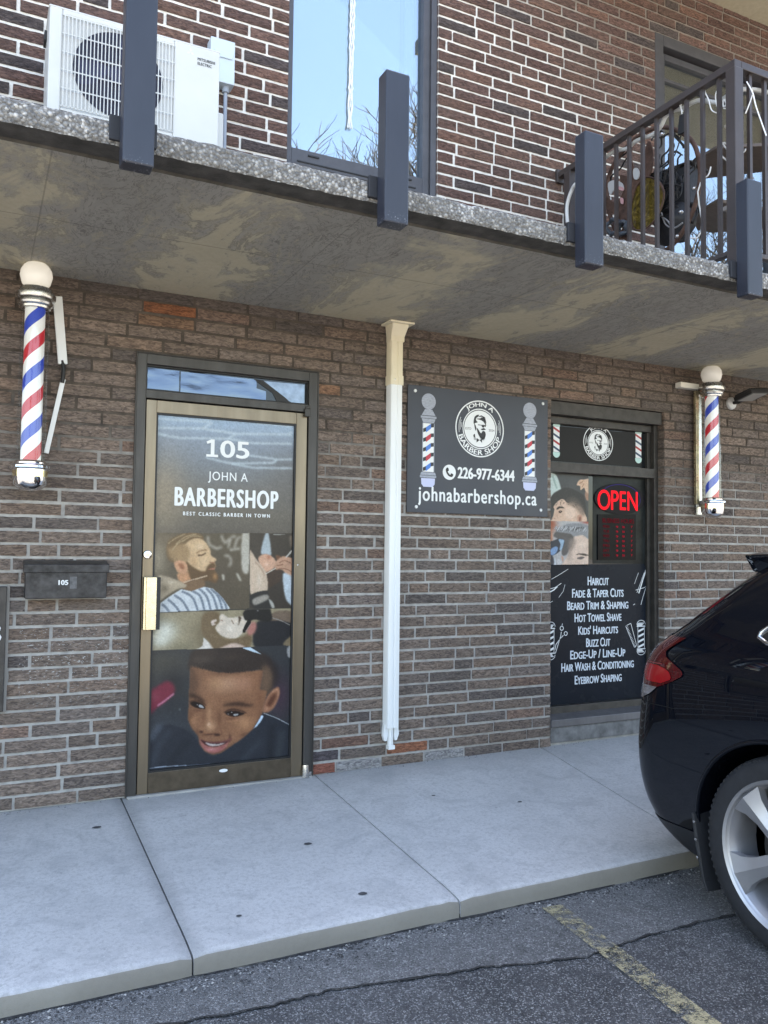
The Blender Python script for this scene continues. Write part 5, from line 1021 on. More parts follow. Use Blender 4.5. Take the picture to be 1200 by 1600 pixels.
P_ = [(oc[0] + orx * .80 * math.cos(t), oc[1] + orz * .93 * math.sin(t)) for t in np.linspace(-.6, 2.5, 30)]
for a, b in zip(P_[:-1], P_[1:]): stroke(mb, [a, b], .004, OY - .001)
mb.build('border_light', mat_blu.m, board)
mb = MB(); q = [(3.283,1.544),(3.583,1.577)]; put_text(mb, 'BUSINESS HOURS', q[0][0], q[1][0], q[0][1], q[1][1], OY - .0006, -.01, sx=.7); mb.build('hours_lettering', mat_dred.m, board)
for k, d in enumerate(('MON', 'TUE', 'WED', 'THU', 'FRI', 'SAT', 'SUN')):
    q = [(3.287,1.507),(3.345,1.527),(3.408,1.507),(3.429,1.524),(3.467,1.509),(3.492,1.526),(3.551,1.511),(3.568,1.527),(3.287,1.472)]; dz = (q[8][1] - q[0][1]) * k
    mb = MB(); put_text(mb, d, q[0][0], q[1][0], q[0][1] + dz, q[1][1] + dz, OY - .0006, -.01); mb.build('hours_lettering', mat_dred.m, board)
mat_d2 = NT('red_led_digits'); e = mat_d2.n('Emission', Color=(1., .03, .10, 1), Strength=.075); mat_d2.t.links.new(e.outputs[0], mat_d2.out.inputs[0])
for k in range(7):
    for t_, ia, ib in (('9', 2, 3), ('to', 4, 5), ('7', 6, 7)):
        mb = MB(); dz = (q[8][1] - q[0][1]) * k; put_text(mb, t_, q[ia][0], q[ib][0], q[ia][1] + dz, q[ib][1] + dz, OY - .0006, .01)
        mb.build('hours_digit', mat_d2.m, board)

# ================================================================== DOWNPIPE
mb = MB(); X0, X1, Y0, Y1 = 1.4475, 1.5305, -.076, -.010
def ribbed(mb, x0, x1, y0, y1, z0, z1):
    r_ = .014; P_ = [(x0 + r_, y0), (x0 + (x1 - x0) * .42, y0), (x0 + (x1 - x0) * .46, y0 + .004), (x0 + (x1 - x0) * .54, y0 + .004), (x0 + (x1 - x0) * .58, y0), (x1 - r_, y0), (x1 - r_ * .3, y0 + r_ * .3), (x1, y0 + r_), (x1, y1), (x0, y1), (x0, y0 + r_), (x0 + r_ * .3, y0 + r_ * .3)]
    n = len(P_); mb.add([(x, y, z0) for x, y in P_] + [(x, y, z1) for x, y in P_], [[i, (i + 1) % n, n + (i + 1) % n, n + i] for i in range(n)] + [list(range(n))[::-1], list(range(n, 2 * n))])
cream = simple('cream_plastic', (.78, .70, .52), .38, var=.05, vscale=6); pvc = simple('white_plastic', (.82, .84, .83), .32, var=.05, vscale=5, stretch=(1, 1, .3))
ribbed(mb, X0, X1, Y0, Y1, .248, 2.375); pipe = mb.build('downpipe', pvc, None, smooth=30); tag(pipe, 'white square downpipe with a cream upper length and flared head, left of the wall sign', 'downpipe')
mb = MB(); ribbed(mb, X0 - .0015, X1 + .0015, Y0 - .0015, Y1, 2.40, 2.625); mb.build('upper_pipe', cream, pipe, smooth=30)
mb = MB(); ribbed(mb, X0 - .006, X1 + .006, Y0 - .006, Y1, 2.345, 2.402); cl_ = mb.build('collar', cream, pipe, smooth=30)
mb = MB(); mb.lathe([(0, -.002), (.004, -.0015), (.0045, 0)], (1.472, Y0 - .006, 2.376), 10, 'Y'); mb.build('screw', M['steel'], cl_)
mb = MB(); a = [(X0 - .005, Y0 - .005), (X1 + .005, Y0 - .005), (X1 + .005, Y1), (X0 - .005, Y1)]; b = [(X0 - .012, Y0 - .04), (X1 + .018, Y0 - .04), (X1 + .018, Y1), (X0 - .012, Y1)]
mb.add([(x, y, 2.615) for x, y in a] + [(x, y, 2.645) for x, y in a] + [(x, y, 2.716) for x, y in b], [(3, 2, 1, 0), (0, 1, 5, 4), (1, 2, 6, 5), (2, 3, 7, 6), (3, 0, 4, 7), (4, 5, 9, 8), (5, 6, 10, 9), (6, 7, 11, 10), (7, 4, 8, 11), (8, 9, 10, 11)])
mb.box(X0 - .04, X1 + .045, Y0 - .065, Y1 + .004, 2.716, 2.728); mb.build('flared_head', cream, pipe, bevel=.003)
mb = MB(); ribbed(mb, 1.471, 1.503, -.060, -.030, .14, .26); mb.box(1.466, 1.508, -.063, -.027, .118, .142); mb.build('drain_spigot', pvc, pipe, bevel=.002)
mb = MB()
for s_, xx in ((-1, 1.455), (1, 1.522)):
    mb.prism([(xx - .013, .27), (xx + .013, .27), (xx + .014 + (.006 if s_ > 0 else 0), .205), (xx + .006, .168), (xx - .010, .168), (xx - .014 - (.006 if s_ < 0 else 0), .20)], -.05, -.022)
mb.build('pipe_clip', pvc, pipe, bevel=.002)

# ================================================================== BARBER POLES
def m_stripes():
    t = NT('barber_stripes'); tc = t.n('TexCoord'); sp = t.n('SeparateXYZ', i0=tc.outputs['Object'])
    an = t.math('DIVIDE', t.math('ARCTAN2', sp.outputs[1], sp.outputs[0]), 2 * math.pi)
    ph = t.math('FRACT', t.math('ADD', t.math('SUBTRACT', t.math('DIVIDE', sp.outputs[2], .282), an), 10.30))
    rp = t.t.nodes.new('ShaderNodeValToRGB'); t.t.links.new(ph, rp.inputs[0]); rp.color_ramp.interpolation = 'CONSTANT'; e = rp.color_ramp.elements
    W = (.80, .82, .82, 1); Rd = (.52, .018, .035, 1); B = (.02, .06, .46, 1)
    e[0].position = 0; e[0].color = Rd; e[1].position = .24; e[1].color = W
    for p_, c in ((.5, B), (.74, W)): q = e.new(p_); q.color = c
    p = t.n('BsdfPrincipled', Roughness=.35); t.set(p, 'Base Color', rp.outputs[0]); t.set(p, 'Emission Color', rp.outputs[0]); t.set(p, 'Emission Strength', .05)
    t.t.links.new(p.outputs[0], t.out.inputs[0]); return t.m
M['stripes'] = m_stripes()
def m_tube():
    t = NT('clear_acrylic'); tr = t.n('BsdfTransparent', Color=(.94, .95, .95)); g = t.n('BsdfGlossy', Roughness=.04); lw = t.n('LayerWeight', Blend=.25)
    f = t.ramp(lw.outputs['Facing'], [(.0, .07), (.60, .13), (.92, .55)]); mx = t.n('MixShader', i0=f, i1=tr, i2=g); t.t.links.new(mx.outputs[0], t.out.inputs[0]); return t.m
M['tube'] = m_tube()
M['satin'] = simple('satin_metal', (.55, .55, .54), .26, 1., var=.06, vscale=20)
def m_globe(name, e_, tint):
    t = NT(name); return t.surf(Base__Color=(.62, .615, .60), Roughness=.16, Emission__Color=(*tint, 1), Emission__Strength=e_)
def barber_pole(x, y, globe_mat, label, lean=0.):
    t = thing('barber_pole', (x, y, 1.592), label, 'barber pole', 'barber poles on the wall'); c = (x, y, 0)
    lit = MB(); lit.lathe([(.0475, 1.742), (.0475, 2.512)], c, 40); o = lit.build('striped_cylinder', M['stripes'], t, smooth=40)
    mb = MB(); mb.lathe([(.066, 1.738), (.066, 2.518)], c, 44, 'Z', False); mb.build('clear_tube', M['tube'], t, smooth=40)
    mb = MB(); mb.lathe([(.067, 2.500), (.070, 2.502), (.072, 2.512), (.080, 2.520), (.083, 2.530), (.078, 2.533), (.078, 2.540), (.092, 2.548), (.095, 2.556), (.095, 2.572), (.092, 2.577), (.080, 2.582), (.074, 2.596), (.074, 2.604), (.03, 2.606), (0, 2.606)], c, 48); cap = mb.build('top_cap', M['satin'], t, smooth=28)
    mb = MB(); mb.lathe([(.030, 2.600), (.046, 2.606), (.066, 2.628), (.0765, 2.668), (.073, 2.695), (.060, 2.718), (.038, 2.7375), (.018, 2.7405), (0, 2.741)], c, 40); mb.build('globe', globe_mat, t, smooth=60)
    mb = MB(); mb.lathe([(0, 1.744), (.070, 1.742), (.074, 1.734), (.073, 1.726), (.086, 1.722), (.094, 1.716), (.095, 1.706), (.090, 1.700), (.082, 1.698), (.081, 1.645), (.074, 1.622), (.056, 1.604), (.030, 1.595), (0, 1.593)], c, 48); mb.build('base_cap', M['chrome'], t, smooth=28)
    mb = MB(); mb.lathe([(.0825, 1.662), (.0825, 1.692)], c, 44, 'Z', False); mb.build('gilt_band', simple('gilt_band', (.80, .70, .46), .15, 1., var=.2, vscale=60), t, smooth=40)
    mb = MB(); mb.box(x - .030, x + .030, -.028, -.002, 1.62, 2.60); mb.build('back_rail', M['satin'], t, bevel=.003)
    mb = MB(); mb.box(x - .02, x + .02, y + .08, -.028, 2.535, 2.565); mb.build('bracket', M['satin'], t, bevel=.003); mb = MB(); mb.box(x - .02, x + .02, y + .08, -.028, 1.68, 1.712); mb.build('bracket', M['satin'], t, bevel=.003)
    return t
bp1 = barber_pole(-.580, -.150, m_globe('lit_opal_globe', .07, (1., .97, .89)), 'barber pole with its white globe lit, left of the shop door')
bp2 = barber_pole(4.105, -.150, m_globe('faint_glow_globe', .03, (1., .95, .85)), 'barber pole with unlit globe given a faint glow, on a metal back rail, right of the shop window')  # faint emission added to the unlit globe
mb = MB(); mb.box(4.046, 4.078, -.055, -.03, 1.70, 2.56); mb.build('gilt_rail', simple('gilt_rail', (.62, .54, .36), .3, .9, var=.3, vscale=30), bp2, bevel=.002)
# cable raceways on the wall
tr = MB(); tr.bar((-.470, -.018, 2.618), (-.434, -.018, 2.268), .046, .022, (0, 1, 0)); rw = tr.build('cable_cover', pvc, None, bevel=.003); tag(rw, 'short white cable cover slanting down beside the lit barber pole', 'cable cover', 'white cable covers')
tr = MB(); tr.bar((-.429, -.012, 2.192), (-.500, -.012, 1.80), .024, .014, (0, 1, 0)); o = tr.build('cable_cover', pvc, None, bevel=.002); tag(o, 'thin white cable strip slanting back toward the lit barber pole base', 'cable cover', 'white cable covers')
mb = MB(); mb.tube([(-.438, -.02, 2.285), (-.430, -.024, 2.25), (-.430, -.022, 2.21), (-.434, -.018, 2.17)], .011, 8); o = mb.build('cable', M['black_rub'], None, smooth=50); tag(o, 'black cable bridging the two white covers beside the left barber pole', 'cable')
tr = MB(); tr.box(3.885, 4.075, -.06, -.004, 2.572, 2.612); tr.m = 0; o = tr.build('cable_cover', simple('cream_cover', (.80, .76, .68), .4), None, bevel=.003); tag(o, 'short horizontal cream cable cover left of the unlit globe', 'cable cover', 'white cable covers')

# ================================================================== FLOODLIGHT, MAILBOX, NOTICE CASE
fl = thing('flood_light', (4.478, 0, 2.51), 'black wall flood light on a round white base, right of the shop window', 'flood light')
mb = MB(); mb.lathe([(0, -.03), (.03, -.028), (.046, -.018), (.05, -.003)], (4.478, 0, 2.51), 28, 'Y'); mb.build('wall_base', simple('pale_grey_base', (.55, .55, .55), .45), fl, smooth=40)
mb = MB(); mb.tube([(4.478, -.02, 2.51), (4.49, -.07, 2.512), (4.50, -.11, 2.53)], .013, 10); mb.build('arm', M['black_rub'], fl, smooth=50)
rt = Matrix.Rotation(R(-14), 3, 'X') @ Matrix.Rotation(R(-6), 3, 'Y'); mb = MB(); cc = (4.49, -.19, 2.548); mb.box(4.385, 4.595, -.27, -.105, 2.53, 2.562, rt, cc)
for k in range(11): mb.box(4.392 + .0185 * k, 4.399 + .0185 * k, -.262, -.115, 2.562, 2.576, rt, cc)
hd = mb.build('lamp_head', simple('black_housing', (.02, .02, .021), .45), fl, bevel=.003)
mb = MB(); mb.box(4.41, 4.57, -.258, -.118, 2.527, 2.531, rt, cc); mb.build('lens', simple('frosted_lens', (.30, .30, .29), .3), hd)
mbx = thing('mailbox', (-.39, 0, 1.06), 'worn black metal mailbox marked 105 on the brick wall left of the door', 'mailbox')
bm = simple('worn_black_steel', (.035, .034, .036), .42, .4, var=.75, vscale=26, bumps=.1)
mb = MB(); mb.box(-.583, -.196, -.10, -.003, 1.060, 1.196); box_ = mb.build('box', bm, mbx, bevel=.004)
mb = MB(); mb.add([(-.592, -.108, 1.190), (-.187, -.108, 1.190), (-.187, -.108, 1.232), (-.592, -.108, 1.232), (-.592, -.004, 1.190), (-.187, -.004, 1.190), (-.187, -.004, 1.252), (-.592, -.004, 1.252)], [(0, 1, 2, 3), (3, 2, 6, 7), (1, 5, 6, 2), (4, 0, 3, 7), (4, 5, 1, 0), (5, 4, 7, 6)]); mb.build('lid', bm, mbx, bevel=.003)
mb = MB(); q = [(-0.430,1.128),(-0.383,1.153)]; put_text(mb, '105', q[0][0], q[1][0], q[0][1], q[1][1], -.1012, .06, sx=.9); mb.build('lettering', M['white_ink'], mbx)
mb = MB(); q = [(-0.376,1.109),(-0.342,1.170)]; mb.flat([(q[0][0], q[0][1]), (q[1][0], q[0][1]), (q[1][0], q[1][1]), (q[0][0], q[1][1])], -.1008); mb.build('label_residue', simple('glue_residue', (.10, .10, .105), .5, var=.5, vscale=40), mbx)
nc = thing('notice_case', (-1.0, 0, .5), 'dark framed glass notice case on the brick wall at the left edge', 'notice case')
mb = MB(); frame_rect(mb, -1.34, -.662, .50, 1.12, .035, .035, .035, .035, -.035, -.004); mb.build('case_frame', simple('dark_case_frame', (.05, .045, .042), .45, .3, var=.3, vscale=12), nc, bevel=.004)
mb = MB(); mb.box(-1.305, -.697, -.02, -.008, .535, 1.085); mb.build('glass', M['darkglass'], nc)
mb = MB(); mb.box(-.662, -.648, -.012, -.002, .495, 1.125); mb.build('edge_trim', simple('grey_caulk', (.26, .24, .22), .8), nc)
mb = MB(); mb.tube([(-.700, -.03, .93), (-.688, -.04, .915), (-.696, -.042, .89), (-.684, -.04, .87), (-.69, -.04, .855)], .004, 6); o = mb.build('twist_tie', M['white_ink'], nc, smooth=50)

# ================================================================== CUT STEEL POSTS on the slab edge
def m_post():
    t = NT('slate_blue_paint'); v = t.coord(); z = t.n('SeparateXYZ', i0=v).outputs[2]; base = lin((70, 76, 92)) * .40
    n = t.noise(t.n('Mapping', i0=v, Scale=(1, 1, .3)).outputs[0], 9, 5, .6); c = t.ramp(n, [(.3, tuple(base * .88)), (.7, tuple(base * 1.14))])
    end = t.math('SUBTRACT', 1., t.math('MULTIPLY', t.math('ABSOLUTE', t.math('SUBTRACT', z, 2.645)), 26.), True)
    sc = t.ramp(t.noise(v, 110, 4, .7), [(.58, 0.), (.68, 1.)]); c = t.mix(t.math('MULTIPLY', t.math('MULTIPLY', sc, end), .7), c, (.42, .44, .48))
    sp = t.ramp(t.noise(t.n('Mapping', i0=v, Scale=(60, 60, 22)).outputs[0], 1., 3, .6), [(.72, 0.), (.75, .6)]); c = t.mix(sp, c, tuple(base * 2.6))
    return t.surf(Base__Color=c, Roughness=t.math('ADD', t.math('MULTIPLY', n, .2), .28), Normal=t.bump(n, .06, .01))
navy = m_post(); pad = simple('black_pad', (.02, .022, .028), .7)
for k, (x, zt, lab) in enumerate(((-.345, 4.2, 'tall slate blue steel post in front of the white air conditioner'), (.664, 3.258, 'slate blue steel stub post before the blue sky window'), (1.680, 3.252, 'slate blue steel stub post beside the railing end'), (2.742, 3.256, 'slate blue steel stub post below the railing corner, rightmost of four'))):
    px_ = [(-.395, -.296), (.606, .722), (1.613, 1.746), (2.668, 2.806)][k]; x = sum(px_) / 2; hw = .054
    mb = MB(); mb.box(x - hw, x + hw, -1.665, -1.590, (2.650, 2.634, 2.634, 2.650)[k], zt); o = mb.build('steel_post', navy, None, bevel=.006); tag(o, lab, 'post', 'steel posts along the slab edge')
    mb = MB(); mb.box(x - hw - .035, x + hw + .022, -1.5895, -1.570, 2.755, 2.845); mb.build('mounting_pad', pad, o, bevel=.003)

# ================================================================== AIR CONDITIONER
AX0, AX1, AY0, AY1, AZ0, AZ1 = -.575, .240, -.47, -.17, 3.345, 3.885
ac = thing('air_conditioner', (-.17, -.3, 2.83), 'white outdoor air conditioner unit with round fan grille on the balcony slab', 'air conditioner')
acw = simple('white_enamel', (.58, .59, .575), .35, var=.04, vscale=4)
mb = MB(); mb.box(AX0, AX1, AY0 + .012, AY1, AZ0, AZ1 - .012); mb.box(AX0 - .004, AX1 + .004, AY0 + .004, AY1 + .004, AZ1 - .012, AZ1); 
q = [(-0.521,3.830),(-0.001,3.834),(0.003,3.404),(-0.509,3.397)]; gx0, gx1 = -.518, .008; gz0, gz1 = 3.395, 3.848
mb.box(AX0, gx0, AY0, AY0 + .012, AZ0, AZ1 - .012); mb.box(gx1, AX1, AY0, AY0 + .012, AZ0, AZ1 - .012); mb.box(gx0, gx1, AY0, AY0 + .012, AZ0, gz0); mb.box(gx0, gx1, AY0, AY0 + .012, gz1, AZ1 - .012)
acb = mb.build('cabinet', acw, ac, bevel=.006)
cx_, cz_ = (gx0 + gx1) / 2, (gz0 + gz1) / 2; mb = MB(); mb.flat([(cx_ + .212 * math.cos(t), cz_ + .212 * math.sin(t)) for t in np.linspace(0, 2 * math.pi, 49)[:-1]], AY0 + .0095); mb.build('fan_opening', simple('fan_shadow', (.02, .022, .045), .6), ac)
mb = MB()
for k in range(3):
    t = k * 2.094 + .4; P_ = [(cx_ + r_ * math.cos(t + a_), cz_ + r_ * math.sin(t + a_)) for r_, a_ in ((.05, 0), (.12, .25), (.195, .5), (.20, 1.1), (.15, 1.2), (.06, .9))]; mb.flat(P_, AY0 + .0088)
mb.lathe([(0, AY0 + .002), (.045, AY0 + .003), (.05, AY0 + .0085)], (cx_, 0, cz_), 24, 'Y'); mb.build('fan', simple('navy_fan', (.035, .038, .085), .5), ac)
mb = MB(); n = 31
for k in range(n): x = gx0 + .010 + (gx1 - gx0 - .02) * k / (n - 1); mb.box(x - .0022, x + .0022, AY0 - .010, AY0 - .006, gz0 + .006, gz1 - .006)
for k in range(6): z = gz0 + .006 + (gz1 - gz0 - .012) * k / 5; mb.box(gx0, gx1, AY0 - .006, AY0 - .003, z - .003, z + .003)
for k in range(14):
    pass
mb.build('grille', acw, ac)
mb = MB(); q = [(0.111,3.777),(0.224,3.843)]; put_text(mb, 'MITSUBISHI', .125, .214, 3.803, 3.818, AY0 - .0012, .03, space=1.05); put_text(mb, 'ELECTRIC', .125, .198, 3.780, 3.795, AY0 - .0012, .03, space=1.05); mb.build('lettering', simple('black_print', (.02, .02, .02), .5), ac)
mb = MB(); ex, ez = .088, 3.835
for a0 in (90, 210, 330):
    t = R(a0); d = Vector((math.cos(t), math.sin(t))); n_ = Vector((-d.y, d.x)); p0 = Vector((ex, ez)); q = [p0, p0 + d * .011 + n_ * .0065, p0 + d * .022, p0 + d * .011 - n_ * .0065]; mb.flat([tuple(v_) for v_ in q], AY0 - .0010)
mb.build('three_diamond_mark', simple('pale_embossed_mark', (.66, .66, .65), .3), ac)
mb = MB(); mb.box(AX1 + .0005, AX1 + .045, -.40, -.2, 3.30, 3.60); mb.build('valve_cover', acw, ac, bevel=.008)
mb = MB(); mb.box(AX0 - .012, AX0, -.30, -.22, 3.80, 3.85); mb.build('side_grip', M['black_rub'], ac, bevel=.004)
mb = MB(); 
for xx in (-.5, .15): mb.box(xx - .02, xx + .02, -.47, -.17, 2.832, 3.345 - .0005)
mb.build('stand', simple('grey_stand', (.3, .3, .3), .5, .5), ac, bevel=.004)
lb = MB(); lb.box(.285, .425, -.085, .0, 3.95, 4.20); lb.box(.305, .41, -.093, -.085, 4.09, 4.13); o = lb.build('disconnect_box', simple('pale_blue_grey_box', (.52, .60, .66), .4), None, bevel=.008); tag(o, 'pale blue grey switch box on the brick behind the air conditioner', 'electrical box')
mb = MB(); mb.tube([(.385, -.045, 3.95), (.385, -.045, 3.915)], .020, 10); mb.tube([(.385, -.045, 3.915), (.385, -.045, 3.45), (.36, -.08, 3.38)], .011, 10); mb.build('conduit', simple('grey_conduit', (.30, .33, .38), .45), o, smooth=50)

# ================================================================== HANGING CORD in the sky window
hc = MB(); x0_, y0_ = 1.215, .055
pts = [(4.95, .017)] + [(4.90 - .035 * k, (.019, .012)[k % 2]) for k in range(14)] + [(4.38, .013), (4.225, .012), (4.212, .021), (4.200, .011), (4.12, .016), (4.08, .017), (4.03, .008), (3.99, .014), (3.955, .019)]
for s_ in range(7):
    a0 = s_ * .9; P_ = []
    for i in range(60):
        z = 4.98 - (4.98 - 3.955) * i / 59; r_ = np.interp(-z, [-p_[0] for p_ in pts], [p_[1] for p_ in pts]); P_.append((x0_ + r_ * math.cos(a0 + z * 9) * .9 - .012 * (4.98 - z), y0_ + .25 * r_ * math.sin(a0 + z * 9), z))
    hc.tube(P_, .0030, 5)
o = hc.build('macrame_cord', simple('white_cotton', (.8, .81, .79), .9), None, smooth=60); tag(o, 'white knotted macrame cord hanging in the blue sky window', 'macrame')

# ================================================================== BALCONY RAILING
rl = thing('balcony_railing', (2.787, -1.5, 2.83), 'grey brown metal balcony railing with square balusters around the corner', 'railing')
rm = simple('grey_brown_metal', lin((96, 86, 84)) * .52, .42, .2, var=.12, vscale=9); RX, RY, RZ = 2.787, -1.500, 3.985
mb = MB(); mb.box(RX - .026, RX + .026, RY - .026, -.03, RZ - .042, RZ); mb.box(RX + .026, 8.8, RY - .026, RY + .026, RZ - .042, RZ); mb.build('top_rail', rm, rl, bevel=.004)
mb = MB(); mb.box(RX - .02, RX + .02, RY - .01, -.05, 2.93, 2.955); mb.box(RX + .02, 8.8, RY - .02, RY + .02, 2.93, 2.955); mb.build('bottom_rail', rm, rl, bevel=.003)
mb = MB(); mb.box(RX - .033, RX + .033, -.03, -.004, RZ - .075, RZ + .02); mb.build('wall_bracket', rm, rl, bevel=.003)
for y in (RY, -.13):
    mb = MB(); mb.box(RX - .032, RX + .032, y - .032, y + .032, 2.832, RZ - .042); mb.build('corner_post' if y == RY else 'end_post', rm, rl, bevel=.004)
mbal = MB(); mbal.box(RX - .010, RX + .010, -.010, .010, 2.955, RZ - .042); b0 = None
for k in range(11):
    y = -.235 - k * .1165
    if y < RY + .06: break
    if b0 is None:
        mbal.v = [(x, yy + y, z) for x, yy, z in mbal.v]; b0 = mbal.build('baluster', rm, rl); y_first = y
    else: c = b0.copy(); col.objects.link(c); c.parent = rl; c.location = (0, y - y_first, 0)
for k in range(48):
    x = RX + .115 + k * .118; c = b0.copy(); col.objects.link(c); c.parent = rl; c.location = (x - RX, RY - y_first, 0)

# ================================================================== THINGS STORED ON THE BALCONY
rust = simple('rusty_iron', (.10, .055, .040), .7, .3, var=.5, vscale=22, bumps=.3); hoseM = simple('grey_hose', (.55, .55, .54), .5)
def wob(p, q, n, amp, seed):
    p = Vector(p); q = Vector(q); return [p.lerp(q, i / n) + Vector((mnoise.noise((i * .17, seed, 0)), mnoise.noise((i * .17, seed, 5)), mnoise.noise((i * .17, seed, 9)))) * amp * math.sin(math.pi * i / n) for i in range(n + 1)]
# pale hose led along under the rail
hq2 = [(-0.046,3.629),(-0.040,3.753),(-0.091,3.842),(-0.173,3.876)]
pts = [(2.74, y, z) for y, z in [(-0.157,3.571),(-0.152,3.692),(-0.202,3.780),(-0.272,3.813)]] + [(2.83, y, z) for y, z in [(-0.463,3.930),(-0.567,3.918),(-0.636,3.899),(-0.720,3.911),(-0.851,3.889),(-0.921,3.905),(-0.963,3.949),(-1.017,3.959),(-1.096,3.936),(-1.173,3.934),(-1.236,3.916),(-1.344,3.852)]] + [(2.86, -1.43, 3.87), (2.95, -1.455, 3.90), (3.15, -1.455, 3.925), (3.5, -1.455, 3.91), (4.2, -1.455, 3.9)]
mb = MB(); mb.tube(spline(pts, 6, False), .0125, 8); o = mb.build('hose', hoseM, None, smooth=60); tag(o, 'pale grey hose strung along under the balcony railing', 'hose')
# big rusty hoop
iron = simple('black_iron', (.03, .028, .028), .6, .4)
hoop = thing('garden_hoop', (2.95, -.75, 2.83), 'large rusty wrought iron hoop with scrolls standing behind the balusters', 'garden ornament')
HX = 2.96; hq = [(-0.827,3.981),(-1.031,3.812),(-1.101,3.625),(-1.087,3.455),(-0.994,3.293),(-0.829,3.200),(-0.580,3.271),(-0.390,3.472),(-0.311,3.700),(-0.325,3.883),(-0.456,3.991),(-0.629,4.028)]
ringp = [(HX + .0, y, z) for y, z in spline(hq, 6)]; mb = MB(); mb.tube(ringp, .014, 8, closed=True); mb.build('ring', rust, hoop, smooth=60)
mb = MB(); hcy = sum(q[0] for q in hq) / len(hq); hcz = sum(q[1] for q in hq) / len(hq)
for q in ([(-0.766,3.759),(-0.809,3.817),(-0.880,3.861),(-0.851,3.777),(-0.808,3.730)], [(-0.892,3.694),(-0.934,3.751),(-0.907,3.795),(-0.851,3.798),(-0.823,3.745)], [(-0.767,3.945),(-0.880,3.915),(-0.962,3.814),(-0.988,3.739)], [(-0.962,3.793),(-0.894,3.909),(-0.901,3.938),(-0.949,3.905)], [(-1.014,3.643),(-1.067,3.683),(-1.053,3.648),(-1.020,3.599)], [(-0.766,3.879),(-0.795,3.954),(-0.738,4.003),(-0.708,3.949)], [(-1.012,3.434),(-1.058,3.376),(-1.038,3.300),(-0.985,3.340)], [(-0.279,3.868),(-0.413,3.966),(-0.588,4.004),(-0.708,3.983)], [(-0.300,3.836),(-0.363,3.881),(-0.493,3.931)]):
    mb = MB(); mb.tube([(2.975 + .01 * math.sin(i), y, z) for i, (y, z) in enumerate(spline(q, 6, False))], .006, 6); mb.build('scroll', iron, hoop, smooth=60)
mb = MB()
for y, z in [(-0.813,3.939),(-1.068,3.492),(-0.964,3.388),(-0.934,3.249)]: mb = MB(); mb.lathe([(0, -.014), (.012, -.008), (.016, .0), (.012, .008), (0, .014)], (2.95, y, z), 12); mb.build('bead', M['steel'], hoop, smooth=60)
def xprism(mb, pts, x0, x1):
    """outline of (y, z) points cut from a sheet facing -X"""
    n = len(pts); ar = sum(pts[i][0] * pts[(i + 1) % n][1] - pts[(i + 1) % n][0] * pts[i][1] for i in range(n))
    if ar > 0: pts = pts[::-1]
    mb.add([(x0, y, z) for y, z in pts] + [(x1, y, z) for y, z in pts], [list(range(n)), list(range(2 * n - 1, n - 1, -1))] + [[i, n + i, n + (i + 1) % n, (i + 1) % n] for i in range(n)])
# amber glass disc
t = NT('amber_glass'); v = t.coord(); n = t.noise(v, 16, 4, .6, 2.5); amber = t.surf(Base__Color=t.ramp(n, [(.3, (.030, .020, .004)), (.55, (.10, .068, .010)), (.75, (.26, .18, .04))]), Roughness=.12, Specular__IOR__Level=.6)
mb = MB(); xprism(mb, spline([(-0.770,3.669),(-0.855,3.604),(-0.897,3.524),(-0.883,3.455),(-0.826,3.380),(-0.739,3.352),(-0.650,3.378),(-0.617,3.456),(-0.620,3.544),(-0.651,3.632),(-0.703,3.666)], 6), 2.88, 2.892); plate = mb.build('glass_plate', amber, None, bevel=.004); tag(plate, 'round amber glass plate standing behind the balusters', 'plate')
mb = MB(); mb.tube([(2.879, y, z) for y, z in spline([(-0.771,3.669),(-0.856,3.604),(-0.898,3.523),(-0.884,3.454),(-0.827,3.379),(-0.740,3.351),(-0.651,3.377),(-0.618,3.455),(-0.621,3.543),(-0.652,3.631),(-0.704,3.665)], 6)], .006, 6, closed=True); mb.build('rim', rust, plate, smooth=60)
# rusty cut sheet ornament
mb = MB(); xprism(mb, spline([(-0.457,3.817),(-0.536,3.790),(-0.524,3.909),(-0.568,3.958),(-0.571,3.866),(-0.629,3.763),(-0.674,3.844),(-0.705,3.925),(-0.737,3.916),(-0.756,3.809),(-0.726,3.711),(-0.613,3.690),(-0.574,3.548),(-0.535,3.359),(-0.455,3.386),(-0.480,3.492),(-0.341,3.635),(-0.333,3.721),(-0.407,3.657),(-0.488,3.695)], 4), 2.93, 2.938)
orn = mb.build('metal_ornament', rust, None); tag(orn, 'rust red cut metal ornament leaning by the balusters', 'garden ornament')
mb = MB(); xprism(mb, spline([(-0.591,3.799),(-0.625,3.796),(-0.646,3.754),(-0.631,3.722),(-0.597,3.740)], 4), 2.922, 2.928); xprism(mb, spline([(-0.354,3.804),(-0.417,3.802),(-0.489,3.750),(-0.497,3.701),(-0.433,3.750),(-0.375,3.720)], 4), 2.922, 2.928); mb.build('pale_cutout', simple('pale_grey_paint', (.5, .5, .5), .5), orn)
mb = MB(); xprism(mb, spline([(-0.454,3.743),(-0.499,3.720),(-0.506,3.695),(-0.467,3.717)], 4), 2.918, 2.921); xprism(mb, spline([(-0.475,3.658),(-0.502,3.642),(-0.502,3.607),(-0.480,3.622)], 4), 2.918, 2.921); mb.build('pink_dab', simple('pink_paint', (.60, .33, .33), .5), orn)
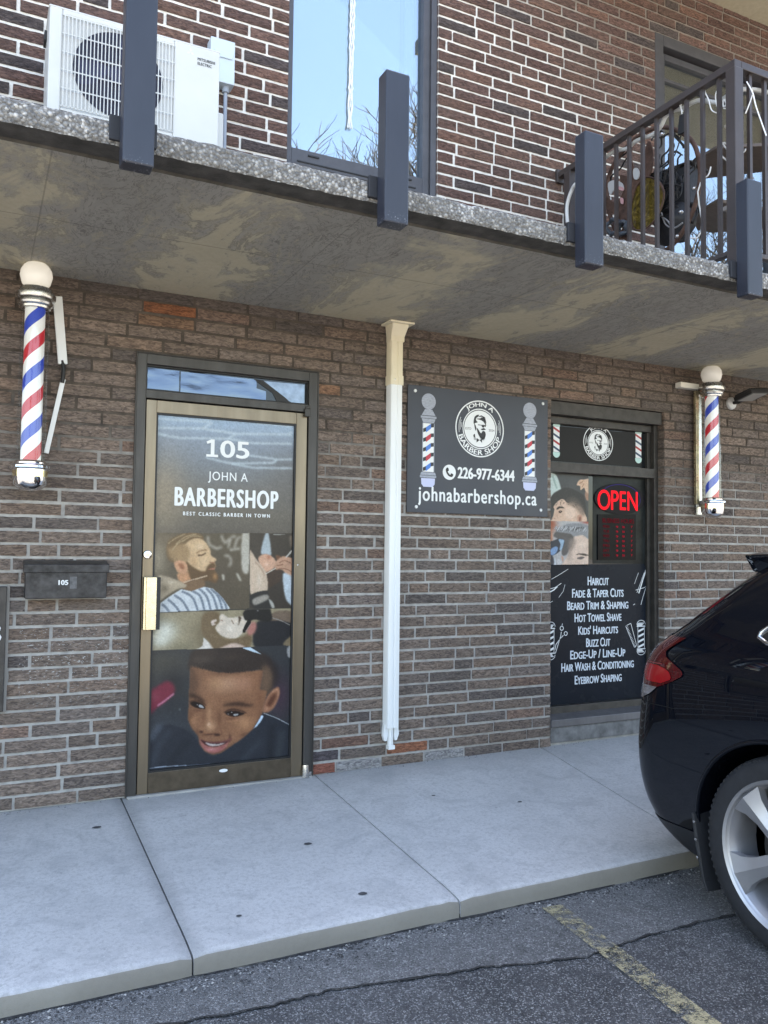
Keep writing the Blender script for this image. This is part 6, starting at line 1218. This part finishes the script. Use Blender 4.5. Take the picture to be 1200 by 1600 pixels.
for k, q in enumerate(([(-0.372,3.514),(-0.440,3.521),(-0.481,3.480),(-0.460,3.436),(-0.399,3.434)], [(-0.476,3.454),(-0.524,3.476),(-0.555,3.443),(-0.539,3.403),(-0.488,3.404)])):
    mb = MB(); mb.tube([(2.90 + .012 * math.sin(i), y, z) for i, (y, z) in enumerate(spline(q, 5))], .014, 8, closed=True); o = mb.build('coiled_cable', simple('slate_cable', (.06, .07, .085), .5), None, smooth=60)
    tag(o, ('dark cable coil at the foot of the rusty ornament, nearer the wall', 'slate grey cable coil just right of the other coil')[k], 'cable coil', 'cable coils behind the balusters')
blk = simple('black_nylon', (.014, .014, .017), .55, var=.3, vscale=20, bumps=.4, bscale=60)
def blob_mesh(mb, c, r_, seed, n=22, m=14):
    b = len(mb.v)
    for i in range(m + 1):
        th = math.pi * i / m
        for j in range(n):
            ph = 2 * math.pi * j / n; d = Vector((math.sin(th) * math.cos(ph), math.sin(th) * math.sin(ph), math.cos(th))); k = 1 + .22 * mnoise.noise(d * 2.2 + Vector((seed, 0, 0))) + .08 * mnoise.noise(d * 6 + Vector((0, seed, 0)))
            mb.v.append((c[0] + d.x * r_[0] * k, c[1] + d.y * r_[1] * k, c[2] + d.z * r_[2] * k))
    for i in range(m):
        for j in range(n): mb.f.append([b + i * n + j, b + (i + 1) * n + j, b + (i + 1) * n + (j + 1) % n, b + i * n + (j + 1) % n]); mb.mi.append(mb.m)
q = [(-0.769,3.417),(-0.771,3.615)]
mb = MB(); blob_mesh(mb, (3.10, q[0][0], q[0][1]), (.12, .14, .13), 3); o = mb.build('bag', blk, None, smooth=60); tag(o, 'black nylon bag slumped behind the railing', 'bag')
mb = MB()
for k, q2 in enumerate(([(-0.785,3.455),(-0.821,3.367),(-0.890,3.321),(-0.958,3.328)], [(-0.778,3.436),(-0.849,3.368),(-0.876,3.283)])): mb.tube([(2.97, y, z) for y, z in spline(q2, 6, False)], .005, 6)
mb.build('strap', simple('grey_strap', (.3, .3, .31), .6), o, smooth=60)
mb = MB(); mb.box(3.04, 3.22, q[1][0] - .13, q[1][0] + .13, q[1][1] - .13, q[1][1] + .12, Matrix.Rotation(R(14), 3, 'Z')); mb.box(3.02, 3.24, q[1][0] - .15, q[1][0] + .15, q[1][1] + .12, q[1][1] + .135, Matrix.Rotation(R(14), 3, 'Z')); o = mb.build('speaker_box', blk, None, bevel=.012); tag(o, 'black box wrapped in tangled wires behind the hoop', 'box')
mb = MB()
for k in range(14):
    rr_ = random.Random(k); P_ = [(2.99 + rr_.uniform(-.03, .03), q[1][0] + rr_.uniform(-.16, .16), q[1][1] + rr_.uniform(-.2, .22)) for _ in range(5)]; mb.tube(spline(P_, 7, False), .0036, 5)
mb.build('wire_tangle', simple('black_wire', (.016, .016, .018), .5), o, smooth=60)
# brown shelves of the balcony rack
wood = simple('brown_shelf_board', (.115, .085, .066), .55, var=.2, vscale=10, stretch=(1, 4, 1))
rack = thing('plant_stand', (3.75, -.85, 2.83), 'brown two tier shelf stand with curved boards against the patio door', 'shelf')
for z, P_ in ((3.90, [(3.345, -.73), (3.36, -.57), (3.60, -.555), (3.89, -.83), (4.1, -1.02), (3.95, -1.30), (3.59, -1.07), (3.333, -.90)]), (3.50, [(3.278, -.737), (3.48, -.60), (3.60, -.616), (3.874, -.838), (4.05, -.98), (3.85, -1.2), (3.626, -1.036), (3.235, -.99)])):
    mb = MB(); n = len(P_); mb.add([(x, y, z) for x, y in P_] + [(x, y, z + .022) for x, y in P_], [list(range(n)), list(range(2 * n - 1, n - 1, -1))] + [[i, n + i, n + (i + 1) % n, (i + 1) % n] for i in range(n)]); mb.build('shelf_board', wood, rack, bevel=.003)
for x, y in ((3.93, -1.02), (3.93, -.94)): mb = MB(); mb.box(x - .02, x + .02, y - .02, y + .02, 2.832, 4.05); mb.build('leg', wood, rack)
# folded parasol pole tied to the corner post
mb = MB(); mb.tube([(2.905, -1.39, 2.834), (2.890, -1.40, 3.70)], [.020, .022], 12); o = mb.build('parasol_pole', simple('dark_blue_tube', (.03, .036, .055), .35, .3), None, smooth=50); tag(o, 'dark blue tube tied upright inside the railing corner', 'pole')
mb = MB(); mb.box(2.862, 2.925, -1.44, -1.365, 3.70, 3.716); mb.build('end_cap', simple('pale_wood', (.45, .40, .34), .7), o, bevel=.003)
mb = MB(); mb.box(2.85, 2.93, -1.44, -1.36, 3.225, 3.25); mb.build('tie_block', simple('grey_wood', (.32, .29, .27), .7), o, bevel=.003)
wht = simple('white_cord', (.80, .80, .79), .6); mb = MB()
for a, b, am, sd_ in (((2.82, -1.36, 3.55), (2.93, -1.45, 3.56), .12, 1), ((2.85, -1.40, 3.58), (2.93, -1.42, 3.70), .06, 4), ((2.83, -1.30, 3.50), (2.83, -1.06, 3.02), .25, 9)): mb.tube(wob(a, b, 16, am, sd_), .0045, 6)
mb.build('white_tie', wht, o, smooth=60)
# loose white wires and an adapter hanging from the rail
mb = MB()
for q in ([(-1.207,3.990),(-1.126,4.006),(-1.097,3.979),(-1.112,3.921),(-1.127,3.893)], [(-1.099,3.993),(-1.125,3.975),(-1.112,3.931),(-1.127,3.852)], [(-1.288,3.988),(-1.288,3.934),(-1.314,3.871),(-1.335,3.802),(-1.377,3.764)], [(-1.377,3.898),(-1.363,3.876),(-1.366,3.826),(-1.376,3.799)], [(-1.412,3.818),(-1.472,3.807),(-1.417,3.781),(-1.423,3.817),(-1.473,3.678)], [(-1.417,3.772),(-1.468,3.745),(-1.428,3.785),(-1.468,3.719)], [(-1.569,3.843),(-1.606,3.763),(-1.626,3.679),(-1.686,3.495)], [(-1.605,3.754),(-1.578,3.703),(-1.559,3.674)]):
    mb.tube([(2.80, y, z) for y, z in spline(q, 7, False)], .0034, 6)
o = mb.build('white_wires', wht, None, smooth=60); tag(o, 'loose white wires looped over the balcony top rail', 'wires')
q = [(-1.119,3.821)][0]
mb = MB(); mb.box(2.795, 2.815, q[0] - .032, q[0] + .026, q[1] - .055, q[1] + .06, Matrix.Rotation(R(8), 3, 'X')); o = mb.build('power_adapter', M['black_rub'], None, bevel=.005); tag(o, 'small black power adapter dangling from the railing wires', 'power adapter')
mb = MB(); mb.tube([(2.82, y, z) for y, z in spline([(-1.098,3.789),(-1.065,3.712),(-1.025,3.667),(-0.916,3.651)], 8, False)], .004, 6); mb.build('cord', M['black_rub'], o, smooth=60)

# ================================================================== PARKED CAR (rear to the wall)
CX, CY, CZ = 2.835, -1.500, AZ          # centre line, rearmost point, ground
TAB = np.array([  # height, rear edge, half width, front edge
 (.17, .30, .78, 4.40), (.22, .17, .84, 4.55), (.30, .07, .885, 4.68), (.40, .02, .91, 4.74), (.52, .0, .93, 4.76), (.64, .008, .942, 4.76), (.76, .030, .949, 4.74), (.88, .060, .951, 4.68), (.97, .075, .948, 4.52), (1.03, .085, .943, 4.2),
 (1.08, .105, .934, 3.72), (1.13, .155, .918, 3.36), (1.20, .235, .888, 3.14), (1.29, .335, .838, 2.92), (1.38, .430, .782, 2.70), (1.46, .525, .727, 2.50), (1.53, .63, .668, 2.28), (1.58, .78, .585, 2.02), (1.605, .98, .46, 1.75), (1.615, 1.15, .30, 1.55)])
def row(h): return [float(np.interp(h, TAB[:, 0], TAB[:, k])) for k in (1, 2, 3)]
_hs = []
for a, b in zip(TAB[:-1, 0], TAB[1:, 0]): _hs += list(np.linspace(a, b, 5)[:-1])
_hs.append(TAB[-1, 0]); HS = np.array(_hs)
def _sm(col_):                               # smooth the table along the height
    y = np.interp(HS, TAB[:, 0], TAB[:, col_]); 
    for _ in range(30): y[1:-1] = .25 * y[:-2] + .5 * y[1:-1] + .25 * y[2:]
    return y
UR, HW, UF = _sm(1), _sm(2), _sm(3)
def outline(h, m=1.0):
    """right-hand half of the plan outline at height h: (v, u), from the rear centre to the front centre"""
    ur, w_, uf = np.interp(h, HS, UR), np.interp(h, HS, HW), np.interp(h, HS, UF)
    a = min(.52, w_ * .62); b = .27 if h < 1.1 else .27 + (h - 1.1) * .25; b = min(b, (uf - ur) * .3); P_ = []
    for k in range(7): P_.append(((w_ - a) * k / 7, ur))
    for k in range(19): t = math.pi / 2 * k / 18; e = 2 / 2.25; P_.append((w_ - a + a * math.sin(t) ** e, ur + b - b * math.cos(t) ** e))
    bf = min(.75, (uf - ur) * .35); af = w_ * .75; ua, ub = ur + b, uf - bf
    for k in range(1, 40):
        u = ua + (ub - ua) * k / 40; fl = 0
        for uw_ in (.945, 3.725):
            d = math.hypot(u - uw_, (h - .375) * 1.0); fl = max(fl, math.exp(-((d - .44) / .06) ** 2) * (1 if h < .9 else 0))
        P_.append((w_, u))
    for k in range(17): t = math.pi / 2 * k / 16; P_.append((w_ - af + af * math.cos(t), ub + bf * math.sin(t)))
    for k in range(1, 4): P_.append(((w_ - af) * (1 - k / 3), uf))
    return np.array(P_)
def carp(v, u, h): return (CX - v, CY - u, CZ + h)        # the visible flank is the one toward -X
car = thing('parked_car', (CX, CY - 2.4, CZ), 'glossy black crossover car parked with its rear over the sidewalk', 'car')
paint = NT('black_car_paint'); paint = paint.surf(Base__Color=(.003, .004, .007), Roughness=.35, Coat__Weight=.8, Coat__Roughness=.01, Specular__IOR__Level=.0)
mbc = MB(); rows = []
for h in HS:
    P_ = outline(h); full = [(v, u) for v, u in P_] + [(-v, u) for v, u in P_[::-1][1:-1]]
    rows.append([carp(v, u, h) for v, u in full])
N_ = len(rows[0]); mbc.v = [p for r_ in rows for p in r_]
for i in range(len(rows) - 1):
    for j in range(N_): k = (j + 1) % N_; mbc.f.append([i * N_ + j, (i + 1) * N_ + j, (i + 1) * N_ + k, i * N_ + k]); mbc.mi.append(0)
mbc.f.append(list(range(N_))[::-1][::-1]); mbc.mi.append(0); mbc.f.append([(len(rows) - 1) * N_ + j for j in range(N_)][::-1]); mbc.mi.append(0)
body = mbc.build('body', paint, car)
# wheel wells
import bmesh
bm_ = bmesh.new(); bm_.from_mesh(body.data); bmesh.ops.recalc_face_normals(bm_, faces=bm_.faces); bm_.to_mesh(body.data); bm_.free()
cut = MB()
for uw_ in (.945, 3.725):
    for s_ in (1, -1):
        c = carp(s_ * .83, uw_, .375); cut.lathe([(.428, -.17), (.428, .25)], c, 56, 'X')
cuto = cut.build('cutter', paint, None); bm_ = bmesh.new(); bm_.from_mesh(cuto.data); bmesh.ops.recalc_face_normals(bm_, faces=bm_.faces); bm_.to_mesh(cuto.data); bm_.free()
bo = body.modifiers.new('wells', 'BOOLEAN'); bo.operation = 'DIFFERENCE'; bo.object = cuto; bo.solver = 'EXACT'
dg = bpy.context.evaluated_depsgraph_get(); me2 = bpy.data.meshes.new_from_object(body.evaluated_get(dg)); body.modifiers.clear(); old = body.data; body.data = me2; bpy.data.meshes.remove(old); bpy.data.objects.remove(cuto); me2.name = 'body'
me2.polygons.foreach_set('use_smooth', [True] * len(me2.polygons)); me2.set_sharp_from_angle(angle=R(34))

def spt(h, u=None, s=None):
    """point on the flank: by position u along the car, or by arc length s from the rear centre"""
    P_ = outline(h); d = np.r_[0, np.cumsum(np.hypot(*np.diff(P_, axis=0).T))]
    if s is None: i0 = 6; s = float(np.interp(u, P_[i0:65, 1], d[i0:65]))
    return np.array([np.interp(s, d, P_[:, 0]), np.interp(s, d, P_[:, 1])]), s
def patch(mb, hs, lo, hi, n, off, side=1):
    """sheet lying off metres proud of the flank; lo/hi give ('u', value) or ('v', value) at each height"""
    G_ = []
    for k, h in enumerate(hs):
        P_ = outline(h); d = np.r_[0, np.cumsum(np.hypot(*np.diff(P_, axis=0).T))]
        def S(q): return float(np.interp(q[1], P_[6:65, 1], d[6:65])) if q[0] == 'u' else float(np.interp(q[1], P_[:26, 0], d[:26]))
        a, b = S(lo[k]), S(hi[k]); row_ = []
        for i in range(n + 1):
            s = a + (b - a) * i / n; p_ = np.array([np.interp(s, d, P_[:, 0]), np.interp(s, d, P_[:, 1])]); p2 = np.array([np.interp(s + .004, d, P_[:, 0]), np.interp(s + .004, d, P_[:, 1])]); t_ = p2 - p_; t_ /= (np.hypot(*t_) + 1e-9)
            p_ = p_ + np.array([t_[1], -t_[0]]) * off; row_.append((side * p_[0], p_[1], h))
        G_.append(row_)
    b0 = len(mb.v)
    for r_ in G_: mb.v += [carp(*q) for q in r_]
    W_ = n + 1
    for k in range(len(G_) - 1):
        for i in range(n): q = b0 + k * W_ + i; mb.f.append([q, q + 1, q + 1 + W_, q + W_][::-side]); mb.mi.append(mb.m)
    return G_
def dens(tab, n):
    """resample rows (h, lo, hi)"""
    hs = np.linspace(tab[0][0], tab[-1][0], n); k0, k1 = tab[0][1][0], tab[0][2][0]
    return hs, [(k0, float(np.interp(h, [t[0] for t in tab], [t[1][1] for t in tab]))) for h in hs], [(k1, float(np.interp(h, [t[0] for t in tab], [t[2][1] for t in tab]))) for h in hs]
red = simple('red_lens', (.060, .0012, .003), .06, 0, .6, spec=.3, var=.15, vscale=30); redb = simple('bright_red_reflector', (.26, .004, .008), .12, 0, .5); clr = simple('clear_lens', (.20, .19, .20), .12, .3, .6, var=.5, vscale=60, stretch=(.3, .3, 3))
LT = [(.925, ('v', .50), ('u', .335)), (.96, ('v', .50), ('u', .42)), (.99, ('v', .50), ('u', .475)), (1.01, ('v', .50), ('u', .475)), (1.035, ('v', .51), ('u', .425)), (1.06, ('v', .52), ('u', .375)), (1.085, ('v', .54), ('u', .370)), (1.11, ('v', .58), ('u', .400)), (1.135, ('v', .66), ('u', .440)), (1.148, ('v', .74), ('u', .46))]
for s_ in (1, -1):
    mb = MB(); patch(mb, *dens(LT, 26), 20, .007, s_); tl = mb.build('tail_light', red, car, smooth=60)
    mb = MB(); patch(mb, *dens([(.945, ('u', .25), ('u', .36)), (.97, ('u', .225), ('u', .42)), (1.005, ('u', .20), ('u', .40)), (1.02, ('u', .20), ('u', .33))], 8), 8, .0095, s_); mb.build('brake_reflector', redb, tl, smooth=60)
    mb = MB(); patch(mb, *dens([(.952, ('u', .205), ('u', .212)), (1.02, ('u', .165), ('u', .172))], 5), 2, .0097, s_); patch(mb, *dens([(1.026, ('u', .165), ('u', .36)), (1.029, ('u', .165), ('u', .36))], 2), 14, .0097, s_); mb.build('lens_rib', simple('pale_red_rib', (.22, .05, .05), .2, 0, .5), tl)
    mb = MB(); patch(mb, *dens([(.862, ('v', .62), ('u', .225)), (.89, ('v', .56), ('u', .29)), (.924, ('v', .50), ('u', .332))], 8), 16, .007, s_); mb.build('reverse_lens', clr, tl, smooth=60)
glass = simple('tinted_glass', (.008, .010, .013), .03, 0, 1., spec=.8)
GT = [(1.165, ('u', .86), ('u', 3.02)), (1.19, ('u', .80), ('u', 2.98)), (1.22, ('u', .83), ('u', 2.92)), (1.30, ('u', .98), ('u', 2.70)), (1.38, ('u', 1.15), ('u', 2.48)), (1.46, ('u', 1.36), ('u', 2.2))]
chr_ = M['chrome']
for s_ in (1, -1):
    mb = MB(); hs, lo, hi = dens(GT, 16); G_ = patch(mb, hs, lo, hi, 24, .004, s_); gl = mb.build('side_window', glass, car, smooth=60)
    mb = MB(); ed = [carp(q[0] + s_ * .003, q[1], q[2]) for q in ([r_[0] for r_ in G_[::-1]] + G_[0][1:])]; mb.tube(ed, .009, 8); mb.build('chrome_trim', simple('satin_chrome', (.55, .55, .56), .2, 1.), gl, smooth=60)
    mb = MB(); patch(mb, *dens([(1.165, ('u', 1.30), ('u', 1.36)), (1.45, ('u', 1.52), ('u', 1.57))], 5), 2, .0055, s_); patch(mb, *dens([(1.165, ('u', 2.2), ('u', 2.28)), (1.46, ('u', 2.05), ('u', 2.12))], 5), 2, .0055, s_); mb.build('pillar', M['black_rub'], gl)
    # matt lower cladding round the bumper and along the sill
    mb = MB(); patch(mb, *dens([(.172, ('v', .0), ('u', .60)), (.25, ('v', .0), ('u', .555)), (.335, ('v', .0), ('u', .530))], 9), 40, .004, s_); mb.build('bumper_cladding', simple('matt_black_plastic', (.013, .014, .017), .5), car, smooth=50)
    mb = MB(); patch(mb, *dens([(.20, ('u', 1.39), ('u', 3.28)), (.29, ('u', 1.38), ('u', 3.29))], 4), 14, .012, s_); mb.build('sill_trim', simple('matt_sill_plastic', (.013, .014, .017), .5), car, smooth=50)
    # shut lines of hatch, bumper and door
    mb = MB(); patch(mb, *dens([(.845, ('v', .66), ('u', .44)), (.8475, ('v', .66), ('u', .44))], 2), 20, .0015, s_); patch(mb, *dens([(.36, ('u', 1.385), ('u', 1.389)), (.8, ('u', 1.385), ('u', 1.389)), (1.16, ('u', 1.50), ('u', 1.504))], 10), 1, .0015, s_); mb.build('shut_line', simple('panel_gap', (.001, .001, .001), .9), car)
    mb = MB(); mb.bar(carp(s_ * .955, 1.62, 1.03), carp(s_ * .955, 1.80, 1.035), .022, .026); mb.build('door_handle', paint, car, bevel=.006)
    for uw_ in (.945, 3.725):
        arch = MB(); P_ = []
        for a in np.linspace(R(-8), R(188), 40):
            u, h = uw_ + .430 * math.cos(a), .375 + .430 * math.sin(a); h = max(h, .19); pt, _ = spt(h, u); P_.append(carp(s_ * (pt[0] + .001), u, h))
        arch.tube(P_, .010, 8); arch.build('arch_lip', paint, car, smooth=60)
        w_ = MB(); c = carp(s_ * .80, uw_, .375); sg_ = -s_           # outboard side
        prof = [(.285, -.125), (.300, -.128), (.340, -.130), (.362, -.118), (.372, -.10), (.375, -.06), (.375, .06), (.372, .10), (.34, .13), (.30, .125), (.285, .12)]
        w_.lathe([(r_, q * 1.0) for r_, q in prof], c, 72, 'X', False)
        for k in range(84):
            a = 2 * math.pi * k / 84
            for q0, q1, da in ((-.122, -.05, .02), (.05, .122, -.02)):
                ra_, rb_ = (.3590, .3722) if q0 < 0 else (.3722, .3590); p0 = Vector(c) + Vector((q0, ra_ * math.cos(a), ra_ * math.sin(a))); p1 = Vector(c) + Vector((q1, rb_ * math.cos(a + da), rb_ * math.sin(a + da))); w_.bar(p0, p1, .013, .008, (0, math.cos(a), math.sin(a)))
        wheel = w_.build('wheel', simple('tyre_rubber', (.016, .017, .020), .8, var=.25, vscale=18), car, smooth=35)
        rim = MB(); o_ = -.118 * s_
        rim.lathe([(.250, o_ + .20 * s_), (.252, o_ + .06 * s_), (.262, o_ + .035 * s_), (.272, o_ + .012 * s_), (.284, o_ + .004 * s_), (.291, o_ - .004 * s_), (.287, o_ - .010 * s_), (.276, o_ - .004 * s_)], c, 72, 'X', False)
        for k in range(5):
            t0 = R(180 + 8) + k * 2 * math.pi / 5 if s_ > 0 else R(12) + k * 2 * math.pi / 5
            L_ = [(.045, -.62), (.10, -.36), (.17, -.225), (.225, -.235), (.272, -.300), (.277, 0.), (.272, .300), (.225, .235), (.17, .225), (.10, .36), (.045, .62)]
            pr_ = []; bk = []; rd = []
            for r_, a in L_:
                dep = .035 * (1 - (r_ / .277) ** 2) + .012; y_, z_ = -r_ * math.cos(t0 + a) * -1, r_ * math.sin(t0 + a)
                pr_.append(Vector(c) + Vector((o_ + dep * s_ * .6, y_, z_))); bk.append(Vector(c) + Vector((o_ + (dep * .6 + .035) * s_, y_, z_)))
            for r_ in (.045, .10, .17, .225, .262): rd.append(Vector(c) + Vector((o_ + (.035 * (1 - (r_ / .277) ** 2) * .6 - .010) * s_, r_ * math.cos(t0), r_ * math.sin(t0))))
            b0 = len(rim.v); n_ = len(L_); rim.v += [tuple(q) for q in pr_ + bk + rd]; F_ = []
            for i in range(n_ - 1): F_.append([b0 + i, b0 + n_ + i, b0 + n_ + i + 1, b0 + i + 1])
            RD = b0 + 2 * n_; left = [b0 + i for i in range(5)]; right = [b0 + n_ - 1 - i for i in range(5)]; tip = b0 + 5
            for i in range(4): F_.append([left[i], left[i + 1], RD + i + 1, RD + i]); F_.append([RD + i, RD + i + 1, right[i + 1], right[i]])
            F_.append([left[4], tip, RD + 4]); F_.append([RD + 4, tip, right[4]])
            rim.f += F_; rim.mi += [0] * len(F_)
        rim.lathe([(0, o_ + .004 * s_), (.030, o_ + .004 * s_), (.036, o_ + .010 * s_), (.062, o_ + .014 * s_), (.066, o_ + .05 * s_)], c, 36, 'X', False)
        rim.build('rim', simple('silver_alloy', (.44, .44, .46), .40, .75, var=.06, vscale=8), wheel, smooth=24)
        bd_ = MB(); bd_.lathe([(0, o_ + .085 * s_), (.165, o_ + .085 * s_), (.165, o_ + .10 * s_)], c, 48, 'X'); bd_.lathe([(0, o_ + .14 * s_), (.25, o_ + .14 * s_)], c, 32, 'X'); bd_.build('brake_disc', simple('dark_brake', (.045, .043, .042), .5, .5, var=.3, vscale=30), wheel, smooth=40)
        vv = MB(); a = R(222); p0 = Vector(c) + Vector((o_ + .03 * s_, .254 * math.cos(a), .254 * math.sin(a))); vv.tube([p0, p0 - Vector((0, math.cos(a), math.sin(a))) * .022], .008, 10); vv.build('valve', M['black_rub'], wheel, smooth=40)
    mf = MB(); c = carp(s_ * .80, .565, .30); mf.add([carp(s_ * v, u, h) for v, u, h in ((.935, .505, .43), (.93, .520, .30), (.92, .545, .17), (.915, .56, .125), (.70, .57, .125), (.70, .555, .17), (.72, .53, .30), (.74, .515, .43))] + [carp(s_ * v, u + .012, h) for v, u, h in ((.935, .505, .43), (.93, .520, .30), (.92, .545, .17), (.915, .56, .125), (.70, .57, .125), (.70, .555, .17), (.72, .53, .30), (.74, .515, .43))],
        [list(range(8)), list(range(15, 7, -1))] + [[i, 8 + i, 8 + (i + 1) % 8, (i + 1) % 8] for i in range(8)]); fp = mf.build('mud_flap', simple('mud_flap_rubber', (.02, .021, .024), .55), car, bevel=.003)
    sc_ = MB()
    for h in (.40, .33, .26): q = carp(s_ * .938, .527 + (.40 - h) * .12, h); sc_.lathe([(0, -.006), (.006, -.005), (.007, .0)] if s_ > 0 else [(0, .006), (.006, .005), (.007, 0)], q, 10, 'X')
    sc_.build('screw', M['steel'], fp, smooth=40)
ex = MB(); ex.tube([carp(.58, .16, .265), carp(.58, .03, .268)], .034, 20, cap=False); ex.tube([carp(.58, .16, .265), carp(.58, .032, .268)], .029, 20, cap=True); ex.build('exhaust', simple('dull_steel', (.40, .37, .32), .35, .9, var=.2, vscale=30), car, smooth=50)
# roof spoiler over the hatch and the rear window
sp = MB(); S_ = [(-.66, .80), (-.64, .56), (-.60, .50), (-.40, .43), (0, .40), (.40, .43), (.60, .50), (.64, .56), (.66, .80)]
tp = [carp(v, u, 1.545 + (.0 if u > .7 else -.012) - .03 * (abs(v) / .66) ** 2) for v, u in S_]; bt = [carp(v * .96, u + (.03 if u < .7 else 0), 1.455 - .03 * (abs(v) / .66) ** 2) for v, u in S_]; n = len(S_)
sp.add(tp + bt, [list(range(n)), list(range(2 * n - 1, n - 1, -1))] + [[i, n + i, n + (i + 1) % n, (i + 1) % n] for i in range(n)]); sp.build('spoiler', paint, car, bevel=.012, seg=3)
mb = MB(); hs = np.linspace(1.14, 1.44, 9); patch(mb, hs, [('v', 0.)] * 9, [('v', float(np.interp(h, HS, HW)) - .22) for h in hs], 14, .004, 1); patch(mb, hs, [('v', 0.)] * 9, [('v', float(np.interp(h, HS, HW)) - .22) for h in hs], 14, .004, -1); mb.build('rear_window', glass, car, smooth=60)

# ================================================================== ACROSS THE PARKING LOT (seen mirrored in the panes and the car)
mb = MB(); mb.add([(-150, -150, AZ + .004), (150, -150, AZ + .004), (150, -5.2, AZ + .004), (-150, -5.2, AZ + .004)], [(0, 1, 2, 3)]); tag(mb.build('parking_lot_bounce', m_asphalt('pale_bounce_asphalt', (.20, .195, .185), (.29, .28, .265), (.36, .35, .34), 160.)), kind='structure')  # unseen pale sheet added to bounce sunlight onto soffit and lower wall
bark = simple('grey_bark', (.075, .062, .052), .9, var=.3, vscale=12)
def bare_tree(x, y, H, seed, label):
    rn = random.Random(seed); tr_ = MB(); br = MB(); t = thing('bare_tree', (x, y, AZ), label, 'tree', 'bare trees across the parking lot')
    def grow(mb, p, d, L, r_, lev):
        n = 5; P_ = [p]; q = p
        for i in range(n): d = (d + Vector((rn.uniform(-1, 1), rn.uniform(-1, 1), rn.uniform(-.5, .9))) * (.24 if lev else .04)).normalized(); q = q + d * L / n; P_.append(q)
        mb.tube(P_, [r_ * (1 - .55 * i / n) for i in range(n + 1)], 6 if lev < 2 else 4, cap=False)
        if lev >= 5: return
        for k in range(5 if lev < 4 else 3):
            i = rn.choice((3, 4, 5)) if lev else rn.choice((2, 3, 4, 5)); a = rn.uniform(0, 6.28); s = Vector((math.cos(a), math.sin(a), rn.uniform(.1, .8))).normalized(); grow(br, P_[i], (d * rn.uniform(.5, .9) + s * .75).normalized(), L * rn.uniform(.50, .72), max(r_ * .5, .007), lev + 1)
    grow(tr_, Vector((x, y, AZ)), Vector((0, 0, 1)), H * .36, H * .018, 0)
    tr_.build('trunk', bark, t, smooth=60); br.build('branches', bark, t, smooth=60)
bare_tree(9.0, -14.5, 20.5, 5, 'tall bare tree mirrored in the upper window')
bare_tree(17.5, -13.0, 17.5, 9, 'wide bare tree mirrored in the patio door')
bare_tree(-7.0, -22.0, 11.0, 14, 'bare tree standing far back across the lot')
